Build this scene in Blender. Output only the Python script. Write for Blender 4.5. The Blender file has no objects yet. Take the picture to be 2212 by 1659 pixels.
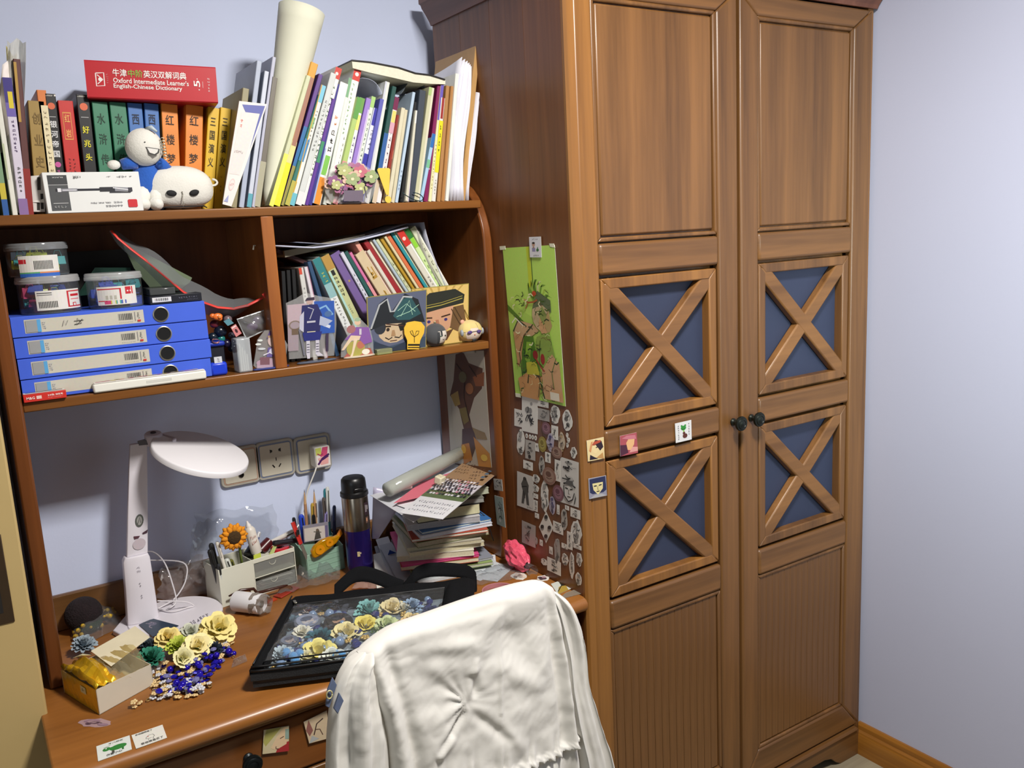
import bpy, bmesh, math, random
import numpy as np
from mathutils import Matrix, Vector
from math import sin, cos, pi, radians
S = bpy.context.scene
COL = S.collection
# ------------------------------------------------------------------ camera
CX, CY, CZ, YAW, PITCH, ROLL, FPX = -.0718, -1.9308, 1.54, -.565, -.1789, -.0525, 1872.8
MC = (Matrix.Rotation(YAW, 3, 'Z') @ Matrix.Rotation(PITCH, 3, 'X') @ Matrix(((1, 0, 0), (0, 0, -1), (0, 1, 0))) @ Matrix.Rotation(ROLL, 3, 'Z'))
CAMP = Vector((CX, CY, CZ))
cam = bpy.data.objects.new('camera', bpy.data.cameras.new('camera'))
cam.data.sensor_width = 36; cam.data.lens = FPX / 2212 * 36; cam.data.clip_start = .02
cam.matrix_world = Matrix.Translation(CAMP) @ MC.to_4x4()
COL.objects.link(cam); S.camera = cam

def at(px, py, ax, v):
    "3D point of the real plane ax=v seen at a photo pixel (used as a ruler while building)"
    d = MC @ Vector(((px - 1106) / FPX, -(py - 829.5) / FPX, -1))
    i = 'xyz'.index(ax)
    return CAMP + d * ((v - CAMP[i]) / d[i])
def proj(p):
    v = MC.transposed() @ (Vector(p) - CAMP)
    return (1106 + FPX * v.x / -v.z, 829.5 - FPX * v.y / -v.z)
def atz(px, Y, Z):
    "X of the point with given Y and Z that shows at column px"
    lo, hi = -1., 3.
    for _ in range(40):
        m = (lo + hi) / 2
        if proj((m, Y, Z))[0] < px: lo = m
        else: hi = m
    return lo

# ------------------------------------------------------------------ world, lights, exposure
w = bpy.data.worlds.new('world'); S.world = w; w.use_nodes = True
w.node_tree.nodes['Background'].inputs[0].default_value = (.62, .72, 1, 1)
w.node_tree.nodes['Background'].inputs[1].default_value = .30
def area(name, loc, target, sx, sy, power, col):
    l = bpy.data.lights.new(name, 'AREA'); l.shape = 'RECTANGLE'; l.size = sx; l.size_y = sy; l.energy = power; l.color = col
    o = bpy.data.objects.new(name, l); o.location = loc
    o.rotation_euler = (Vector(target) - Vector(loc)).to_track_quat('-Z', 'Y').to_euler(); COL.objects.link(o); return o
area('ceiling_light_glow', (.74, -1.47, 2.46), (.74, -1.35, 0), .26, .26, 50, (1, .95, .89))
area('fill_light_left', (-1.35, -2.3, 1.5), (1.9, -1.2, 1.2), .9, 1.3, 6, (.82, .92, 1))  # added cool fill towards the right wall; no window is built here
wl = area('right_wall_fill_light', (1.25, -3.1, 1.55), (1.94, -1.0, 1.35), .5, .9, 3, (.88, 1, .96)); wl.data.spread = radians(40)  # added out-of-view light, narrowed to brighten a patch of the right wall
S.view_settings.view_transform = 'Standard'; S.view_settings.look = 'None'; S.view_settings.gamma = 1
S.view_settings.use_curve_mapping = False; S.view_settings.exposure = .25

# ------------------------------------------------------------------ helpers
rnd = random.Random(7)
def lin(h):
    if isinstance(h, str):
        h = h.lstrip('#'); h = [int(h[i:i + 2], 16) / 255 for i in (0, 2, 4)]
    return tuple((c / 12.92 if c <= .04045 else ((c + .055) / 1.055) ** 2.4) for c in h[:3]) + (1,)
_m = {}
def nodes(name):
    m = bpy.data.materials.new(name); m.use_nodes = True; nt = m.node_tree
    return m, nt, nt.nodes['Principled BSDF']
def mat(col, rough=.5, metal=0, noise=.08, scale=30, bump=0, bscale=None, sheen=0, sub=0, trans=0, spec=.5, coat=0):
    k = ('m', col, rough, metal, noise, scale, bump, bscale, sheen, sub, trans, spec, coat)
    if k in _m: return _m[k]
    m, nt, b = nodes('surface_' + str(col).strip('#'))
    N, L = nt.nodes, nt.links
    tc = N.new('ShaderNodeTexCoord'); nz = N.new('ShaderNodeTexNoise'); nz.inputs['Scale'].default_value = scale; nz.inputs['Detail'].default_value = 4
    L.new(tc.outputs['Object'], nz.inputs['Vector'])
    mx = N.new('ShaderNodeMix'); mx.data_type = 'RGBA'
    c = lin(col)
    mx.inputs[6].default_value = tuple(x * (1 - noise * 1.5) for x in c[:3]) + (1,)
    mx.inputs[7].default_value = tuple(min(1, x * (1 + noise)) for x in c[:3]) + (1,)
    L.new(nz.outputs['Fac'], mx.inputs[0]); L.new(mx.outputs[2], b.inputs['Base Color'])
    b.inputs['Roughness'].default_value = rough; b.inputs['Metallic'].default_value = metal
    b.inputs['Specular IOR Level'].default_value = spec
    if sheen: b.inputs['Sheen Weight'].default_value = sheen
    if coat: b.inputs['Coat Weight'].default_value = coat; b.inputs['Coat Roughness'].default_value = .15
    if trans: b.inputs['Transmission Weight'].default_value = trans
    if bump:
        n2 = N.new('ShaderNodeTexNoise'); n2.inputs['Scale'].default_value = bscale or scale * 3; n2.inputs['Detail'].default_value = 3
        L.new(tc.outputs['Object'], n2.inputs['Vector'])
        bp = N.new('ShaderNodeBump'); bp.inputs['Strength'].default_value = bump; bp.inputs['Distance'].default_value = .004
        L.new(n2.outputs['Fac'], bp.inputs['Height']); L.new(bp.outputs[0], b.inputs['Normal'])
    _m[k] = m; return m
def wood(axis='z', light='#835a30', dark='#54371a', rough=.42, gs=1.0, coat=.1):
    k = ('w', axis, light, dark, rough, gs)
    if k in _m: return _m[k]
    m, nt, b = nodes('varnished_wood_' + axis); N, L = nt.nodes, nt.links
    tc = N.new('ShaderNodeTexCoord'); mp = N.new('ShaderNodeMapping')
    sc = {'x': (1.2, 26, 26), 'y': (26, 1.2, 26), 'z': (26, 26, 1.2)}[axis]
    mp.inputs['Scale'].default_value = tuple(s * gs for s in sc)
    L.new(tc.outputs['Object'], mp.inputs['Vector'])
    n1 = N.new('ShaderNodeTexNoise'); n1.inputs['Scale'].default_value = .55; n1.inputs['Detail'].default_value = 5; n1.inputs['Distortion'].default_value = .8
    n2 = N.new('ShaderNodeTexNoise'); n2.inputs['Scale'].default_value = 5; n2.inputs['Detail'].default_value = 6
    L.new(mp.outputs[0], n1.inputs['Vector']); L.new(mp.outputs[0], n2.inputs['Vector'])
    ad = N.new('ShaderNodeMath'); ad.operation = 'MULTIPLY_ADD'; ad.inputs[1].default_value = .3; L.new(n2.outputs['Fac'], ad.inputs[0]); L.new(n1.outputs['Fac'], ad.inputs[2])
    cr = N.new('ShaderNodeValToRGB'); e = cr.color_ramp.elements
    e[0].position = .42; e[0].color = lin(dark); e[1].position = .86; e[1].color = lin(light)
    L.new(ad.outputs[0], cr.inputs[0]); L.new(cr.outputs[0], b.inputs['Base Color'])
    b.inputs['Roughness'].default_value = rough
    b.inputs['Coat Weight'].default_value = coat; b.inputs['Coat Roughness'].default_value = .2
    bp = N.new('ShaderNodeBump'); bp.inputs['Strength'].default_value = .08; bp.inputs['Distance'].default_value = .002
    L.new(n2.outputs['Fac'], bp.inputs['Height']); L.new(bp.outputs[0], b.inputs['Normal'])
    _m[k] = m; return m
def clear(tint='#ffffff', haze=.10, rough=.08, name='clear_plastic', gl=.35):
    "thin clear film: mostly transparent, a little milky, glossy by angle"
    k = ('c', tint, haze, rough, gl)
    if k in _m: return _m[k]
    m, nt, b = nodes(name); N, L = nt.nodes, nt.links; N.remove(b)
    tr = N.new('ShaderNodeBsdfTransparent'); tr.inputs[0].default_value = lin(tint)
    di = N.new('ShaderNodeBsdfDiffuse'); di.inputs[0].default_value = lin(tint)
    g = N.new('ShaderNodeBsdfGlossy'); g.inputs['Roughness'].default_value = rough
    tc = N.new('ShaderNodeTexCoord'); nz = N.new('ShaderNodeTexNoise'); nz.inputs['Scale'].default_value = 45; bp = N.new('ShaderNodeBump'); bp.inputs['Strength'].default_value = .35; bp.inputs['Distance'].default_value = .004
    L.new(tc.outputs['Object'], nz.inputs['Vector']); L.new(nz.outputs['Fac'], bp.inputs['Height']); L.new(bp.outputs[0], g.inputs['Normal'])
    lw = N.new('ShaderNodeLayerWeight'); lw.inputs[0].default_value = .5; L.new(bp.outputs[0], lw.inputs['Normal'])
    pw = N.new('ShaderNodeMath'); pw.operation = 'POWER'; pw.inputs[1].default_value = 3; L.new(lw.outputs['Facing'], pw.inputs[0])
    ma = N.new('ShaderNodeMath'); ma.operation = 'MULTIPLY_ADD'; ma.inputs[1].default_value = gl; ma.inputs[2].default_value = .05; L.new(pw.outputs[0], ma.inputs[0])
    m1 = N.new('ShaderNodeMixShader'); m1.inputs[0].default_value = haze; L.new(tr.outputs[0], m1.inputs[1]); L.new(di.outputs[0], m1.inputs[2])
    m2 = N.new('ShaderNodeMixShader'); L.new(ma.outputs[0], m2.inputs[0]); L.new(m1.outputs[0], m2.inputs[1]); L.new(g.outputs[0], m2.inputs[2])
    L.new(m2.outputs[0], N['Material Output'].inputs[0])
    _m[k] = m; return m
def printmat(rough=.45):
    k = ('p', rough)
    if k in _m: return _m[k]
    m, nt, b = nodes('printed_surface'); N, L = nt.nodes, nt.links
    a = N.new('ShaderNodeVertexColor'); a.layer_name = 'ink'
    tc = N.new('ShaderNodeTexCoord'); nz = N.new('ShaderNodeTexNoise'); nz.inputs['Scale'].default_value = 200
    L.new(tc.outputs['Object'], nz.inputs['Vector'])
    mx = N.new('ShaderNodeMix'); mx.data_type = 'RGBA'; mx.blend_type = 'MULTIPLY'; mx.inputs[0].default_value = .12
    L.new(a.outputs['Color'], mx.inputs[6]); L.new(nz.outputs['Color'], mx.inputs[7]); L.new(mx.outputs[2], b.inputs['Base Color'])
    b.inputs['Roughness'].default_value = rough
    _m[k] = m; return m

def cm(pts, k=6):
    "smooth curve through points"
    P_ = [Vector(p) for p in pts]; out = []
    for i in range(len(P_) - 1):
        a, b, c, d = P_[max(0, i - 1)], P_[i], P_[i + 1], P_[min(len(P_) - 1, i + 2)]
        out += [.5 * (2 * b + (c - a) * t + (2 * a - 5 * b + 4 * c - d) * t * t + (3 * b - a - 3 * c + d) * t ** 3) for t in [j / k for j in range(k)]]
    return out + [P_[-1]]
class B:
    "collects verts and faces"
    def __init__(s): s.v = []; s.f = []; s.c = []
    def add(s, vs, fs, col=None):
        n = len(s.v); s.v += [Vector(p) for p in vs]; s.f += [tuple(i + n for i in f) for f in fs]; s.c += [col] * len(fs); return s
    def box(s, x0, x1, y0, y1, z0, z1, M=None, col=None):
        vs = [Vector(p) for p in ((x0, y0, z0), (x1, y0, z0), (x1, y1, z0), (x0, y1, z0), (x0, y0, z1), (x1, y0, z1), (x1, y1, z1), (x0, y1, z1))]
        if M: vs = [M @ p for p in vs]
        return s.add(vs, [(0, 3, 2, 1), (4, 5, 6, 7), (0, 1, 5, 4), (1, 2, 6, 5), (2, 3, 7, 6), (3, 0, 4, 7)], col)
    def prism(s, pts, d, col=None):
        "extrude a 3D polygon by vector d"
        pts = [Vector(p) for p in pts]; d = Vector(d); n = len(pts)
        nrm = Vector((0, 0, 0))
        for i in range(n): nrm += pts[i].cross(pts[(i + 1) % n])
        if nrm.dot(d) > 0: pts = pts[::-1]
        return s.add(pts + [p + d for p in pts], [tuple(range(n)), tuple(range(2 * n - 1, n - 1, -1))] + [((i + 1) % n, i, n + i, n + (i + 1) % n) for i in range(n)], col)
    def tube(s, pts, r, n=8, cap=True, sq=1, col=None):
        pts = [Vector(p) for p in pts]; k = len(pts)
        rs = list(r) if hasattr(r, '__len__') else [r] * k
        t0 = (pts[1] - pts[0]).normalized(); u = t0.orthogonal().normalized(); vs = []
        for i, p in enumerate(pts):
            t = (pts[min(i + 1, k - 1)] - pts[max(i - 1, 0)]).normalized()
            u = (u - t * u.dot(t)).normalized(); w2 = t.cross(u)
            for j in range(n):
                a = 2 * pi * j / n; vs.append(p + u * cos(a) * rs[i] + w2 * sin(a) * rs[i] * sq)
        fs = [(i * n + j, i * n + (j + 1) % n, (i + 1) * n + (j + 1) % n, (i + 1) * n + j) for i in range(k - 1) for j in range(n)]
        if cap: fs += [tuple(range(n))[::-1], tuple(range((k - 1) * n, k * n))]
        return s.add(vs, fs, col)
    def lathe(s, prof, n=24, M=None, cap=True, col=None):
        M = M or Matrix.Identity(4); k = len(prof)
        vs = [M @ Vector((r * cos(2 * pi * j / n), r * sin(2 * pi * j / n), z)) for r, z in prof for j in range(n)]
        fs = [(i * n + j, i * n + (j + 1) % n, (i + 1) * n + (j + 1) % n, (i + 1) * n + j) for i in range(k - 1) for j in range(n)]
        if cap: fs += [tuple(range(n))[::-1], tuple(range((k - 1) * n, k * n))]
        return s.add(vs, fs, col)
    def ball(s, c, r, nu=14, nv=9, M=None, col=None):
        c = Vector(c); r = Vector(r) if hasattr(r, '__len__') else Vector((r, r, r))
        vs = [Vector((0, 0, -1))] + [Vector((sin(pi * i / nv) * cos(2 * pi * j / nu), sin(pi * i / nv) * sin(2 * pi * j / nu), -cos(pi * i / nv))) for i in range(1, nv) for j in range(nu)] + [Vector((0, 0, 1))]
        vs = [Vector((p.x * r.x, p.y * r.y, p.z * r.z)) for p in vs]
        if M: vs = [M @ p for p in vs]
        vs = [p + c for p in vs]; e = len(vs) - 1
        fs = [(0, 1 + (j + 1) % nu, 1 + j) for j in range(nu)]
        fs += [(1 + i * nu + j, 1 + i * nu + (j + 1) % nu, 1 + (i + 1) * nu + (j + 1) % nu, 1 + (i + 1) * nu + j) for i in range(nv - 2) for j in range(nu)]
        fs += [(1 + (nv - 2) * nu + j, 1 + (nv - 2) * nu + (j + 1) % nu, e) for j in range(nu)]
        return s.add(vs, fs, col)
    def grid(s, fn, nu, nv, thick=0, wrap=False, col=None):
        vs = [Vector(fn(i / nu, j / nv)) for j in range(nv + 1) for i in range(nu + 1)]
        q = lambda i, j: j * (nu + 1) + i
        s.add(vs, [(q(i, j), q(i + 1, j), q(i + 1, j + 1), q(i, j + 1)) for j in range(nv) for i in range(nu)], col)
        return s
def mesh(name, b, M=None):
    me = bpy.data.meshes.new(name); vs = b.v if M is None else [M @ p for p in b.v]
    me.from_pydata([tuple(p) for p in vs], [], b.f); me.update()
    if any(c is not None for c in b.c):
        ca = me.color_attributes.new('ink', 'FLOAT_COLOR', 'CORNER'); arr = []
        for p in me.polygons:
            c = lin(b.c[p.index] or '#ffffff')
            arr += list(c) * p.loop_total
        ca.data.foreach_set('color', arr)
    return me
ROT = {}
def thing(name, label, cat, loc=(0, 0, 0), group=None, M=None):
    o = bpy.data.objects.new(name, None); COL.objects.link(o); o.empty_display_size = .02
    o['label'] = label; o['category'] = cat
    if group: o['group'] = group
    if M is not None: o.matrix_world = M; ROT[o.name] = None
    else: o.location = loc; ROT[o.name] = Vector(loc)
    return o
def finish(o, me, m, smooth, bevel, solid, seg=2):
    me.materials.append(m)
    if smooth:
        me.shade_smooth()
        if smooth is not True: me.set_sharp_from_angle(angle=radians(smooth))
    if solid:
        md = o.modifiers.new('thick', 'SOLIDIFY'); md.thickness = solid; md.offset = 0
    if bevel:
        md = o.modifiers.new('edge', 'BEVEL'); md.width = bevel; md.segments = seg; md.limit_method = 'ANGLE'; md.angle_limit = radians(50)
        if not smooth: me.shade_smooth(); me.set_sharp_from_angle(angle=radians(40))
def part(name, b, m, parent, smooth=0, bevel=0, solid=0, label=None, kind=None):
    root = parent
    while root.parent: root = root.parent
    off = ROT.get(root.name)
    T = Matrix.Translation(-off) if off is not None else None
    if T is not None and parent is not root and parent.type != 'EMPTY': pass
    me = mesh(name, b, T)
    # shift the origin of the part to its own centre
    if len(me.vertices):
        co = np.empty(len(me.vertices) * 3); me.vertices.foreach_get('co', co); co = co.reshape(-1, 3)
        c = Vector((co.min(0) + co.max(0)) / 2); me.transform(Matrix.Translation(-c)); me.update()
    else: c = Vector()
    o = bpy.data.objects.new(name, me); COL.objects.link(o); o.parent = parent
    acc = Vector(); p = parent
    while p is not None and p is not root: acc += p.location; p = p.parent
    o.location = c - acc
    finish(o, me, m, smooth, bevel, solid)
    if label: o['label'] = label
    if kind: o['kind'] = kind
    return o
def single(name, b, m, label=None, cat=None, group=None, kind=None, smooth=0, bevel=0, solid=0):
    me = mesh(name, b); co = np.array([tuple(p) for p in b.v]); mn, mx = co.min(0), co.max(0)
    c = Vector(((mn[0] + mx[0]) / 2, (mn[1] + mx[1]) / 2, mn[2])); me.transform(Matrix.Translation(-c)); me.update()
    o = bpy.data.objects.new(name, me); COL.objects.link(o); o.location = c
    ROT[o.name] = c
    finish(o, me, m, smooth, bevel, solid)
    if label: o['label'] = label
    if cat: o['category'] = cat
    if group: o['group'] = group
    if kind: o['kind'] = kind
    return o
def struct(name, b, m, **k): return single(name, b, m, kind='structure', **k)
def copy_tree(o, M=None, label=None, m=None, sub=None):
    c = o.copy(); COL.objects.link(c)
    if M is not None: c.matrix_world = M
    if label: c['label'] = label
    for ch in list(o.children):
        d = ch.copy(); COL.objects.link(d); d.parent = c
        for g in ch.children:
            e = g.copy(); COL.objects.link(e); e.parent = d
    return c

class P:
    "flat print: coloured shapes in a frame given by 4 corners (bottom-left, bottom-right, top-right, top-left)"
    def __init__(s, c, lift=.0003, step=.00006):
        s.c = [Vector(p) for p in c]; s.n = (s.c[1] - s.c[0]).cross(s.c[3] - s.c[0]).normalized(); s.b = B(); s.k = 0; s.lift = lift; s.step = step
        s.w = (s.c[1] - s.c[0]).length; s.h = (s.c[3] - s.c[0]).length
    def pt(s, u, v):
        a = s.c[0].lerp(s.c[1], u); b = s.c[3].lerp(s.c[2], u); return a.lerp(b, v) + s.n * (s.lift + s.step * s.k)
    def poly(s, uv, col):
        area = sum(uv[i][0] * uv[(i + 1) % len(uv)][1] - uv[(i + 1) % len(uv)][0] * uv[i][1] for i in range(len(uv)))
        if area < 0: uv = uv[::-1]
        s.b.add([s.pt(*q) for q in uv], [tuple(range(len(uv)))], col); s.k += 1; return s
    def rect(s, u0, v0, u1, v1, col): return s.poly([(u0, v0), (u1, v0), (u1, v1), (u0, v1)], col)
    def ell(s, u, v, ru, rv, col, n=14, a0=0, rot=0):
        return s.poly([(u + ru * cos(2 * pi * i / n) * cos(rot) - rv * sin(2 * pi * i / n) * sin(rot) * s.h / s.w * 0 - (rv * sin(2 * pi * i / n) * sin(rot)), v + ru * cos(2 * pi * i / n) * sin(rot) + rv * sin(2 * pi * i / n) * cos(rot)) for i in range(n)], col)
    def line(s, pts, wd, col):
        pts = [Vector(p) for p in pts]
        L, R = [], []
        for i, p in enumerate(pts):
            t = pts[min(i + 1, len(pts) - 1)] - pts[max(i - 1, 0)]
            t = Vector((t.x * s.w, t.y * s.h)); t = t.normalized() if t.length else Vector((1, 0)); n = Vector((-t.y, t.x)) * wd / 2
            n = Vector((n.x / s.w, n.y / s.h)); L.append(p + n); R.append(p - n)
        vs = [s.pt(*q) for q in L + R]; n = len(pts)
        s.b.add(vs, [(i, n + i, n + i + 1, i + 1) for i in range(n - 1)], col); s.k += 1; return s
    def marks(s, u0, v0, u1, v1, n, col, vert=False, fill=.7):
        "a row of small illegible glyphs made of a few strokes each"
        r = random.Random(int((u0 + v0 * 7 + n) * 1000))
        for i in range(n):
            if vert: a0, a1 = u0, u1; c = v1 - (v1 - v0) * (i + .5) / n; d = (v1 - v0) / n * fill / 2; b0, b1 = c - d, c + d
            else: c = u0 + (u1 - u0) * (i + .5) / n; d = (u1 - u0) / n * fill / 2; a0, a1, b0, b1 = c - d, c + d, v0, v1
            for k in range(4):
                if k % 2: y = r.random() * .85; x = r.uniform(0, .4); q = (x, y, r.uniform(.6, 1), y + .13)
                else: x = r.random() * .85; y = r.uniform(0, .4); q = (x, y, x + .14, r.uniform(.6, 1))
                A, B_, C, D_ = a0 + (a1 - a0) * q[0], b0 + (b1 - b0) * q[1], a0 + (a1 - a0) * q[2], b0 + (b1 - b0) * q[3]
                s.b.add([s.pt(A, B_), s.pt(C, B_), s.pt(C, D_), s.pt(A, D_)], [(0, 1, 2, 3)], col)
        s.k += 1; return s
    def bars(s, u0, v0, u1, v1, n, col):
        for i in range(n): s.rect(u0 + (u1 - u0) * i / n, v0, u0 + (u1 - u0) * (i + (.35, .6, .25, .7)[i * 7 % 4]) / n, v1, col)
        return s
    def doodle(s, seed, col='#2a2a2a', n=10, u0=.12, v0=.1, u1=.88, v1=.9, shades=('#bdbdb8', '#8c8c88')):
        "abstract inked sketch: blobs and pen strokes"
        r = random.Random(seed); U = lambda: u0 + (u1 - u0) * r.random(); V = lambda: v0 + (v1 - v0) * r.random()
        for i in range(max(2, n // 3)): s.ell((u0 + u1) / 2 + (u1 - u0) * r.uniform(-.2, .2), V(), (u1 - u0) * r.uniform(.12, .3), (v1 - v0) * r.uniform(.06, .16), r.choice(shades), 9)
        w = min(s.w, s.h)
        for i in range(n):
            a, b_ = (u0 + u1) / 2 + (u1 - u0) * r.uniform(-.35, .35), V(); ps = []
            an = r.uniform(0, 6.28)
            for k in range(5):
                ps.append((min(u1, max(u0, a)), min(v1, max(v0, b_)))); an += r.uniform(-1, 1)
                a += cos(an) * (u1 - u0) * .12; b_ += sin(an) * (v1 - v0) * .08
            s.line(ps, w * r.uniform(.02, .06), col)
        return s
    def out(s, name, parent=None, label=None, rough=.45, **k):
        if parent is not None: return part(name, s.b, printmat(rough), parent, label=label)
        return single(name, s.b, printmat(rough), label=label, **k)
def quad(px, ax, v):
    "four pixels (bl, br, tr, tl) on a plane"
    return [at(x, y, ax, v) for x, y in px]

_font = {}
def text_mesh(body, spacing=1.0, lsp=1.0):
    k = (body, spacing, lsp)
    if k in _font: return _font[k]
    c = bpy.data.curves.new('text', 'FONT'); c.body = body; c.resolution_u = 2; c.offset = .012; c.align_x = 'CENTER'; c.space_character = spacing; c.space_line = lsp
    o = bpy.data.objects.new('text', c); COL.objects.link(o); bpy.context.view_layer.update()
    me = bpy.data.meshes.new_from_object(o.evaluated_get(bpy.context.evaluated_depsgraph_get()))
    bpy.data.objects.remove(o)
    vs = [v.co.copy() for v in me.vertices]; fs = [tuple(p.vertices) for p in me.polygons]
    xs = [v.x for v in vs] or [0]; ys = [v.y for v in vs] or [0]
    _font[k] = (vs, fs, min(xs), max(xs), min(ys), max(ys)); return _font[k]
def text(body, frame, u0, v0, u1, v1, col, parent, rot=0, fit=True, name='lettering', lsp=1.0, lift=.0009):
    "lettering filling the box u0..u1, v0..v1 of a print frame; rot in quarter turns"
    vs, fs, a, b_, c, d = text_mesh(body, 1.0, lsp)
    f = P(frame, lift=lift); B0 = B(); pts = []
    for q in vs:
        s, t = (q.x - a) / max(b_ - a, 1e-6), (q.y - c) / max(d - c, 1e-6)
        for _ in range(rot % 4): s, t = 1 - t, s
        pts.append(f.pt(u0 + (u1 - u0) * s, v0 + (v1 - v0) * t))
    B0.add(pts, fs)
    return part(name, B0, mat(col, .6, noise=.03), parent)
# ------------------------------------------------------------------ room shell
WY = .06; WX = 1.945; DESK = .75
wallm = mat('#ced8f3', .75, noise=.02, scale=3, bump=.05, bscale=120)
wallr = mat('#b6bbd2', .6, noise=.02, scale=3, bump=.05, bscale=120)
struct('wall_back', B().box(-1.5, WX + .1, WY, WY + .1, 0, 2.75), wallm)
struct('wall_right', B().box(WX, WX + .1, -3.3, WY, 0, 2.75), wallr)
walld = mat('#5e5c57', .8, noise=.03, scale=3)
struct('wall_left', B().box(-1.6, -1.5, -3.3, WY, 0, 2.75), walld)
struct('wall_front', B().box(-1.6, WX + .1, -3.4, -3.3, 0, 2.75), walld)
struct('ceiling', B().box(-1.6, WX + .1, -3.4, WY + .1, 2.75, 2.85), mat('#c8c6c0', .8, noise=.01))
struct('floor', B().box(-1.6, WX + .1, -3.4, WY + .1, -.1, -.004), mat('#4a3d30', .5))
fl = bpy.data.objects['floor']
plank = wood('x', '#a39a82', '#7c7260', .45, 1.2, .1)
pb = {}
for r_ in range(18):
    y0 = -3.3 + r_ * .19; 
    for k in range(4):
        x0 = -1.5 - (r_ % 3) * .3 + k * 1.15; x1 = min(x0 + 1.147, WX); x0 = max(x0, -1.5)
        if x1 - x0 < .05 or y0 > WY: continue
        part('plank', B().box(x0, x1, y0, min(y0 + .187, WY), -.004, 0), plank, fl)
bp_ = [(0, 0), (0, .094), (.006, .094), (.010, .086), (.011, .074), (.016, .068), (.018, .06), (.018, 0)]
struct('baseboard_right', B().prism([(WX - x, -.52, z) for x, z in bp_], (0, -2.7, 0)), wood('y', '#a87028', '#6e4212', .4))
# door jamb at the left with its strike plate, and a dark box standing in for the shaded gap behind it
dj = struct('door_1', B().prism([(-.9, -.31, 0), (-.034, -.31, 0), (-.034, -.29, 0), (-.046, -.282, 0), (-.046, -.25, 0), (-.9, -.25, 0)], (0, 0, 2.15)), mat('#b8a06c', .55, noise=.05, scale=6), bevel=.004)
sp = part('strike_plate', B().box(-.106, -.060, -.3125, -.31, .93, 1.085), mat('#5c4c3c', .4, .8, noise=.15), dj, bevel=.002, label='dark bronze strike plate')
part('latch_slot', B().box(-.093, -.074, -.3129, -.3124, .95, .995), mat('#16120e', .8), sp)
part('screw', B().lathe([(0, 0), (.004, 0), (.004, .0008), (0, .001)], 10, Matrix.Translation((-.083, -.3125, 1.07)) @ Matrix.Rotation(pi / 2, 4, 'X')), mat('#8a7a60', .3, .8), sp)
struct('gap_shade_1', B().box(-.12, -.034, -.02, .055, 0, 2.1), mat('#23262a', .7, noise=.1))  # near-black box put in as the darkness of the gap

# ------------------------------------------------------------------ wardrobe
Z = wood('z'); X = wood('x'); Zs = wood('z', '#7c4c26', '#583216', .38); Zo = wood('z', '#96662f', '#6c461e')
XS, YF = .98, -.524
wd = thing('wardrobe', 'large varnished wooden wardrobe with blue lattice doors in the right corner', 'wardrobe', (XS, -.26, 0))
DT = 2.03
for i in range(4):   # side boards with fine joints
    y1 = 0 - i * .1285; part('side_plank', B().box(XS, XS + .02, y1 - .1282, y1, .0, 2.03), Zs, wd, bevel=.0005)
part('back_panel', B().box(XS + .02, 1.93, -.014, 0, .06, 2.03), Zs, wd)
part('corner_post', B().prism([(XS, -.5142, 0), (XS, -.521, 0), (XS + .005, -.526, 0), (XS + .022, -.526, 0), (XS + .022, -.5142, 0)], (0, 0, 2.03)), Zo, wd)
part('right_post', B().box(1.915, 1.935, -.522, 0, 0, 2.03), Z, wd)
part('top_board', B().box(XS, 1.935, -.5, 0, 2.03, 2.045), X, wd)
def crownprof(): return [(0, 2.022), (.006, 2.022), (.010, 2.030), (.022, 2.045), (.034, 2.058), (.038, 2.066), (.044, 2.068), (.044, 2.084), (0, 2.084)]
cb = B(); pr = crownprof(); n = len(pr)
path = [((0, 1), (XS, 0.0)), ((-1, -1), (XS, YF)), ((0, -1), (1.94, YF))]
vs = []
for (dx, dy), (x, y) in path:
    for a, z in pr: vs.append((x + (-a * .75 if x == XS else 0), y + (-a if dy < 0 else 0), z))
cb.add(vs, [(i * n + j, i * n + (j + 1) % n, (i + 1) * n + (j + 1) % n, (i + 1) * n + j) for i in range(2) for j in range(n)] + [tuple(range(n)), tuple(range(3 * n - 1, 2 * n - 1, -1))])
part('crown_moulding', cb, wood('y', '#80503a', '#5c3422', .4), wd)
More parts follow.
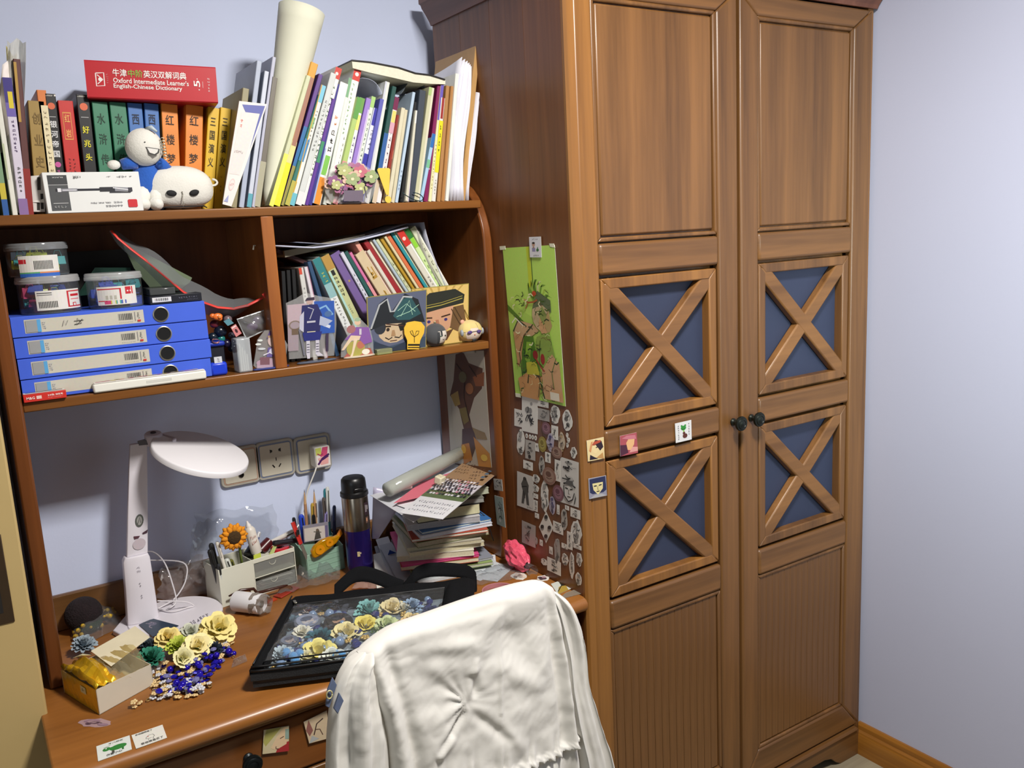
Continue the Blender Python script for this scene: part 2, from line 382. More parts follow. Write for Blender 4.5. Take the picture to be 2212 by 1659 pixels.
# plinth with cut-out feet
pl = [(XS + .02, .08), (1.93, .08), (1.93, 0), (1.85, 0), (1.83, .012), (1.81, .03), (1.78, .038), (1.14, .038), (1.11, .03), (1.09, .012), (1.07, 0), (XS + .02, 0)]
part('plinth', B().prism([(x, YF - .004, z) for x, z in pl], (0, .02, 0)), X, wd, bevel=.002)
part('plinth_moulding', B().prism([(XS + .02, YF - .004, .08), (XS + .02, YF - .010, .083), (XS + .02, YF - .006, .09), (XS + .02, YF + .01, .09), (XS + .02, YF + .01, .08)], (.915, 0, 0)), X, wd)
blue = mat('#2e3750', .6, noise=.1, scale=8, bump=.04, bscale=400)
def wdoor(x0, x1, a, b, knobx):
    z0, z1 = .094, 2.02
    d = part('door', B().box(x0, x1, YF + .030, YF + .034, z0, z1), Z, wd)
    F = YF
    def slab(nm, xa, xb, za, zb, m, pr=.0, bev=.004):
        return part(nm, B().box(xa, xb, F + pr, F + .02, za, zb), m, d, bevel=bev)
    # outer frame, mitred corners
    tz = 1.975; bz = .172
    part('stile', B().prism([(x0, F, z0), (a, F, bz), (a, F, tz), (x0, F, z1)], (0, .02, 0)), Zo if x0 < 1.3 else Z, d, bevel=.005)
    part('stile', B().prism([(x1, F, z0), (x1, F, z1), (b, F, tz), (b, F, bz)], (0, .02, 0)), Z, d, bevel=.005)
    part('rail', B().prism([(x0, F, z1), (a, F, tz), (b, F, tz), (x1, F, z1)], (0, .02, 0)), X, d, bevel=.005)
    part('rail', B().prism([(x0, F, z0), (x1, F, z0), (b, F, bz), (a, F, bz)], (0, .02, 0)), X, d, bevel=.005)
    for za, zb in ((1.432, 1.497), (1.043, 1.104), (.652, .718)):
        r = slab('rail', a, b, za, zb, X, -.001, .007)
    # raised plain panels
    for za, zb, bead in ((1.5, tz, 0), (bz, .650, 1)):
        part('panel_bed', B().box(a, b, F + .013, F + .019, za, zb), Z, d)
        if not bead: part('raised_panel', B().box(a + .012, b - .012, F + .005, F + .014, za + .012, zb - .012), Z, d, bevel=.004)
        else:
            q = 14; wq = (b - a - .024) / q
            for i in range(q): part('bead_board', B().box(a + .012 + i * wq, a + .012 + (i + 1) * wq - .0006, F + .007, F + .014, za + .012, zb - .008), Z, d, bevel=.0011)
        for (p0, p1, p2, p3) in (((a, zb), (b, zb), (b - .009, zb - .009), (a + .009, zb - .009)), ((a, za), (a + .009, za + .009), (b - .009, za + .009), (b, za)), ((a, za), (a, zb), (a + .009, zb - .009), (a + .009, za + .009)), ((b, za), (b - .009, za + .009), (b - .009, zb - .009), (b, zb))):
            part('bead_moulding', B().prism([(p[0], F + .003, p[1]) for p in (p0, p1, p2, p3)], (0, .014, 0)), Z, d, bevel=.003)
    # blue lattice fields
    for za, zb in ((1.106, 1.430), (.720, 1.041)):
        part('blue_panel', B().box(a + .02, b - .02, F + .026, F + .029, za + .02, zb - .02), blue, d, label='dark blue inset panel')
        fw = .028; ia, ib, ja, jb = a + fw, b - fw, za + fw, zb - fw
        ea = a + .005; eb = b - .005; ka = za + .005; kb = zb - .005
        for p in (((ea, ka), (ia, ja), (ia, jb), (ea, kb)), ((eb, ka), (eb, kb), (ib, jb), (ib, ja)), ((ea, kb), (ia, jb), (ib, jb), (eb, kb)), ((ea, ka), (eb, ka), (ib, ja), (ia, ja))):
            part('lattice_frame', B().prism([(x, F + .003, z) for x, z in p], (0, .027, 0)), Zo if x0 < 1.3 else Z, d, bevel=.003)
        cx_, cz_ = (ia + ib) / 2, (ja + jb) / 2; hw = .018
        for sgn in (1, -1):
            dv = Vector((ib - ia, 0, (jb - ja) * sgn)); L_ = dv.length / 2; t = dv.normalized(); nn = Vector((-t.z, 0, t.x))
            c0 = Vector((cx_, F + (.0042 if sgn > 0 else .0035), cz_))
            ex = hw * 1.0
            part('lattice_bar', B().prism([c0 + t * (L_ + ex) * s1 + nn * hw * s2 for s1, s2 in ((-1, -1), (1, -1), (1, 1), (-1, 1))], (0, .022, 0)), wood('x' , '#8e6234', '#684522'), d, bevel=.004)
    K = Matrix.Translation((knobx, F, 1.061)) @ Matrix.Rotation(pi / 2, 4, 'X')
    part('knob', B().lathe([(.009, 0), (.009, .003), (.006, .006), (.0055, .014), (.010, .019), (.0165, .022), (.0178, .026), (.0168, .029), (.0135, .0295), (.0125, .0315), (.009, .0325), (.0083, .0315), (.004, .0335), (0, .034)], 26, K, cap=False), mat('#2b2f2a', .38, .75, noise=.2, scale=90), d, smooth=40, label='dark pewter ringed knob')
    return d
wdoor(XS + .023, 1.452, 1.047, 1.389, 1.431)
wdoor(1.462, 1.930, 1.520, 1.862, 1.492)

# ------------------------------------------------------------------ desk
Xd = wood('x', '#96602a', '#74461a', .4, .8, .12)
dk = thing('desk', 'varnished wooden desk covered with clutter in front of the pale blue wall', 'desk', (.47, -.24, 0))
pf = [(WY - .003, DESK), (-.519, DESK), (-.529, DESK - .004), (-.534, DESK - .011), (-.534, DESK - .02), (-.530, DESK - .027), (-.522, DESK - .031), (-.515, DESK - .034), (WY - .003, DESK - .034)]
part('desktop', B().prism([(-.045, y, z) for y, z in pf], (XS - .0015 + .045, 0, 0)), Xd, dk, bevel=.003)
part('back_board', B().box(-.02, .974, WY - .017, WY - .003, DESK, .828), X, dk, bevel=.003)
Zd = wood('z', '#96562a', '#6a3414', .35)
for x in (-.03, .94): part('side_panel', B().box(x, x + .025, -.5, WY - .005, 0, DESK - .034), Zd, dk)
part('rail', B().box(-.005, .94, -.506, -.488, .703, DESK - .034), X, dk, bevel=.002)
part('rail', B().box(-.005, .94, -.506, -.488, .565, .59), X, dk, bevel=.002)
part('back_panel', B().box(-.005, .94, .02, .03, .3, DESK - .034), Zd, dk)
for x0, x1 in ((.02, .47), (.49, .925)):
    dr = part('drawer', B().box(x0, x1, -.505, -.45, .595, .70), wood('x', '#7c4a20', '#5c3414', .4, .8, .1), dk, bevel=.004)
    kx = (x0 + x1) / 2 + .003
    part('knob', B().lathe([(.009, 0), (.009, .003), (.006, .006), (.0055, .014), (.010, .019), (.0165, .022), (.0178, .026), (.0168, .029), (.0135, .0295), (.0125, .0315), (.009, .0325), (.0083, .0315), (.004, .0335), (0, .034)], 26, Matrix.Translation((kx, -.505, .655)) @ Matrix.Rotation(pi / 2, 4, 'X'), cap=False), mat('#23282a', .4, .75, noise=.2, scale=90), dr, smooth=40, label='dark metal ringed knob')

# ------------------------------------------------------------------ hutch
S1, S2 = 1.6035, 1.2830     # tops of the two shelves
HF = -.219
Xh = wood('x', '#8c5a2a', '#6a401a', .33)
hu = thing('hutch', 'wooden bookshelf hutch with two long shelves standing on the desk', 'shelf', (.47, -.09, DESK))
def sidep(x0, x1):
    pr = [(.05, DESK), (HF - .004, DESK)] + [(HF - .004, z) for z in (1.3, 1.47)] + [(-.2215, 1.515), (-.217, 1.54), (-.2085, 1.565), (-.196, 1.59), (-.178, 1.612), (-.155, 1.632), (-.13, 1.645), (-.09, 1.652), (.05, 1.655)]
    return part('side_panel', B().prism([(x0, y, z) for y, z in pr], (x1 - x0, 0, 0)), wood('z', '#7c4822', '#562e12', .3), hu, bevel=.004)
sidep(-.022, .004); sidep(.956, .9785)
part('shelf', B().box(.004, .956, HF, .045, S1 - .0175, S1), Xh, hu, bevel=.002)
part('shelf', B().box(.004, .956, HF, .045, S2 - .018, S2), Xh, hu, bevel=.002)
part('divider', B().box(.454, .4785, HF + .002, .045, S2, S1 - .0175), wood('z', '#a8662c', '#7c4218'), hu, bevel=.0015)
part('back_panel', B().box(.0, .958, .046, .053, S2 - .02, S1), Zd, hu)
part('hook', B().tube([(.452, -.17, 1.53), (.449, -.171, 1.53), (.447, -.171, 1.522)], .0018, 6), mat('#cfc8b8', .4), hu)

# ------------------------------------------------------------------ ceiling lamp (gives the light)
cl = thing('ceiling_light', 'round white ceiling light above the desk', 'light', (.74, -1.47, 2.54))
part('lamp_body', B().lathe([(.20, 2.545), (.24, 2.56), (.24, 2.575), (.02, 2.60), (.02, 2.75), (.0, 2.75)], 40, Matrix.Translation((.74, -1.47, 0))), mat('#eeeeea', .4), cl, smooth=40)
em = bpy.data.materials.new('lamp_diffuser'); em.use_nodes = True; eb = em.node_tree.nodes['Principled BSDF']; eb.inputs['Emission Color'].default_value = (1, .95, .86, 1); eb.inputs['Emission Strength'].default_value = 1.5
part('diffuser', B().lathe([(0, 2.515), (.12, 2.52), (.19, 2.535), (.20, 2.545)], 40, Matrix.Translation((.74, -1.47, 0)), cap=False), em, cl, smooth=True)

# ------------------------------------------------------------------ sockets
cream = mat('#d6d0be', .4, noise=.04)
for i, (pxs, ring, lab, kind) in enumerate((([(481, 1052), (556, 1036), (551, 958), (474, 975)], '#c9a68e', 'cream aerial socket plate half behind the desk lamp head', 0), ([(560, 1036), (632, 1019), (626, 946), (553, 960)], '#8492b0', 'cream five-pin wall socket in the middle of three', 1), ([(644, 1022), (707, 1008), (704, 936), (637, 947)], '#7e8cb0', 'cream wall socket nearest the bottle, charger plugged in', 2))):
    q = quad(pxs, 'y', WY); c = sum(q, Vector()) / 4; s_ = .0455
    o = thing('wall_socket', lab, 'socket', (c.x, WY, c.z))
    rb = lambda h, r, n=5: [(c.x + sx * (h - r) + r * cos(a0 + pi / 2 * k / n), c.z + sz * (h - r) + r * sin(a0 + pi / 2 * k / n)) for sx, sz, a0 in ((1, 1, 0), (-1, 1, pi / 2), (-1, -1, pi), (1, -1, 3 * pi / 2)) for k in range(n + 1)]
    part('base', B().prism([(x, WY, z) for x, z in rb(s_, .012)], (0, -.009, 0)), mat('#bcb8ac', .45), o, bevel=.002)
    part('ring', B().prism([(x, WY - .009, z) for x, z in rb(s_ - .006, .008)], (0, -.001, 0)), mat(ring, .5), o, label='coloured inner ring')
    part('face_plate', B().prism([(x, WY - .009, z) for x, z in rb(s_ - .009, .004)], (0, -.0025, 0)), cream, o, bevel=.0006)
    f = [(c.x - .036, WY - .0115, c.z - .036), (c.x + .036, WY - .0115, c.z - .036), (c.x + .036, WY - .0115, c.z + .036), (c.x - .036, WY - .0115, c.z + .036)]
    p = P(f)
    if kind == 1:
        for u in (.36, .64):
            sg = 1 if u > .5 else -1
            p.poly([(u - .05 * sg, .8), (u + .04 * sg, .87), (u + .04 * sg, .73)], '#15110c').rect(u - .03, .76, u + .03, .84, '#15110c')
        p.rect(.485, .46, .515, .57, '#15110c').line([(.36, .34), (.43, .24)], .0028, '#15110c').line([(.64, .34), (.57, .24)], .0028, '#15110c')
        p.out('pin_slots', o, label='dark pin slots')
    elif kind == 0:
        part('aerial_jack', B().lathe([(.006, 0), (.006, .003), (.0045, .004), (.0035, .001), (0, .001)], 16, Matrix.Translation((c.x, WY - .0115, c.z - .02)) @ Matrix.Rotation(pi / 2, 4, 'X'), cap=False), mat('#26221e', .4, .5), o)
    else:
        ch = thing('charger', 'white phone charger plugged into the socket nearest the bottle', 'charger', (c.x + .01, WY - .03, c.z))
        part('plug_body', B().box(c.x - .010, c.x + .028, WY - .052, WY - .0118, c.z - .028, c.z + .024), mat('#e2e0da', .3), ch, bevel=.004)
        Pc = P([(c.x - .008, WY - .052, c.z - .024), (c.x + .026, WY - .052, c.z - .024), (c.x + .026, WY - .052, c.z + .022), (c.x - .008, WY - .052, c.z + .022)])
        Pc.rect(0, 0, 1, 1, '#e8e0dc').rect(.0, .62, .4, 1, '#cfd66a').poly([(.3, .5), (.5, 1), (.9, 1), (.8, .55)], '#d4507a').poly([(.1, .45), (.5, .5), (.9, .45), (.85, .1), (.3, .08)], '#e6a8a4').line([(.1, .12), (.45, .42), (.95, .6)], .005, '#4a1a5a').line([(.2, .3), (.5, .36), (.9, .5)], .003, '#4a1a5a').line([(.1, .7), (.3, .6), (.5, .66)], .003, '#a83a5a')
        Pc.out('picture_label', ch, label='small pink and purple sticker')
        pts = [at(*q, 'y', y) for q, y in (((683, 1010), .01), ((680, 1020), .01), ((672, 1040), .012), ((664, 1062), .016), ((660, 1085), .018), ((657, 1105), .018), ((650, 1125), .014), ((641, 1140), .004), ((630, 1148), -.01))]
        part('cable', B().tube(cm(pts), .0018, 8), mat('#e8e6e0', .4), ch, smooth=True, label='white cable')
# ------------------------------------------------------------------ books
PAPER = mat('#d9d4c2', .8, noise=.1, scale=200)
def book(label, xb, xt, yt, t, col, Yf=-.2, dp=.145, zs=S1, deco=(), txt=None, tcol='#222222', name='book', cat='book', group=None, pages='#d9d4c2', soft=True, yaw=0, rough=.45):
    """upright or leaning book: foot at photo column xb, spine top at pixel (xt, yt), thickness t (m)"""
    t *= .87; T_ = at(xt, yt, 'y', Yf); X0 = atz(xb, Yf, zs)
    dx, dz = T_.x - X0, T_.z - zs
    th = math.atan2(dx, dz); h = math.hypot(dx, dz) - t * abs(sin(th)) / 2 * .6
    M = Matrix.Translation((X0, Yf, zs + t / 2 * abs(sin(th)) + .0004)) @ Matrix.Rotation(yaw, 4, 'Z') @ Matrix.Rotation(th, 4, 'Y')
    o = thing(name, label, cat, M=M, group=group)
    c = .0012 if soft else .0025
    cv = mat(col, rough, noise=.06, scale=60)
    pr = [(-t / 2, dp), (-t / 2, .001), (-t / 2 + .001, 0), (t / 2 - .001, 0), (t / 2, .001), (t / 2, dp), (t / 2 - c, dp), (t / 2 - c, c), (-t / 2 + c, c), (-t / 2 + c, dp)]
    if t < .006: pr = [(-t / 2, dp), (-t / 2, 0), (t / 2, 0), (t / 2, dp)]
    part('cover', B().prism([(x, y, 0) for x, y in pr], (0, 0, h)), cv, o)
    if t >= .006:
        part('page_block', B().box(-t / 2 + c, t / 2 - c, c + .0005, dp - .003, .0015, h - .0035), mat(pages, .85, noise=.12, scale=300), o)
    fr = [(-t / 2, 0, 0), (t / 2, 0, 0), (t / 2, 0, h), (-t / 2, 0, h)]
    if deco:
        p = P(fr)
        for d in deco:
            k = d[0]
            if k == 'r': p.rect(d[1], d[2], d[3], d[4], d[5])
            elif k == 'e': p.ell(d[1], d[2], d[3], d[3] * p.w / p.h, d[4])
            elif k == 'm': p.marks(d[1], d[2], d[3], d[4], d[5], d[6], True)
            elif k == 'p': p.poly(d[1], d[2])
        p.out('spine_print', o, rough=rough)
    if txt:
        s_, u0, v0, u1, v1 = txt[:5]
        text(s_, fr, u0, v0, u1, v1, tcol, o, rot=txt[5] if len(txt) > 5 else 0, name='title', lsp=1.75 if len(s_) < 6 else 1.35)
    return o
M5 = lambda n=9, c='#555555', v0=.1, v1=.6, u0=.3, u1=.7: ('m', u0, v0, u1, v1, n, c)
bg = 'books standing on the top shelf'
def vt(s): return '\n'.join(s)
G = dict(group=bg)
# far left, leaning
book('thin green and blue patterned booklet at the far left end of the top shelf', 14, -20, 230, .010, '#7a9a78', deco=[('r', 0, 0, 1, .15, '#2c5ca0'), ('r', 0, .15, 1, .3, '#c8b840')], **G)
book('thin white magazine between the patterned booklet and the purple-topped book', 33, -6, 205, .009, '#dcdcd2', deco=[('r', 0, .3, .4, .6, '#b8c0a0')], **G)
book('white and lilac book with purple top and yellow label at the far left', 53, 15, 168, .016, '#cfc8d8', deco=[('r', 0, .82, 1, 1, '#352a7c'), ('r', 0, .72, 1, .82, '#6a5ca8'), ('r', .35, .78, .85, .9, '#d8c430'), M5(8, '#54406c', .45, .7), ('r', 0, 0, 1, .12, '#8a6ca0'), M5(6, '#444444', .16, .36)], **G)
book('tall dark maroon folder with curled pages beside the purple-topped book', 66, 36, 128, .012, '#5a3230', deco=[('r', 0, 0, 1, .3, '#8a2420'), ('r', .0, .6, .4, .98, '#b08a3a')], **G)
# rumpled clear sheet and creased paper rising behind
single('plastic_sleeve', B().grid(lambda u, v: at(12 + 40 * u - 4 * sin(v * 5), 460 - 372 * v + 6 * sin(u * 9), 'y', -.185 + .01 * sin(u * 7 + v * 4)), 6, 12), clear('#f2f2ee', .35), 'crumpled clear plastic sleeve rising above the far left books', 'sleeve', solid=.0004)
single('paper_sheet', B().grid(lambda u, v: at(-5 + 32 * u + 10 * v * v, 330 - 190 * v - 25 * u * v * v, 'y', -.187 + .012 * sin(u * 3 + v * 5)), 5, 10), mat('#e8e0dc', .7), 'curled whitish pink sheet standing at the far left end', 'paper', smooth=True, solid=.0005)
single('yellow_card', B().prism(quad([(18, 200), (36, 200), (32, 128), (13, 98)], 'y', -.175), (0, .0008, 0)), mat('#b8a838', .5), 'yellow card tip sticking up at the far left corner', 'card')
# the upright novels
Yb = -.135
kw = dict(Yf=Yb, **G)
book('tan brown paperback with faint dark characters, second from the creased folder', 97, 78, 219, .030, '#a08446', txt=(vt('创业史'), .2, .42, .75, .9), tcol='#7a6230', **kw)
book('slim cream book with orange top and edges beside the tan paperback', 122, 89, 195, .017, '#d87c3c', deco=[('r', .25, .0, 1, .88, '#e8dcb4'), M5(12, '#7a6a4a', .3, .85, .4, .8)], **kw)
book('black novel with an orange disc and white title, left of the red book', 138, 108, 203, .020, '#1c1a1c', deco=[('e', .5, .9, .34, '#d8643c'), ('m', 0, .975, 1, 1, 1, '#e8e4da'), ('r', .2, .81, .8, .815, '#bbbbbb'), ('e', .5, .42, .28, '#c8589c'), M5(3, '#c8589c', .28, .38), M5(6, '#aaaaaa', .02, .24, .4, .65)], txt=(vt('银河帝国'), .18, .48, .82, .78), tcol='#e8e8e8', **kw)
book('red novel with a gold boxed title and pale yellow foot', 170, 141, 218, .028, '#c02c28', deco=[('r', 0, 0, 1, .2, '#e8d894'), ('p', [(0, 0), (1, 0), (1, .12), (0, .05)], '#1a1a1a'), ('r', .2, .66, .76, .9, '#d89a48'), ('r', .24, .67, .72, .89, '#c02c28'), M5(5, '#5a1818', .36, .5, .25, .4), M5(6, '#5a1818', .3, .5, .55, .7)], txt=(vt('红岩'), .3, .68, .66, .88), tcol='#e8b060', **kw)
book('black novel with an orange disc and yellow title, right of the red book', 206, 178, 205, .024, '#17171a', deco=[('e', .5, .9, .32, '#d8643c'), ('m', 0, .975, 1, 1, 1, '#e8e4da'), ('r', .2, .81, .8, .815, '#bbbbbb'), M5(9, '#b8b8b8', .05, .36, .5, .7)], txt=(vt('好兆头'), .2, .45, .75, .74), tcol='#e8dc30', **kw)
for nm, xb, xt, yt, t, col, tc, ch, lab in (
    ('a', 241, 215, 221, .030, '#357a5c', '#173c2c', '水浒传', 'green paperback with dark brush title, left one of the green pair'),
    ('b', 279, 254, 222, .032, '#357a5c', '#173c2c', '水浒传', 'green paperback with dark brush title, right one of the green pair'),
    ('c', 311, 291, 224, .029, '#3c6cae', '#14233f', '西游记', 'blue paperback with dark brush title, left one of the blue pair'),
    ('d', 340, 327, 225, .029, '#3c6cae', '#14233f', '西游记', 'blue paperback with dark brush title, right one of the blue pair'),
    ('e', 376, 366, 226, .034, '#e0862e', '#3c2410', '红楼梦', 'orange paperback with dark brush title, left one of the orange pair'),
    ('f', 417, 421, 229, .037, '#e0862e', '#3c2410', '红楼梦', 'orange paperback with dark brush title, right one of the orange pair'),
    ('g', 449, 463, 234, .024, '#d8b020', '#3c3010', '三国演义', 'yellow paperback with dark brush title, left one of the yellow pair'),
    ('h', 474, 489, 235, .024, '#d8b020', '#3c3010', '三国演义', 'yellow paperback with dark brush title, right one of the yellow pair')):
    book(lab, xb, xt, yt, t, col, deco=[M5(1, tc, .31, .33, .42, .58), M5(2, tc, .16, .24, .42, .56)], txt=(vt(ch), .22, .44 if len(ch) == 3 else .42, .74, .9), tcol=tc, **kw)
# dictionary lying across the novels
dz = at(330, 222, 'y', Yb)
a_, b_ = at(197, 221, 'y', -.142), at(459, 222, 'y', -.142); th = -radians(-1.2)
L_ = .226; H_ = .066
zt = max(at(x, y, 'y', Yb).z for x, y in ((178, 205), (215, 219), (366, 224), (421, 226), (489, 231)) if x > 185) + .002
Md = Matrix.Translation((a_.x - .006, -.148, at(215, 218, 'y', Yb).z + .003)) @ Matrix.Rotation(radians(-8), 4, 'Z') @ Matrix.Rotation(radians(1.8), 4, 'Y')
dc = thing('dictionary', 'thick red dictionary lying on top of the green, blue and orange paperbacks', 'book', M=Md)
part('cover', B().prism([(0, y, z) for y, z in ((0, .002), (.002, 0), (.16, 0), (.16, .002), (.004, .002), (.004, H_ - .002), (.16, H_ - .002), (.16, H_), (.002, H_), (0, H_ - .002))], (L_, 0, 0)), mat('#b81c28', .42, noise=.05), dc)
part('page_block', B().box(.003, L_ - .003, .005, .156, .0025, H_ - .0025), PAPER, dc)
fr = [(0, 0, 0), (L_, 0, 0), (L_, 0, H_), (0, 0, H_)]
p = P(fr)
W_ = '#f0e8e4'
p.line([(.075, .66), (.135, .68), (.135, .34), (.075, .32), (.075, .66)], .0018, W_).line([(.085, .62), (.125, .5), (.085, .38)], .0016, W_).ell(.105, .5, .014, .05, W_).marks(.150, .4, .165, .66, 5, '#d89a98', True).marks(.925, .28, .945, .7, 5, '#e8c8c8', True).rect(.885, .4, .888, .58, '#e8c8c8').rect(.85, .33, .86, .36, '#e8c8c8').ell(.845, .64, .004, .015, W_)
p.out('spine_print', dc)
text('牛津', fr, .20, .60, .305, .80, W_, dc); text('中阶', fr, .315, .60, .425, .80, '#86b040', dc); text('英汉双解词典', fr, .43, .60, .76, .80, W_, dc)
text("Oxford Intermediate Learner's", fr, .20, .43, .775, .57, W_, dc); text('English-Chinese Dictionary', fr, .20, .26, .72, .41, W_, dc)
text('5', fr, .815, .42, .865, .60, W_, dc, rot=1)

# right hand crowd
def sheet(name, px, Y, dp, col, label, cat, m=None, group=None, smooth=0, bevel=0):
    return single(name, B().prism([at(x, y, 'y', Y) for x, y in px], (0, dp, 0)), m or mat(col, .6, noise=.06), label, cat, group=group, bevel=bevel)
cf = sheet('folded_brochure', [(481, 441), (500, 446), (577, 225), (517, 218)], -.206, .004, '#e2dcd8', 'white brochure with blue corner and red title leaning against the grey books', 'brochure')
p = P(quad([(481, 441), (500, 446), (577, 225), (517, 218)], 'y', -.206))
p.poly([(.12, .97), (.95, .98), (.92, .55), (.85, .9), (.3, .9)], '#5a62a8').poly([(.14, .9), (.84, .9), (.8, .3), (.1, .3)], '#e6dad6').marks(.15, .50, .62, .535, 7, '#666060').marks(.16, .74, .28, .84, 2, '#d06a58', True).ell(.45, .2, .22, .06, '#e4c8c4').ell(.45, .2, .17, .045, '#e6dad6').marks(.3, .18, .6, .22, 4, '#c07070').poly([(.05, .03), (.5, .03), (.4, .1)], '#9aa0c8')
p.out('brochure_print', cf)
book('beige softcover just behind the white brochure', 505, 532, 192, .014, '#8e8666', **G)
book('grey-blue hardback, left of the two grey ones by the paper cone', 522, 561, 133, .011, '#a4adc0', **G)
book('pale grey hardback with cyan foot, nearest the paper cone', 538, 577, 155, .010, '#c0c6d4', deco=[('r', 0, 0, 1, .1, '#58a0b0')], **G)
book('tall thin lilac-grey book behind the paper cone', 548, 593, 124, .008, '#b0b2c4', **G)
book('worn brown-grey exercise book touching the paper cone', 556, 594, 168, .013, '#6c665c', deco=[('r', 0, 0, 1, .35, '#a8a48c')], **G)
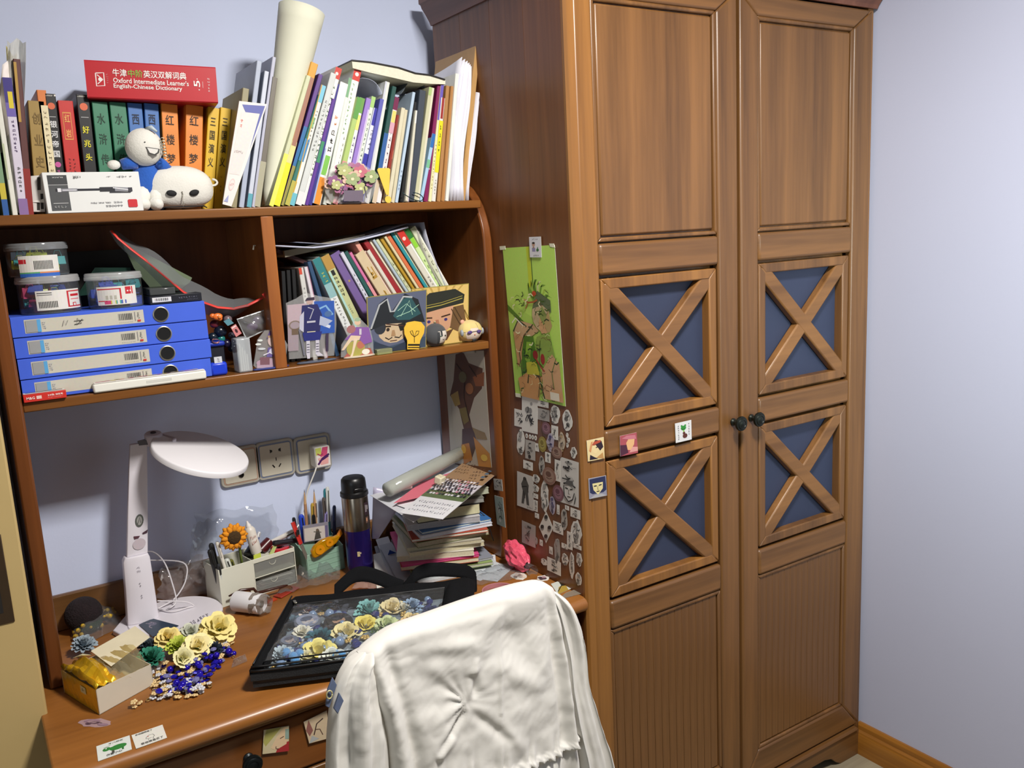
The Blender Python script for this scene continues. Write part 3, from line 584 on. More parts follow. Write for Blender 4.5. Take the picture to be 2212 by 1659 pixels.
# rolled paper cone
c0 = at(576, 432, 'y', -.165); c1 = at(652, 22, 'y', -.165); c0.z = S1 + .004; ax_ = (c1 - c0); Lc = ax_.length
Mq = Matrix.Translation(c0) @ ax_.to_track_quat('Z', 'Y').to_matrix().to_4x4()
def conef(u, v):
    a = u * 2 * pi; r = .010 + (.0455 - .010) * v ** .9
    return Mq @ Vector((r * cos(a), r * sin(a), Lc * v))
single('paper_roll', B().grid(conef, 40, 14), mat('#dcdcc8', .8, noise=.03), 'big cone of rolled cream paper standing taller than all the books', 'paper roll', smooth=True, solid=.0006)
p = B()
T = [
 (586, 668, 165, .010, '#c8cca8', 'pale green book edge right behind the paper cone', [('r', 0, 0, 1, .4, '#e0e060')]),
 (597, 681, 138, .017, '#d49a34', 'tall orange-yellow folder with a bright lemon foot beside the cone', [('r', 0, 0, 1, .3, '#dcdc28'), ('r', 0, .3, 1, .45, '#d8d48c'), ('r', .35, .42, .95, .9, '#a0705c')]),
 (612, 694, 162, .010, '#5c3c86', 'thin purple and khaki book next to the orange-yellow folder', [('r', 0, 0, 1, .3, '#9a9048'), ('r', 0, .3, 1, .6, '#2c6ca4')]),
 (621, 694, 208, .012, '#2f6e66', 'teal patterned book with a khaki foot', [('r', 0, 0, 1, .22, '#b4ac4c'), ('r', 0, .4, 1, .6, '#3a80b4'), ('r', .2, .7, .8, .8, '#88b878')]),
 (631, 700, 186, .011, '#e2e0d6', 'white notebook with sky blue top and mustard edge', [('r', 0, .86, 1, 1, '#7ac0d8'), ('r', 0, 0, .18, 1, '#c89c34'), ('r', 0, 0, 1, .1, '#68b4c4'), M5(9, '#888888', .5, .8)]),
 (645, 722, 160, .014, '#c8ccca', 'grey-white workbook left of the red-topped one', [M5(12, '#777777', .4, .8), ('r', 0, 0, 1, .1, '#dcdcdc')]),
 (656, 733, 148, .015, '#e4e2da', 'tall white workbook with a red cap, left of two such', [('r', 0, .92, 1, 1, '#c83c30'), ('e', .4, .955, .25, '#e8d8d4'), M5(16, '#5a7a64', .2, .88)]),
 (663, 722, 215, .008, '#58308c', 'thin purple book squeezed between white workbooks', [('r', 0, .4, 1, .6, '#3a8a60')]),
 (670, 730, 182, .010, '#2e2a80', 'dark navy-violet book left of the white and orange one', []),
 (684, 745, 181, .020, '#e8e6e2', 'white book with orange, black and green lettering and an orange foot', [('r', .1, 0, .9, .22, '#e08c28'), ('p', [(.2, .24), (.8, .24), (.85, .4), (.25, .4)], '#7abc50'), M5(3, '#2c2c2c', .42, .62, .25, .8), ('m', .3, .64, .75, .74, 2, '#e0803c'), ('r', 0, 0, .15, .45, '#9ab0dc')]),
 (702, 758, 170, .009, '#d4dcd4', 'greenish white thin workbook behind the coloured lettering', [('r', 0, .85, 1, 1, '#78a880')]),
 (712, 775, 146, .018, '#e6e4de', 'tall white workbook with a red cap, right of two such', [('r', 0, .9, 1, 1, '#cc3a30'), ('e', .5, .945, .26, '#f0e0dc'), M5(12, '#66a060', .5, .88, .2, .45), M5(7, '#888888', .2, .5, .5, .7)]),
 (724, 778, 212, .012, '#a8c070', 'light green and pink striped booklet', [('r', 0, 0, 1, .4, '#d88a90'), ('r', 0, .8, 1, 1, '#5c9a48')]),
 (735, 784, 213, .012, '#dcdcdc', 'white booklet with a yellow tag and green top', [('r', 0, .86, 1, 1, '#6a9c48'), ('r', .1, .7, .9, .84, '#e0dc78'), M5(9, '#6c60a0', .1, .65)]),
 (747, 798, 214, .013, '#9478c4', 'lilac book in the middle of the white workbooks', [('r', .7, 0, 1, .9, '#c8b8e0')]),
 (758, 808, 210, .010, '#d4dcd0', 'white book with pale green top and small dark print', [('r', 0, .9, 1, 1, '#a4cc78'), M5(16, '#4a5a50', .1, .86)]),
 (770, 815, 236, .015, '#dadcee', 'white book with deep blue label blocks', [('r', .1, .82, 1, 1, '#32309c'), ('r', .0, .4, 1, .52, '#32309c'), ('r', .5, 0, 1, .4, '#8c94c8'), M5(5, '#888888', .55, .8)]),
 (781, 826, 215, .010, '#5a5cae', 'indigo exercise book right of the blue-blocked one', []),
 (793, 838, 178, .012, '#dcdcd4', 'tall curved white magazine bulging beside the indigo book', [('r', 0, 0, .4, 1, '#c8ccd8')]),
 (808, 853, 188, .011, '#1e4c46', 'dark teal book with a blue lower spine', [('r', 0, .2, 1, .6, '#2c5c9c'), ('r', 0, 0, 1, .2, '#c8b8a0')]),
 (818, 858, 211, .012, '#ddd6d8', 'white book with maroon top and yellow tag', [('r', 0, .88, 1, 1, '#701c48'), ('r', .1, .76, .9, .87, '#e0d070'), M5(9, '#6a4a5a', .1, .7), ('r', 0, .66, 1, .76, '#d0a0b0')]),
 (830, 862, 250, .012, '#84281e', 'dark red patterned book between white and cream ones', [('r', 0, .2, .5, .4, '#4c1c18'), ('r', .5, .5, 1, .6, '#b86048'), ('r', 0, 0, 1, .15, '#c8b898')]),
 (840, 872, 234, .010, '#d0cab0', 'cream paperback right of the dark red book', []),
 (849, 878, 238, .009, '#ccc4a8', 'second cream paperback right of the dark red book', []),
 (857, 895, 200, .008, '#b2c6da', 'thin light blue booklet leaning beside the black one', [('m', .3, .1, .7, .3, 5, '#5a6a90')]),
 (869, 900, 222, .013, '#15171a', 'black-spined notebook among pale books', []),
 (880, 902, 240, .011, '#cfccba', 'cream booklet with a white cap right of the black notebook', [('r', .2, .86, .9, 1, '#f0f0ec'), ('r', .6, 0, 1, .8, '#c8bcd0')]),
 (891, 914, 196, .017, '#3c4450', 'smoky dark plastic folder rising behind the cream booklets', []),
 (900, 933, 190, .014, '#c0bf9e', 'bent khaki-cream workbook with a frayed top', [('r', 0, .93, 1, 1, '#a8c07c'), ('r', .6, 0, 1, 1, '#d8d4be')]),
 (910, 938, 290, .009, '#a2c4e0', 'short light blue booklet left of the magenta book', [('r', 0, .5, 1, .62, '#74b890'), ('r', 0, .8, 1, 1, '#2c6cb4')]),
 (920, 950, 184, .011, '#7c1c54', 'magenta-maroon hardback left of the striped violet book', [('e', .4, .28, .14, '#e8b8b8')]),
 (929, 956, 184, .008, '#dcd8a8', 'thin striped cream and violet book right of the magenta one', [('r', 0, .7, 1, 1, '#6858b4'), M5(12, '#9c8c50', .1, .5)]),
 (937, 958, 212, .011, '#d8d6d0', 'white book with a wide bright yellow band and black title', [('r', 0, .28, 1, .78, '#e4d820'), ('r', .2, .8, .8, 1, '#9a2c28'), M5(4, '#222222', .45, .75), M5(5, '#888888', .06, .22)]),
 (948, 968, 186, .010, '#a87c4c', 'kraft brown folder, left of the thin brown pair', []),
 (957, 978, 187, .009, '#a87844', 'kraft brown folder, right of the thin brown pair', []),
 (966, 988, 160, .009, '#e6e6dc', 'ivory plastic-edged folder before the loose white papers', []),
]
for xb, xt, yt, t, col, lab, dec in T:
    book(lab, xb, xt, yt, t, col, Yf=-.2 + rnd.uniform(-.006, .008), dp=.15 + rnd.uniform(-.01, .03), deco=dec, **G)
# loose papers and kraft folders at the right end
def wavy(name, x0, x1, ytl, ytr, w, Y, dp, col, lab, cat, n=10, amp=.004, ph=0, th=.0015, xo=0):
    bot = atz(x0, Y, S1); top = at(x1, ytl, 'y', Y)
    def f(u, v):
        x = bot + (top.x - bot) * v ** 1.15 + amp * sin(v * 7 + ph) + w * 0; z = S1 + .001 + (top.z - S1 + (ytl - ytr) / 1070 * u) * v
        return (x + .003 * sin(u * 4 + ph), Y + dp * u, z)
    return single(name, B().grid(f, 6, n), mat(col, .7, noise=.05), lab, cat, smooth=True, solid=th)
for k in range(6):
    wavy('paper_sheet', 976 + k * 4.5, 996 + k * 4.2, 124 + k * 4, 146 + k * 3, 0, -.205 + .003 * (k % 3), .17, '#dedee8', ['frontmost white sheet of the loose papers left of the kraft board', 'second white sheet of the loose papers left of the kraft board', 'third white sheet of the loose papers left of the kraft board', 'fourth white sheet of the loose papers left of the kraft board', 'fifth white sheet of the loose papers left of the kraft board', 'last white sheet of the papers, touching the kraft board'][k], 'paper', ph=k * .5, th=.0012)
book('blue plastic folder whose corner shows behind the loose white papers', 970, 975, 150, .003, '#5a92d8', Yf=-.12, dp=.14, **G)
book('tall kraft cardboard file rising highest at the right end', 1000, 1033, 100, .014, '#b28a54', Yf=-.195, dp=.19, **G)
for k in range(3):
    wavy('paper_sheet', 1008 + k * 4, 1037 + k * 2, 160 + 10 * k, 160, 0, -.2 + .004 * k, .15, '#dcdce6', ['white sheet against the right side of the kraft file', 'middle white sheet right of the kraft file', 'outermost white sheet bending towards the wardrobe side'][k], 'paper', ph=2 + k, th=.001, amp=.003)
# open book lying face-down across the tops
ob = thing('open_book', 'thick open book lying face down across the tops of the right-hand books', 'book', (at(860, 170, 'y', -.17).x, -.12, at(860, 170, 'y', -.17).z))
tp = [(760, 130), (800, 134), (862, 146), (898, 158), (930, 162), (962, 172)]; bt = [(962, 182), (930, 181), (893, 178), (850, 168), (800, 157), (762, 147)]
part('page_block', B().prism([at(x, y, 'y', -.2) for x, y in tp + bt], (0, .14, 0)), mat('#dcdac6', .85, noise=.1, scale=250), ob)
part('cover', B().prism([at(x, y - 1.5, 'y', -.203) for x, y in tp] + [at(x, y + .8, 'y', -.203) for x, y in tp[::-1]], (0, .146, 0)), mat('#1c1a20', .4), ob)
# curved loose pages below the open book
single('curved_page', B().grid(lambda u, v: (at(782 + 52 * v ** 1.0 + 4 * sin(v * 3), 168 + 8 * v + 60 * v ** 3, 'y', -.19) + Vector((0, .14 * u, 0))), 4, 10), mat('#b8c0d4', .6), 'grey-blue page arching down beneath the open book', 'paper', smooth=True, solid=.0006)
single('plastic_sleeve', B().grid(lambda u, v: (at(862 + 60 * v, 205 - 30 * sin(v * 2.6) + 4 * sin(v * 14), 'y', -.18) + Vector((0, .13 * u, .01 * sin(u * 3)))), 5, 12), mat('#4c545c', .25, noise=.3), 'smoky crumpled plastic sleeve bulging under the open book', 'sleeve', smooth=True, solid=.0006)

# ------------------------------------------------------------------ things in front on the top shelf
def card_stand(name, lab, px_outline, Y, zs, cat='stand', draw=None, base=True, basecol='#c8c8d0', thick=.003, m=None, quadpx=None):
    "acrylic standee: clear slab with a print, on a small foot"
    pts = [at(x, y, 'y', Y) for x, y in px_outline]; c = sum(pts, Vector()) / len(pts)
    zmin = min(p.z for p in pts); pts = [Vector((p.x, p.y, p.z)) for p in pts]
    o = thing(name, lab, cat, (c.x, Y, zs))
    part('panel', B().prism(pts, (0, thick, 0)), m or clear('#ffffff', .12, .05, 'acrylic'), o)
    if base: part('foot', B().lathe([(0, zs + .0005), (.9, zs + .0005), (1, zs + .0015), (1, zs + .0035), (.9, zs + .0045), (0, zs + .0045)], 24, Matrix.Translation((c.x, Y + .002, 0)) @ Matrix.Diagonal((base if base is not True else .02, .011, 1, 1)), cap=False), mat(basecol, .2), o, smooth=40)
    if draw:
        p = P(quad(quadpx, 'y', Y)); draw(p); p.out('picture', o)
    return o
# pen box
pbx = thing('pen_box', 'white cardboard box of pens lying on its side on the top shelf', 'box', (at(200, 440, 'y', -.215).x, -.2, S1))
A = atz(104, -.216, S1); Bx = atz(311, -.216, S1); zt = at(90, 373, 'y', -.216).z
A2 = at(90, 373, 'y', -.216).x; B2 = at(300, 370, 'y', -.216).x
zt = (at(90, 373, 'y', -.216).z + at(300, 370, 'y', -.216).z) / 2
bpts = [(A, -.216, S1 + .0005), (Bx, -.216, S1 + .0005), (Bx - .001, -.216, zt), (A - .001, -.216, zt)]
part('box_body', B().prism(bpts, (0, .045, 0)), mat('#dfe0de', .5, noise=.03), pbx, bevel=.001)
part('end_flap', B().prism([(A - .001, -.2, S1 + .02), (A - .022, -.195, S1 + .022), (A - .022, -.175, S1 + .045), (A - .001, -.18, S1 + .05)], (0, .002, .0)), mat('#d8d4d0', .6), pbx)
p = P(bpts)
p.rect(.045, .06, .24, .93, '#4e5052').rect(.045, .70, .24, .93, '#3c3e40').rect(.045, .69, .24, .70, '#c8c8c8').rect(.07, .24, .22, .25, '#dddddd')
p.rect(.11, .53, .13, .60, '#22222a').rect(.13, .52, .165, .61, '#e4e4e8').rect(.165, .53, .33, .60, '#8a8a92').rect(.18, .545, .32, .575, '#c8c8ce').rect(.33, .54, .56, .59, '#1c1c28')
p.rect(.56, .51, .72, .62, '#23232b').poly([(.72, .51), (.72, .62), (.86, .6), (.9, .56), (.86, .52)], '#8c8c94').line([(.66, .49), (.88, .485), (.9, .53)], .0022, '#2a2a32').line([(.7, .6), (.88, .54)], .0015, '#e8e8ec').rect(.86, .5, .905, .6, '#33333c')
p.poly([(.85, .1), (.93, .1), (.94, .12), (.94, .28), (.93, .3), (.85, .3), (.84, .28), (.84, .12)], '#c8242e').marks(.75, .86, .93, .9, 3, '#888888').marks(.64, .86, .71, .9, 1, '#aaaaaa').marks(.3, .84, .36, .91, 2, '#777777').marks(.07, .12, .2, .19, 4, '#b8b8b8')
p.out('box_print', pbx, label='printed black gel pen picture with grey panel and red logo')
text('6600ES', bpts, .60, .12, .78, .17, '#88888c', pbx, rot=2); text('GEL INK PEN', bpts, .45, .21, .66, .25, '#88888c', pbx, rot=2); text('中性笔', bpts, .69, .21, .78, .26, '#88888c', pbx, rot=2)
text('0.5', bpts, .78, .85, .83, .9, '#88888c', pbx, rot=2); text('12支', bpts, .3, .85, .38, .91, '#777777', pbx, rot=2); text('BLACK', bpts, .09, .86, .2, .89, '#c8c8c8', pbx, rot=2); text('deli', bpts, .855, .15, .925, .25, '#f4e8e8', pbx, rot=2)
# small pack beside it
q = quad([(67, 458), (98, 458), (94, 378), (66, 380)], 'y', -.195)
q = [Vector((v.x, v.y, max(v.z, S1 + .0005))) for v in q]
sb = single('pen_refill_pack', B().prism(q, (0, .03, 0)), mat('#cfcac6', .5), 'small pale pack with dark stripes behind the left end of the pen box', 'box', bevel=.001)
p = P(q); p.rect(.42, .05, .62, .3, '#26221f').rect(.7, .08, .9, .5, '#26221f').rect(.5, .6, .75, .95, '#3a3430').out('pack_print', sb)
# little plush doll, white head, blue jumper
dollc = at(322, 330, 'y', -.17)
zs = S1 + .001
dl = thing('plush_doll', 'small white smiling plush doll in a blue jumper seated against the blue books', 'plush toy', (dollc.x, -.17, S1))
wh = mat('#dcdad2', .9, noise=.06, sheen=.4, bump=.2, bscale=300); bl = mat('#1c56b0', .9, noise=.1, sheen=.4, bump=.3, bscale=260)
hd = at(311, 318, 'y', -.185)
head = part('head', B().ball(hd, (.033, .026, .034), 20, 14, Matrix.Rotation(.15, 4, 'Y')), wh, dl, smooth=True)
p = P([hd + Vector((-.02, -.0262, -.02)), hd + Vector((.024, -.0262, -.02)), hd + Vector((.024, -.0262, .02)), hd + Vector((-.02, -.0262, .02))], lift=0)
p.ell(.40, .66, .03, .03, '#33302e', 10).poly([(.4, .45), (.95, .36), (.9, .18), (.72, .06), (.5, .15)], '#2c2a28').poly([(.46, .41), (.89, .34), (.84, .21), (.72, .13), (.54, .2)], '#dcdad4').out('face', dl, label='stitched open smile and dot eye')
part('hair_tuft', B().tube([hd + Vector((.006, -.008, .032)), hd + Vector((.014, -.014, .034)), hd + Vector((.022, -.018, .026))], [.003, .004, .002], 8), mat('#b8c4cc', .5), dl, smooth=True)
body = at(318, 385, 'y', -.17)
part('jumper', B().lathe([(.0, body.z - .037), (.023, body.z - .035), (.027, body.z - .015), (.025, body.z + .01), (.019, body.z + .027), (.012, body.z + .034), (0, body.z + .036)], 20, Matrix.Translation((body.x, -.17, 0)) @ Matrix.Diagonal((1, .8, 1, 1)), cap=False), bl, dl, smooth=True)
for s_, pp in ((-1, [(296, 352), (278, 352), (262, 356)]), (1, [(338, 350), (352, 358), (364, 368)])):
    a = [at(x, y, 'y', -.178) for x, y in pp]
    part('sleeve', B().tube([a[0], a[1], a[2]], [.012, .0115, .0095], 10), bl, dl, smooth=True)
    e = at(246 if s_ < 0 else 374, 356 if s_ < 0 else 378, 'y', -.18)
    part('hand', B().ball(e, (.0115, .0085, .0085), 12, 8), wh, dl, smooth=True)
for x in (308, 336):
    e = at(x, 440, 'y', -.19); t0 = at(x, 408, 'y', -.175)
    part('leg', B().tube([t0, (t0 + e) / 2 + Vector((0, -.004, 0)), Vector((e.x, e.y, S1 + .014))], [.013, .013, .0125], 10), wh, dl, smooth=True)
    part('foot', B().ball((e.x, -.197, S1 + .0125), (.013, .016, .012), 12, 8), wh, dl, smooth=True)
ring = B()
for k in range(7):
    ring.tube([hd + Vector((.030 + .0035 * cos(a), -.018 - .001 * k, .012 - .0055 * k + .0035 * sin(a))) for a in [2 * pi * i / 10 for i in range(11)]], .0008, 5)
part('key_chain', ring, mat('#c8c0a8', .25, .9), dl, smooth=True, label='small metal key chain')
# round white plush with dark eye patches
rc = at(391, 408, 'y', -.185); rz = .046
rp = thing('round_plush', 'round white plush ball with two dark eye patches lying beside the doll', 'plush toy', (rc.x, -.17, S1))
def puff(u, v):
    a = 2 * pi * u; b_ = pi * v; sx, sy, sz = .0625, .034, .0415
    x, y, z = sin(b_) * cos(a), sin(b_) * sin(a), -cos(b_)
    k = 1 - .10 * max(0, -z) ** 3
    sg = lambda t, e: math.copysign(abs(t) ** e, t)
    return Vector((rc.x + sx * sg(x, .88) * (1 + .03 * z * -1), -.17 + sy * sg(y, .9), S1 + .0415 + sz * sg(z, .85) * k))
g = B().grid(puff, 40, 22); part('body', g, wh, rp, smooth=True)
p = P([(rc.x - .04, -.2045, S1 + .01), (rc.x + .04, -.2045, S1 + .01), (rc.x + .04, -.2045, S1 + .06), (rc.x - .04, -.2045, S1 + .06)], lift=0)
eyeb = B()
for cx_, rr in ((-.022, .12), (.019, -.25)):
    eyeb.ball((rc.x + cx_, -.2035, S1 + .031), (.0095, .003, .0056), 14, 8, Matrix.Rotation(rr, 4, 'Y'))
part('eye_patch', eyeb, mat('#121214', .8), rp, smooth=True, label='two small black felt eye patches')
z_ = B()
for k in range(11): z_.ball((rc.x - .003 + .0006 * sin(k), -.2052 + .0004 * k, S1 + .033 - .0026 * k), .0012, 6, 4)
part('bead_chain', z_, mat('#c0bcb0', .25, .9), rp, smooth=True)
part('ear_loop', B().tube([(rc.x + .058 + .009 * sin(a) + .004, -.175, S1 + .051 + .006 * cos(a)) for a in [i * pi / 6 for i in range(8)]], .0022, 6), wh, rp, smooth=True)
part('base_stitch', B().tube([(rc.x - .042, -.2, S1 + .004), (rc.x - .036, -.204, S1 + .006), (rc.x + .034, -.204, S1 + .006), (rc.x + .04, -.2, S1 + .003)], .0012, 6), mat('#1a1a1c', .7), rp)
# acrylic flower-cluster stand
def flowers(p):
    r = random.Random(4); cs = ['#a86a8c', '#c88a98', '#b4b87c', '#8c5a84', '#d8b4a0', '#c06c7c', '#9aa878', '#d4a4ac', '#b07c9c']
    for k in range(46):
        u, v = r.uniform(.1, .9), r.uniform(.32, .9)
        if (u - .5) ** 2 / .2 + (v - .6) ** 2 / .1 > 1: continue
        c = r.choice(cs); s_ = r.uniform(.05, .09)
        for a in range(5): p.ell(u + cos(a * 1.257) * s_, v + sin(a * 1.257) * s_ * 1.2, s_ * .75, s_ * .8, c, 7)
        p.ell(u, v, s_ * .4, s_ * .5, '#e8d8b0', 6)
    p.rect(.3, .02, .68, .3, '#6c6070').line([(.2, .1), (.3, .4)], .002, '#4a4048').line([(.75, .1), (.7, .4)], .002, '#4a4048')
card_stand('acrylic_stand', 'clear acrylic stand printed with a pink and mauve flower cluster before the books', [(716, 437), (800, 437), (812, 405), (816, 375), (790, 358), (760, 352), (720, 358), (700, 380), (703, 415)], -.212, S1, draw=flowers, base=.03, quadpx=[(703, 437), (812, 437), (814, 352), (701, 356)], basecol='#8a7c80')
q = [at(x, y, 'y', -.213) for x, y in ((834, 420), (840, 422), (843, 366), (840, 363), (818, 363), (815, 367))]
ex = thing('exclamation_card', 'yellow paper exclamation mark standing on the top shelf', 'card', (q[0].x, -.213, S1))
part('stroke', B().prism(q, (0, .002, 0)), mat('#e6c048', .6), ex); e = at(838, 428, 'y', -.212)
part('dot', B().lathe([(0, 0), (.0072, 0), (.0072, .002), (0, .002)], 18, Matrix.Translation((e.x, -.211, S1 + .0075)) @ Matrix.Rotation(pi / 2, 4, 'X'), cap=False), mat('#e6c048', .6), ex)
# wire earphones loop
single('earphone_wire', B().tube([(at(892 + 22 * sin(t), 425 - 9 * cos(t * 1.3), 'y', -.21 - .004 * sin(t * 2))) for t in [i * .35 for i in range(16)]], .001, 6), mat('#16343a', .4), 'dark thin wire loop lying before the magenta book', 'wire', smooth=True)
# ------------------------------------------------------------------ middle shelf, left bay
blu = mat('#4364d8', .42, noise=.04)
binders = [((12, 686), (436, 650), (22, 735), (441, 698), 'topmost blue lever file of the stack, pencil marks on its label'), ((20, 736), (441, 699), (29, 782), (447, 742), 'second blue lever file from the top of the stack'), ((29, 782), (448, 742), (37, 828), (452, 782), 'third blue lever file from the top of the stack'), ((38, 829), (452, 783), (44, 855), (457, 818), 'lowest blue lever file, half hidden by the white pencil tray')]
zt = at(12, 686, 'y', -.205).z; zb = S2 + .0006; hb = (1.4315 - zb) / 4
for i, (a, b, c, d, lab) in enumerate(binders):
    z1 = zb + hb * (4 - i) - .0004; z0 = z1 - hb + .0012; Y = -.208 + .002 * (i % 2)
    x0 = .0055 + .0006 * i; x1 = .3315 + .0012 * i - (.004 if i == 3 else 0)
    o = thing('lever_file', lab, 'file', (x0, Y, z0), group='blue lever files in the stack')
    part('cover', B().prism([(x0, y, z) for y, z in ((Y + .235, z1), (Y + .001, z1), (Y, z1 - .001), (Y, z0 + .001), (Y + .001, z0), (Y + .235, z0), (Y + .235, z0 + .0022), (Y + .003, z0 + .0022), (Y + .003, z1 - .0022), (Y + .235, z1 - .0022))], (x1 - x0, 0, 0)), blu, o)
    part('page_block', B().box(x0 + .01, x1 - .01, Y + .01, Y + .225, z0 + .0025, z1 - .008), PAPER, o)
    hx = x0 + .245 + (.001 * i); hz = (z0 + z1) / 2; R1, R2 = .0145, .0115
    part('ring_pull', B().lathe([(R2, 0), (R1, 0), (R1, .0012), (R1 - .001, .0018), (R2 + .0008, .0018), (R2, 0)], 28, Matrix.Translation((hx, Y, hz)) @ Matrix.Rotation(pi / 2, 4, 'X'), cap=False), mat('#b8b4a8', .3, .9), o, smooth=40, label='metal rimmed finger hole')
    part('finger_hole', B().lathe([(0, 0), (R2, 0), (R2, .0004), (0, .0004)], 24, Matrix.Translation((hx, Y, hz)) @ Matrix.Rotation(pi / 2, 4, 'X'), cap=False), mat('#05060a', .9), o)
    f = [(x0 + .020, Y, z0 + .006), (x0 + .215, Y, z0 + .006), (x0 + .215, Y, z1 - .006), (x0 + .020, Y, z1 - .006)]
    p = P(f); p.rect(0, 0, 1, 1, '#c8c4b6').bars(.775, .32, .9, .82, 16, '#4a4a4a').rect(.01, .06, .115, .94, '#9a9c9e').rect(.1, .04, .13, .96, '#5aa4d8').marks(.775, .12, .9, .18, 8, '#8a8a88').rect(.92, .2, .925, .9, '#999999').marks(.94, .35, .965, .85, 5, '#444444', True).rect(.94, .12, .968, .26, '#c83a30').marks(.14, .2, .17, .8, 4, '#b8bcc4', True)
    if i == 0: p.line([(.3, .3), (.32, .75), (.33, .35), (.35, .7)], .0009, '#6a6a6a').line([(.40, .35), (.46, .4), (.43, .8), (.42, .3), (.47, .7)], .0012, '#2c2c30').line([(.4, .6), (.48, .62)], .001, '#2c2c30')
    p.out('spine_label', o, label='cream spine label with barcode')
# white tray of pencils
q = quad([(203, 855), (446, 822), (446, 800), (205, 832)], 'y', -.217)
x0, x1 = q[0].x, q[1].x; z0 = S2 + .0005; z1 = q[3].z
y0_, y1_ = -.2195, -.2088
tr = thing('pencil_tray', 'long white plastic tray with printed lid in front of the blue lever files', 'tray', ((x0 + x1) / 2, -.215, z0))
part('tray_body', B().box(x0, x1, -.2235, y1_, z0, z0 + .0165), mat('#e4e3da', .3, noise=.02), tr, bevel=.003)
part('lid', B().box(x0 + .002, x1 - .002, -.2225, y1_ - .0005, z0 + .0165, z0 + .0185), mat('#ddd8d0', .3), tr, bevel=.0008)
part('clip_slot', B().box(x0 + .09, x0 + .135, -.2238, -.2233, z0 + .006, z0 + .011), mat('#cfcec6', .4), tr)
p = P([(x0 + .004, -.2222, z0 + .0186), (x1 - .004, -.2222, z0 + .0186), (x1 - .004, y1_ - .001, z0 + .0186), (x0 + .004, y1_ - .001, z0 + .0186)], lift=.0002)
r5 = random.Random(3)
for k in range(22): p.ell(.03 + .94 * k / 22, r5.uniform(.3, .7), .03, .3, r5.choice(['#c8b868', '#d89a88', '#6a4a5a', '#98885c', '#b86a78', '#e0d4c4']), 8)
p.out('lid_print', tr)
# red flat box
q = quad([(42, 878), (144, 863), (142, 845), (40, 856)], 'y', -.216)
x0, x1 = q[0].x, q[1].x; x0 = max(x0, .0062)
rb_ = single('lead_box', B().box(x0, x1, -.2265, -.209, S2 + .0006, S2 + .0145), mat('#c83028', .4, noise=.03), 'small flat red box with white printing at the left end of the middle shelf', 'box', bevel=.0008)
f = [(x0, -.2265, S2 + .0006), (x1, -.2265, S2 + .0006), (x1, -.2265, S2 + .0145), (x0, -.2265, S2 + .0145)]
text('M&G', f, .07, .34, .26, .66, '#f4e8e4', rb_); text('24色', f, .56, .5, .72, .74, '#f4e8e4', rb_); text('油性笔', f, .74, .5, .92, .74, '#f4e8e4', rb_)
P(f).rect(.3, .3, .42, .7, '#e8c8c0').marks(.56, .26, .92, .38, 12, '#f0d8d0').out('box_print', rb_)
P([(x0 + .001, -.226, S2 + .0147), (x1 - .001, -.226, S2 + .0147), (x1 - .001, -.2095, S2 + .0147), (x0 + .001, -.2095, S2 + .0147)]).rect(0, 0, 1, 1, '#dcd8d0').rect(.05, .6, .95, .95, '#2c2420').out('box_top_print', rb_)
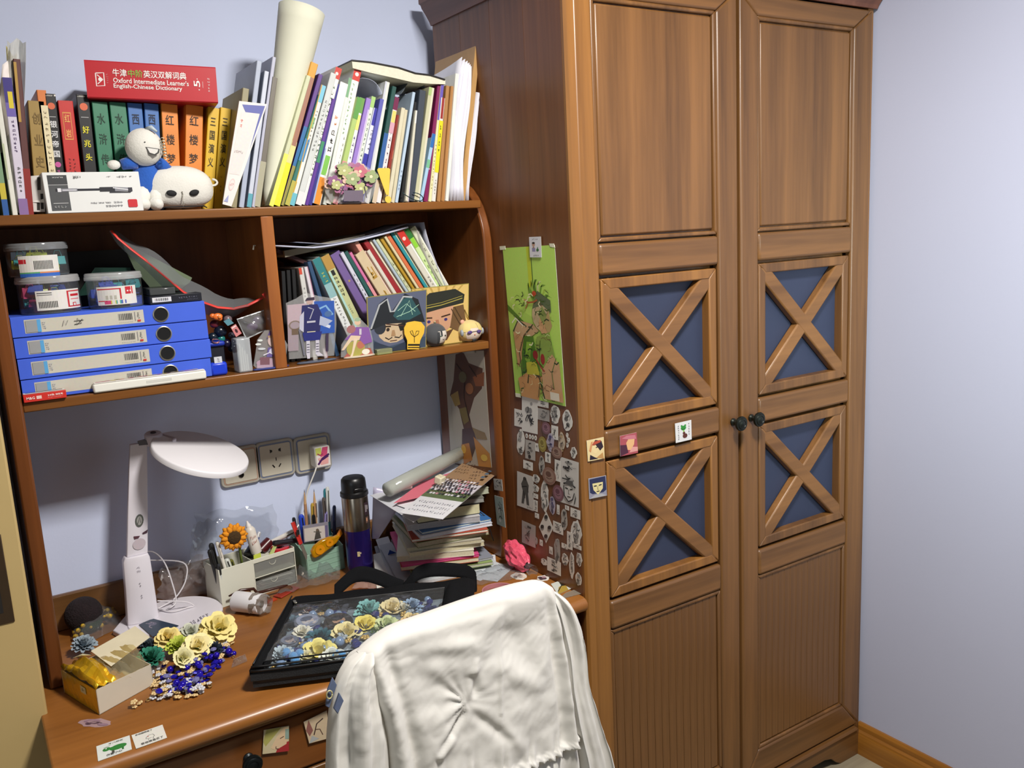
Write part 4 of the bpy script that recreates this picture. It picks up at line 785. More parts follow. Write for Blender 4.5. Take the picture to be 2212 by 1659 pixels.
# clip jars
acr = clear('#e8ecf0', .06, .05, 'clear_jar', .3)
def jar(label, cx, cy, z0, r, h, seed, lab_cols, lid, cols, a0=-pi / 2, bar=True, title=None):
    o = thing('clip_jar', label, 'jar', (cx, cy, z0), group='clear jars of coloured clips')
    T = Matrix.Translation((cx, cy, 0))
    part('jar_wall', B().lathe([(r * .97, z0 + .0005), (r, z0 + .003), (r, z0 + h - .012), (r * 1.02, z0 + h - .011)], 40, T, cap=False), acr, o, smooth=True)
    part('jar_base', B().lathe([(0, z0 + .0003), (r * .97, z0 + .0003), (r * .97, z0 + .002), (0, z0 + .002)], 30, T, cap=False), mat('#505a60', .2), o)
    part('lid', B().lathe([(r * 1.03, z0 + h - .013), (r * 1.05, z0 + h - .012), (r * 1.05, z0 + h - .007), (r * 1.03, z0 + h - .006), (r * 1.03, z0 + h - .002), (r, z0 + h), (r * .9, z0 + h), (0, z0 + h - .0006)], 40, T, cap=False), clear(lid, .3, .1, 'clear_lid', .4), o, smooth=40)
    g = B(); a1, a2, za, zb_ = lab_cols[0], lab_cols[1], z0 + h * .10, z0 + h * .62
    rr = r + .0004
    pp = lambda u, v, k=0: (cx + (rr + .0001 * k) * cos(a1 + (a2 - a1) * u), cy + (rr + .0001 * k) * sin(a1 + (a2 - a1) * u), za + (zb_ - za) * v)
    def band(u0, v0, u1, v1, col, k, n=8):
        n = max(1, int(abs(u1 - u0) * 14))
        for i in range(n):
            a, b_ = u0 + (u1 - u0) * i / n, u0 + (u1 - u0) * (i + 1) / n
            g.add([pp(a, v0, k), pp(b_, v0, k), pp(b_, v1, k), pp(a, v1, k)], [(0, 1, 2, 3)], col)
    band(0, 0, 1, 1, '#dedbd6', 0)
    for b_ in lab_cols[2]: band(*b_)
    part('paper_label', g, printmat(), o, label='white printed label')
    # binder clips heaped inside
    r6 = random.Random(seed)
    for k in range(20):
        a = r6.uniform(0, 6.28); q_ = r * .62 * r6.uniform(.3, 1) ; zz = z0 + .009 + (h - .03) * (k / 20)
        if k % 2: a = -pi / 2 + r6.uniform(-1.4, 1.4); q_ = r * .70
        M = Matrix.Translation((cx + q_ * cos(a), cy + q_ * sin(a), zz)) @ Matrix.Rotation(r6.uniform(-.5, .5), 4, 'Z') @ Matrix.Rotation(r6.uniform(-.6, .6), 4, 'X') @ Matrix.Scale(1.35, 4)
        b = B().prism([M @ Vector(v) for v in ((-.0085, -.004, -.005), (-.0085, .004, -.005), (-.0085, .0008, .006), (-.0085, -.0008, .006))], (M.to_3x3() @ Vector((.017, 0, 0))))
        b.tube([M @ Vector(v) for v in ((-.005, -.001, .006), (-.003, -.004, .013), (.003, -.004, .013), (.005, -.001, .006))], .0005, 4)
        part('binder_clip', b, mat(r6.choice(cols), .35), o)
    return o
red, blk = '#c02430', '#2a2a2a'
cols = ['#5468c0', '#d8547c', '#c8d050', '#48b0b0', '#8a2c50', '#40406c']
zj = 1.4315
bars = lambda u0, u1, v0, v1, n: [(u0 + (u1 - u0) * k / n, v0, u0 + (u1 - u0) * (k + .55) / n, v1, blk, 1) for k in range(n)]
jl = at(118, 640, 'y', -.165); jr = at(238, 630, 'y', -.165)
jar('clear jar of coloured clips below the stacked jar, barcode label', .075, -.156, zj, .050, .066, 2, (-2.1, -.45, [(.03, .86, .32, .90, blk, 1), (.03, .76, .32, .80, '#777777', 1)] + bars(.05, .42, .12, .45, 12) + [(.62, .08, .66, .92, red, 1), (.62, .86, 1, .92, red, 1), (.62, .08, 1, .14, red, 1), (.7, .62, .95, .74, red, 1), (.7, .45, .95, .5, '#d87078', 1), (.74, .1, .84, .3, red, 2), (.76, .14, .82, .26, '#dedbd6', 3)]), '#ffffff', cols)
jar('clear jar of coloured clips with red logo label, right of the barcode jar', .184, -.160, zj, .0475, .064, 5, (-2.4, -.9, [(.02, .84, .6, .90, red, 1), (.56, .3, .6, .9, red, 1), (.02, .2, .25, .25, red, 1), (.18, .05, .34, .25, '#d04878', 1), (.34, .05, .46, .25, '#c8c848', 1), (.46, .05, .58, .25, '#48a0a0', 1), (.58, .05, .7, .25, '#4858b0', 1), (.7, .55, .9, .95, red, 1), (.74, .68, .86, .76, '#e8d8d8', 2)] + [(.22 + .1 * k, .3, .28 + .1 * k, .52, '#b8b4a8', 1) for k in range(3)]), '#ffffff', ['#5468c0', '#6070d0', '#48b0b0', '#30304c', '#d8547c'])
jar('upper clear jar stacked on the barcode jar, wide white label and blue rim', .065, -.150, zj + .0665, .0490, .058, 8, (-2.3, -.95, [(.0, .55, .2, .8, red, 1)] + bars(.38, .85, .2, .7, 14) + [(0, -.22, 1, -.02, '#2c60b8', 1), (0, -.02, .5, .06, '#58a068', 1), (.5, -.02, 1, .06, '#d88850', 1)]), '#c8ccd0', ['#48b0b0', '#d8d838', '#5c6c78', '#c8d050'])
# dark boxes at the right of the jars
q = quad([(306, 662), (420, 652), (400, 632), (306, 640)], 'y', -.19)
db = thing('dark_box', 'flat dark blue-black box with white barcode label on the blue files', 'box', (q[0].x + .04, -.18, zj))
part('box_body', B().box(.236, .330, -.200, -.09, zj + .0004, zj + .016), mat('#181a24', .4, noise=.1), db, bevel=.001)
P([(.240, -.2, zj + .004), (.274, -.2, zj + .004), (.274, -.2, zj + .013), (.240, -.2, zj + .013)]).rect(0, 0, 1, 1, '#dcdce0').bars(.15, .25, .85, .8, 12, '#555555').out('barcode_label', db)
P([(.276, -.2, zj + .003), (.328, -.2, zj + .003), (.328, -.2, zj + .013), (.276, -.2, zj + .013)]).marks(.2, .5, .9, .8, 8, '#7a7c90').marks(.5, .1, .9, .3, 8, '#6a6c80').out('box_print', db)
single('plastic_case', B().box(.238, .284, -.196, -.12, zj + .0166, zj + .030), clear('#8a8e90', .25, .1, 'smoky_case'), 'small smoky clear case on top of the flat dark box', 'case', bevel=.002)
# things behind: green folders, open dark carton
single('carton', B().box(.05, .27, -.06, .03, zj + .0005, zj + .105).box(.052, .268, -.061, -.0598, zj + .01, zj + .1), mat('#1c1810', .7), 'open dark carton standing behind the jars', 'box')
single('green_folder', B().prism(quad([(165, 640), (290, 625), (282, 578), (205, 578)], 'y', -.10), (0, .004, 0)), mat('#1e4a3a', .4), 'dark green folder edge between the jars and the carton', 'folder')
gq = [(235, 500), (280, 580), (330, 640), (400, 620), (418, 602), (300, 520), (262, 515)]
single('document_sleeve', B().prism([at(x, y, 'y', -.12) for x, y in ((262, 520), (415, 600), (410, 610), (385, 628), (330, 628), (290, 580))], (0, .003, 0)), mat('#6e7c60', .4, noise=.2, scale=12), 'milky green document sleeve slanting behind the red zip bag', 'folder')
zb_ = thing('zip_bag', 'clear mesh zip bag with red zip sagging from the top left to the divider', 'bag', at(420, 600, 'y', -.17))
zp = [(240, 498), (255, 515), (285, 540), (322, 568), (360, 600), (395, 630), (430, 650), (470, 664), (505, 667), (535, 660), (560, 647), (582, 634)]
zpt = [at(x, y, 'y', -.185 - .01 * sin(i * .5)) for i, (x, y) in enumerate(zp)]
part('zip', B().tube(zpt, .0030, 8, sq=.5), mat('#d43c34', .45), zb_, smooth=True, label='red zip')
part('zip_slider', B().prism([at(x, y, 'y', -.196) for x, y in ((566, 636), (578, 628), (588, 630), (586, 640), (572, 644))], (0, .004, 0)), mat('#d43c34', .45), zb_, bevel=.001)
def bagf(u, v):
    i = min(len(zpt) - 2, int(u * (len(zpt) - 1))); t = u * (len(zpt) - 1) - i; e = zpt[i].lerp(zpt[i + 1], t)
    return e + Vector((.012 * v, .05 * v + .006 * sin(u * 14), (.030 * sin(pi * min(1, u * 1.1)) + .003 * sin(u * 25)) * v))
part('film', B().grid(bagf, 30, 6), clear('#c8ccd0', .22, .15, 'mesh_film'), zb_, smooth=True)
def bagf2(u, v):
    i = min(len(zpt) - 2, int(u * (len(zpt) - 1))); t = u * (len(zpt) - 1) - i; e = zpt[i].lerp(zpt[i + 1], t)
    return e + Vector((0, .004 + .02 * v, -.024 * v * sin(pi * min(1, u)) - .002 * sin(u * 20)))
part('film', B().grid(bagf2, 30, 4), clear('#c8ccd0', .22, .15, 'mesh_film'), zb_, smooth=True)

# trinkets between files and divider
def pin(name, lab, px, py, Y, M=None, cat='trinket'): return at(px, py, 'y', Y)
c = at(470, 684, 'y', -.18)
o = thing('orange_charm', 'bright orange plastic flower-like charm beside the blue files', 'charm', (c.x, c.y, c.z))
part('petals', B().add([], []).ball(c, (.010, .005, .007)).ball(c + Vector((-.009, .002, .002)), (.006, .004, .005)).ball(c + Vector((.004, 0, -.004)), (.005, .004, .005)), mat('#e0702c', .35), o, smooth=True)
part('centre', B().ball(c + Vector((.003, -.0055, 0)), (.004, .002, .004)), mat('#f08840', .3), o, smooth=True)
r7 = random.Random(9)
heap = [((463, 700), .009, '#6a2430', 'dark red glass-like bauble under the orange charm'), ((492, 690), .009, '#6c5c60', 'greyish pink translucent bauble right of the orange charm'), ((476, 716), .013, '#101828', 'large black bauble in the heap beside the files'), ((478, 732), .008, '#20706c', 'teal bauble low in the heap beside the files'), ((460, 728), .010, '#14202c', 'blue-black bauble against the blue files'), ((490, 742), .010, '#181030', 'dark violet bauble low in the trinket heap'), ((463, 742), .008, '#2c3c28', 'dark olive bauble just above the blue case'), ((500, 724), .007, '#3a3440', 'dark grey bauble next to the red tag'), ((505, 752), .012, '#15141f', 'black pouch-like lump above the clear case')]
for (px, py), rr, cc, lab in heap:
    single('bauble', B().ball(at(px, py, 'y', -.165), (rr, rr * .8, rr * .9), 12, 8), mat(cc, .25), lab, 'charm', smooth=True, group='trinkets heaped beside the blue files')
q = quad([(510, 728), (522, 720), (509, 700), (498, 707)], 'y', -.19)
tg = single('red_tag', B().prism(q, (0, .001, 0)), mat('#c88888', .5), 'small pink and red card tag slanting in the trinket heap', 'tag'); P(q).rect(0, 0, 1, 1, '#c87c7c').ell(.5, .45, .2, .2, '#3c1820').rect(.1, .8, .9, .92, '#e8d0cc').out('tag_print', tg)
q = quad([(492, 704), (505, 698), (495, 688), (483, 694)], 'y', -.188)
single('cyan_tag', B().prism(q, (0, .002, 0)), mat('#5a8a98', .3), 'small pale cyan tag above the pink and red card tag', 'tag')
single('metal_rings', B().tube([at(466 + 8 * cos(t), 738 + 4 * sin(t) - t * .3, 'y', -.197) for t in [i * .5 for i in range(22)]], .0007, 5), mat('#9a6c6c', .3, .8), 'thin pinkish metal rings above the blue case', 'ring', smooth=True)
# blue case with tag
bx0, bx1 = atz(453, -.2, S2), atz(494, -.2, S2)
z = S2 + .0005
bc = thing('blue_case', 'small royal blue and black case with white tag between files and clear case', 'case', ((bx0 + bx1) / 2, -.19, S2))
part('case_back', B().box(bx0, bx1, -.19, -.15, z, z + .064), mat('#0c0e1c', .5), bc, bevel=.003)
part('lid', B().box(bx0 - .001, bx1 + .001, -.196, -.148, z + .056, z + .066), mat('#1c34a0', .4), bc, bevel=.004)
part('tray', B().box(bx0 + .002, bx1 - .002, -.207, -.19, z, z + .026), mat('#1c3cc8', .35), bc, bevel=.005)
f = [(bx0 + .011, -.205, z + .024), (bx0 + .026, -.205, z + .024), (bx0 + .026, -.204, z + .037), (bx0 + .011, -.204, z + .037)]
part('tag', B().prism(f, (0, .001, 0)), mat('#c4c6cc', .5), bc); P(f).marks(.35, .2, .7, .8, 3, '#444444', True).out('tag_print', bc)
# clear case of sticks
bx0, bx1 = atz(515, -.2, S2), atz(545, -.2, S2)
cc_ = thing('clear_case', 'upright frosted clear plastic case holding white strips', 'case', ((bx0 + bx1) / 2, -.19, S2))
part('case_body', B().box(bx0, bx1, -.208, -.17, z, z + .068), clear('#dfe4e8', .45, .15, 'frosted_case'), cc_, bevel=.003)
for k in range(4): part('white_strip', B().box(bx0 + .006 + .005 * k, bx0 + .009 + .005 * k, -.203 + .003 * k, -.202 + .003 * k, z + .002, z + .058 - .008 * k), mat('#dcd8cc', .6), cc_)
# clear pouch with dark contents
q = [at(x, y, 'y', -.175) for x, y in ((532, 732), (577, 706), (592, 704), (583, 666), (572, 670), (512, 690))]
po = thing('clear_pouch', 'shiny clear plastic pouch leaning against the divider above the purple stand', 'pouch', q[0])
def pouchf(u, v):
    a = q[5].lerp(q[4], u); b = q[0].lerp(q[2], u); s = sin(pi * u) * sin(pi * v)
    return b.lerp(a, v) + Vector((0, -.010 * s + .002 * sin(u * 17 + v * 9), 0))
part('film', B().grid(pouchf, 14, 10), clear('#dfe2e4', .16, .05, 'shiny_film', .5), po, smooth=True)
part('rim', B().tube([q[0], q[2], q[3], q[5], q[0]], .0014, 6), clear('#e8ecec', .5, .1, 'film_rim'), po)
part('contents', B().ball(at(560, 692, 'y', -.168), (.014, .004, .009)).ball(at(545, 706, 'y', -.168), (.012, .004, .008)), mat('#6a4a70', .4, noise=.4), po, smooth=True)
# purple acrylic stand left
def chibi(p):
    p.rect(.1, .02, .8, .16, '#b8a0ac').ell(.5, .15, .42, .12, '#b498a8').rect(.2, .1, .5, .3, '#7c5660').ell(.62, .72, .18, .16, '#ccb4b0').poly([(.4, .78), (.5, .98), (.78, .95), (.86, .76), (.62, .84)], '#5c4884').rect(.44, .8, .8, .86, '#a88c68').poly([(.45, .55), (.8, .55), (.88, .3), (.4, .3)], '#6a5c98').ell(.6, .45, .12, .08, '#c8c4dc').ell(.85, .4, .1, .12, '#8c88a8').ell(.2, .74, .08, .03, '#d8dcd8').ell(.14, .64, .09, .03, '#d8dcd8').ell(.25, .52, .12, .03, '#c8ccd0').line([(.3, .35), (.5, .42), (.7, .33)], .002, '#e0dce8').line([(.75, .6), (.9, .5)], .002, '#4a4468')
card_stand('acrylic_stand', 'rounded purple-grey acrylic stand beside the divider in the left bay', [(548, 790), (556, 797), (580, 798), (604, 792), (618, 770), (622, 745), (608, 722), (592, 712), (572, 714), (556, 735), (553, 760)], -.206, S2, draw=chibi, base=.037, quadpx=[(548, 797), (616, 795), (616, 712), (548, 714)], basecol='#3c4480', thick=.003)

# ------------------------------------------------------------------ middle shelf, right bay: slanted books
G2 = dict(group='books slanting on the middle shelf', zs=S2)
for k in range(3):
    book(['black exercise book against the divider', 'middle black exercise book beside the divider', 'black exercise book next to the red-tipped white booklet'][k], 622 + 12 * k, 612 + 11 * k, 586 - 2 * k, .010, '#0f1012', Yf=-.15, dp=.15, **G2)
T2 = [
 (650, 579, 712, .012, '#c8c8c4', 'white booklet with a red tip beside the black ones', [('r', 0, .93, .6, 1, '#c84a38'), M5(7, '#888888', .5, .8)]),
 (661, 577, 735, .009, '#d4ccd4', 'thin lilac-edged white booklet second from the black ones', [('r', .8, 0, 1, 1, '#a8748c')]),
 (668, 566, 760, .010, '#2c4a6c', 'thin navy book left of the teal-topped one', []),
 (682, 560, 806, .020, '#d8dcdc', 'white-grey book with a teal top and yellow title', [('r', 0, .74, 1, 1, '#2f7c80'), ('m', .3, .75, .75, .86, 4, '#d8d048'), ('r', 0, .6, 1, .74, '#8cb4b8'), M5(9, '#888888', .3, .6), ('r', 0, .0, .4, .3, '#a8a8a8')]),
 (701, 554, 832, .022, '#b8bc8c', 'pale olive book with black title and gold top', [('r', 0, .86, 1, 1, '#b08a44'), ('r', .3, .8, .7, .85, '#222222'), ('m', .25, .58, .75, .79, 5, '#444438'), ('m', .4, .4, .6, .5, 5, '#7c7c60'), ('r', 0, .0, .25, .85, '#a8d0c8')]),
 (722, 549, 868, .027, '#6e5890', 'thick purple book in the slanted row', [('e', .4, .72, .1, '#a89048'), ('e', .6, .4, .1, '#a89048')]),
 (738, 547, 884, .010, '#c8c8d8', 'thin whitish violet booklet beside the thick purple one', [M5(8, '#777777', .4, .8)]),
 (747, 545, 896, .010, '#235450', 'dark teal booklet left of the pink one', []),
 (757, 547, 906, .008, '#c8709c', 'thin pink booklet left of the beige one', [('r', 0, .3, 1, .7, '#d89098')]),
 (775, 548, 928, .026, '#cbb896', 'thick beige book with gold blocky characters', [('m', .2, .66, .85, .95, 1, '#b08838'), ('m', .2, .45, .85, .62, 1, '#b08838'), ('r', .3, .28, .35, .42, '#3c2420')]),
 (769, 524, 934, .012, '#d89888', 'salmon pink book rising behind the beige one', []),
 (787, 545, 944, .009, '#ddc8bc', 'pale pink booklet right of the beige book', []),
 (795, 542, 952, .009, '#d0ccc0', 'grey-cream booklet left of the dark red book', []),
 (789, 523, 964, .013, '#94242c', 'dark red book among the slanted cream ones', []),
 (800, 521, 974, .009, '#e0d4bc', 'cream booklet just right of the dark red book', []),
 (807, 519, 981, .007, '#a8b8c4', 'thin grey-blue booklet in the slanted row', []),
 (814, 518, 988, .008, '#c4c8a4', 'thin pale green booklet in the slanted row', [M5(9, '#7c8060', .3, .8)]),
 (824, 515, 999, .012, '#b08c2c', 'mustard gold book in the slanted row', [('r', .8, 0, 1, 1, '#d0c088')]),
 (832, 512, 1006, .006, '#d0c4a0', 'thin cream booklet between mustard and orange', []),
 (836, 506, 1013, .010, '#cc6c44', 'orange coral book in the slanted row', []),
 (846, 502, 1023, .011, '#2c8c98', 'turquoise book in the slanted row', [('r', .75, 0, 1, 1, '#c8c8a8')]),
 (862, 500, 1036, .018, '#d0ccc0', 'white-grey book with a red head and round logo', [('r', 0, .87, 1, 1, '#c83028'), ('e', .45, .93, .28, '#e8c8c0'), ('r', .75, 0, 1, .87, '#eeeeea'), M5(9, '#777777', .3, .6, .4, .7)]),
 (877, 496, 1046, .013, '#c4dc9c', 'light green book with dark green and lime head', [('r', 0, .92, 1, 1, '#2c7434'), ('r', .1, .84, .9, .92, '#8cd038'), M5(12, '#7a9a5c', .1, .75)]),
 (891, 493, 1056, .016, '#c8ccb4', 'greyish cream book near the right end of the slanted row', [('r', .78, 0, 1, 1, '#eceae0'), M5(5, '#888870', .6, .9)]),
]
for k, (xt, yt, xb, t, col, lab, dec) in enumerate(T2):
    # foot kept inside the bay: lean of every book about 36 degrees
    book(lab, min(xb - 30, 640 + (xb - 640) * .93), xt, yt, t, col, Yf=-.158 + .003 * (k % 3), dp=.155, deco=dec, **G2)
def slant(name, x, xb, yt, t, col, lab, Y=-.15, dp=.15):
    return book(lab, xb, x, yt, t, col, Yf=Y, dp=dp, name=name, cat='folder' if name == 'folder' else 'book', **G2)
slant('folder', 902, 1015, 495, .005, '#3c4044', 'dark grey plastic folder near the right end of the slanted row')
single('paper_sheet', B().grid(lambda u, v: (at(905 + 122 * (1 - v) ** 1.15 + 4 * sin(v * 6), 762 - 262 * v + 5 * sin(u * 5), 'y', -.158) + Vector((0, .14 * u, 0))), 5, 12), mat('#a8a69c', .7, noise=.15), 'crinkled grey newsprint curving down at the right end of the row', 'paper', smooth=True, solid=.003)
single('paper_sheet', B().grid(lambda u, v: (at(916 + 122 * (1 - v) ** 1.3, 765 - 285 * v, 'y', -.155) + Vector((0, .14 * u, 0))), 5, 12), mat('#c4c6d8', .7), 'smooth bluish white sheet at the very right end of the row', 'paper', smooth=True, solid=.0012)
# sheets lying on top of the slanted row
def toppaper(y0, lab, col, Y0, Y1, x0=598, x1=882, off=0, th=.0012):
    f = lambda u, v: at(x0 + (x1 - x0) * u, y0 + 7 * sin(u * 2.2) * (1 if u < .5 else 1) - 62 * max(0, u - .28) ** 1.2 * 1.1 + off, 'y', Y0) + Vector((0, (Y1 - Y0) * v, 0))
    single('paper_sheet', B().grid(f, 14, 3), mat(col, .6), lab, 'paper', smooth=True, solid=th)
toppaper(531, 'white curled sheets lying over the slanted books', '#b8bcd0', -.165, -.04, th=.003)
toppaper(523, 'upper thin grey sheet rising towards the right of the slanted row', '#8c90a0', -.15, -.03, x0=640, x1=880)
single('book', B().prism([at(x, y, 'y', -.14) for x, y in ((616, 556), (792, 518), (788, 506), (614, 542))], (0, .12, 0)), mat('#8a8474', .8, noise=.1), 'worn beige page block lying beneath the loose sheets', 'book')
single('book', B().prism([at(x, y, 'y', -.13) for x, y in ((598, 545), (672, 576), (668, 566), (600, 538))], (0, .12, 0)), mat('#3c1418', .5), 'dark maroon book slanting down from the divider', 'book')

# square art boards
ab1 = quad([(797, 768), (921, 755), (922, 625), (792, 642)], 'y', -.198)
for v in ab1: v.z = max(v.z, S2 + .0006)
ab2 = quad([(893, 757), (1012, 744), (1013, 612), (889, 624)], 'y', -.188)
for v in ab2: v.z = max(v.z, S2 + .0006)
o1 = thing('art_board', 'square gilt-edged board showing a stylised face with a dark three-cornered hat', 'picture', (ab1[0].x + .06, -.198, S2))
part('board', B().prism(ab1, (0, .003, 0)), mat('#a89a50', .4, .3), o1, label='gold edge')
p = P(ab1)
p.rect(.012, .012, .988, .988, '#5a6078').poly([(.02, .3), (.3, .1), (.98, .2), (.98, .02), (.02, .02)], '#3c4c60').ell(.42, .38, .26, .22, '#c8b090').ell(.2, .45, .1, .12, '#2c3038').poly([(.03, .42), (.18, .85), (.32, .95), (.4, .7), (.62, .98), (.85, .85), (.97, .45), (.6, .48), (.3, .5)], '#20242a')
p.poly([(.42, .62), (.55, .88), (.72, .92), (.9, .6), (.7, .52), (.5, .54)], '#2c5258').line([(.05, .45), (.2, .84), (.33, .92), (.38, .7), (.44, .7), (.6, .93), (.75, .9)], .004, '#a8acb0').line([(.5, .7), (.65, .8), (.8, .65)], .0012, '#a8d0b8').line([(.55, .6), (.7, .85), (.75, .6)], .0012, '#a8d0b8').line([(.48, .6), (.7, .66), (.86, .76)], .0012, '#a8d0b8')
p.poly([(.5, .47), (.64, .49), (.62, .36), (.54, .35)], '#24221f').line([(.3, .5), (.64, .42)], .002, '#4a2c24').ell(.33, .40, .028, .03, '#302420').line([(.28, .46), (.38, .45)], .003, '#3a2a20').poly([(.4, .38), (.44, .38), (.46, .28), (.38, .28)], '#a88460').line([(.28, .27), (.34, .23), (.4, .26)], .002, '#2a2420').line([(.44, .26), (.52, .24), (.56, .28)], .002, '#2a2420').line([(.36, .2), (.48, .2)], .0015, '#5a3428').poly([(.05, .02), (.1, .22), (.4, .08), (.75, .2), (.9, .02)], '#2c3648')
p.out('picture', o1)
o2 = thing('art_board', 'square gilt-edged board showing a stylised face under a flat dark beret-like cap', 'picture', (ab2[0].x + .06, -.188, S2))
part('board', B().prism(ab2, (0, .003, 0)), mat('#a89a50', .4, .3), o2, label='gold edge')
p = P(ab2)
p.rect(.012, .012, .988, .988, '#d8b870')
for k in range(7): p.poly([(.02 + .14 * k, .985), (.06 + .14 * k, .985), (.5, .6)], '#b89850')
p.poly([(.65, .62), (.9, .65), (.95, .35), (.8, .2), (.62, .3)], '#6c5034').poly([(.1, .66), (.2, .3), (.45, .12), (.66, .3), (.72, .66)], '#c8987a').poly([(.08, .55), (.1, .75), (.3, .9), (.75, .93), (.92, .82), (.9, .68), (.5, .62)], '#2a2c28').line([(.1, .64), (.5, .68), (.88, .76)], .002, '#a89a48').line([(.1, .68), (.5, .72), (.88, .8)], .0012, '#a89a48')
p.ell(.28, .42, .03, .025, '#3a3070').ell(.58, .43, .03, .025, '#3a3070').line([(.2, .49), (.34, .48)], .003, '#3a2418').line([(.5, .48), (.66, .51)], .003, '#3a2418').poly([(.4, .44), (.45, .44), (.48, .3), (.38, .3)], '#a87058').poly([(.2, .25), (.45, .18), (.72, .26), (.6, .08), (.3, .08)], '#5a3c28').line([(.68, .6), (.85, .3)], .002, '#4c3824').line([(.74, .62), (.9, .34)], .002, '#4c3824')
p.out('picture', o2)
# light-bulb card
bc_ = [(880, 757), (905, 757), (908, 738), (916, 722), (918, 708), (910, 698), (896, 696), (880, 699), (873, 711), (874, 724), (880, 738)]
pts = [at(x, y, 'y', -.208) for x, y in bc_]
zmin = min(v.z for v in pts)
lb = thing('bulb_card', 'yellow paper light bulb standing in front of the two art boards', 'card', (pts[0].x, -.208, S2))
part('card', B().prism([Vector((v.x, v.y, v.z - zmin + S2 + .0006)) for v in pts], (0, .0015, 0)), mat('#e4b83c', .6), lb)
p = P([Vector((v.x, v.y, v.z - zmin + S2)) for v in quad([(872, 757), (918, 757), (918, 696), (872, 696)], 'y', -.2082)])
p.line([(.5, .25), (.5, .45), (.36, .55), (.3, .64), (.4, .68), (.5, .45), (.6, .66), (.72, .66), (.68, .55), (.5, .45)], .0015, '#4a3c1c').rect(.2, .14, .75, .2, '#1c1a16').rect(.2, .06, .75, .09, '#1c1a16').out('drawing', lb)
single('clear_block', B().box(*sorted((atz(812, -.206, S2), atz(845, -.206, S2))), -.214, -.199, S2 + .0004, S2 + .012), clear('#d8dca8', .3, .1, 'yellow_acrylic'), 'small yellowish clear block before the three-cornered hat board', 'block', bevel=.001)
# plush balls
def plushball(name, lab, px, Y, rx, rz, col, hairdraw):
    c = at(px[0], px[1], 'y', Y); c.z = S2 + rz
    o = thing(name, lab, 'plush toy', (c.x, Y, S2))
    part('body', B().ball(c, (rx, rx * .8, rz), 24, 16), mat(col, .85, noise=.1, sheen=.3), o, smooth=True)
    hairdraw(o, c, rx, rz); return o
def skin(o, c, rx, rz, m, u0, u1, v0, v1, k=1.01, name='face'):
    g = B().grid(lambda u, v: (lambda a, b: c + Vector((rx * k * cos(b) * sin(a), -rx * .8 * k * cos(b) * cos(a), rz * k * sin(b))))(u0 + (u1 - u0) * u, v0 + (v1 - v0) * v), 10, 8)
    part(name, g, m, o, smooth=True)
def h1(o, c, rx, rz):
    skin(o, c, rx, rz, mat('#d8d0c8', .8), -.1, .85, -.75, .35)
    skin(o, c, rx, rz, mat('#3a3c40', .85), .12, .3, -.1, .4, 1.025, 'hair_fringe'); skin(o, c, rx, rz, mat('#3a3c40', .85), -.15, .05, -.75, .3, 1.03, 'hair_fringe')
    for a in (.12, .6): part('eye', B().ball(c + Vector((rx * sin(a) * .97, -rx * .8 * cos(a) * 1.0, -.002)), (.003, .0015, .0018), 10, 6), mat('#5c7468' if a < .3 else '#22201e', .4), o, smooth=True)
    part('mouth', B().tube([c + Vector((rx * .3, -rx * .8 * .87, -.010)), c + Vector((rx * .4, -rx * .8 * .84, -.0108)), c + Vector((rx * .48, -rx * .8 * .80, -.0100))], .0006, 5), mat('#3a2420', .6), o)
    part('chain_stub', B().ball(c + Vector((.002, 0, rz + .002)), .003, 8, 6), mat('#c8b890', .3, .8), o, smooth=True)
plushball('plush_ball', 'small round plush ball with charcoal hair, in front of the beret board', (940, 733), -.190, .0285, .0262, '#44464a', h1)
def h2(o, c, rx, rz):
    skin(o, c, rx, rz, mat('#e0cfc2', .8), -.75, .75, -.75, .3)
    skin(o, c, rx, rz, mat('#d8c480', .85), -1.0, -.35, .0, .8, 1.03, 'hair_lock'); skin(o, c, rx, rz, mat('#d8c480', .85), .35, 1.0, .0, .8, 1.03, 'hair_lock')
    g = B()
    for a in (-.42, .36): g.ball(c + Vector((rx * sin(a) * 1.02, -rx * .8 * cos(a) * 1.04, -.001)), (.0065, .002, .0042), 12, 7)
    part('sunglasses', g, mat('#5c4a84', .15), o, smooth=True, label='violet sunglasses')
    part('bridge', B().tube([c + Vector((-.008, -rx * .8 * 1.05, 0)), c + Vector((.007, -rx * .8 * 1.05, .001))], .0006, 5), mat('#2c2430', .4), o)
    part('nose', B().ball(c + Vector((0, -rx * .8 * .98, -.007)), (.002, .0012, .0015), 8, 5), mat('#e08868', .6), o, smooth=True)
    for s_ in (-1, 1): part('ear_cup', B().ball(c + Vector((s_ * rx * .9, -rx * .35, -.002)), (.004, .006, .008), 10, 8), mat('#9aa0a8', .5), o, smooth=True)
    part('ear', B().ball(c + Vector((-rx * .6, 0, rz * .85)), (.006, .004, .006), 10, 6), mat('#d8a48c', .8), o, smooth=True)
    part('bow', B().ball(c + Vector((.001, -rx * .62, -rz * .78)), (.007, .0025, .0025), 10, 6), mat('#26262c', .6), o, smooth=True)
    part('chain', B().tube([c + Vector((.0, 0, rz)), c + Vector((-.006, -.003, rz + .012)), c + Vector((-.010, .0, rz + .025))], .0009, 6), mat('#c8a860', .3, .8), o)
plushball('plush_ball', 'small round plush ball with blond hair and violet sunglasses at the right end', (1015, 722), -.190, .0300, .0255, '#d4bf80', h2)
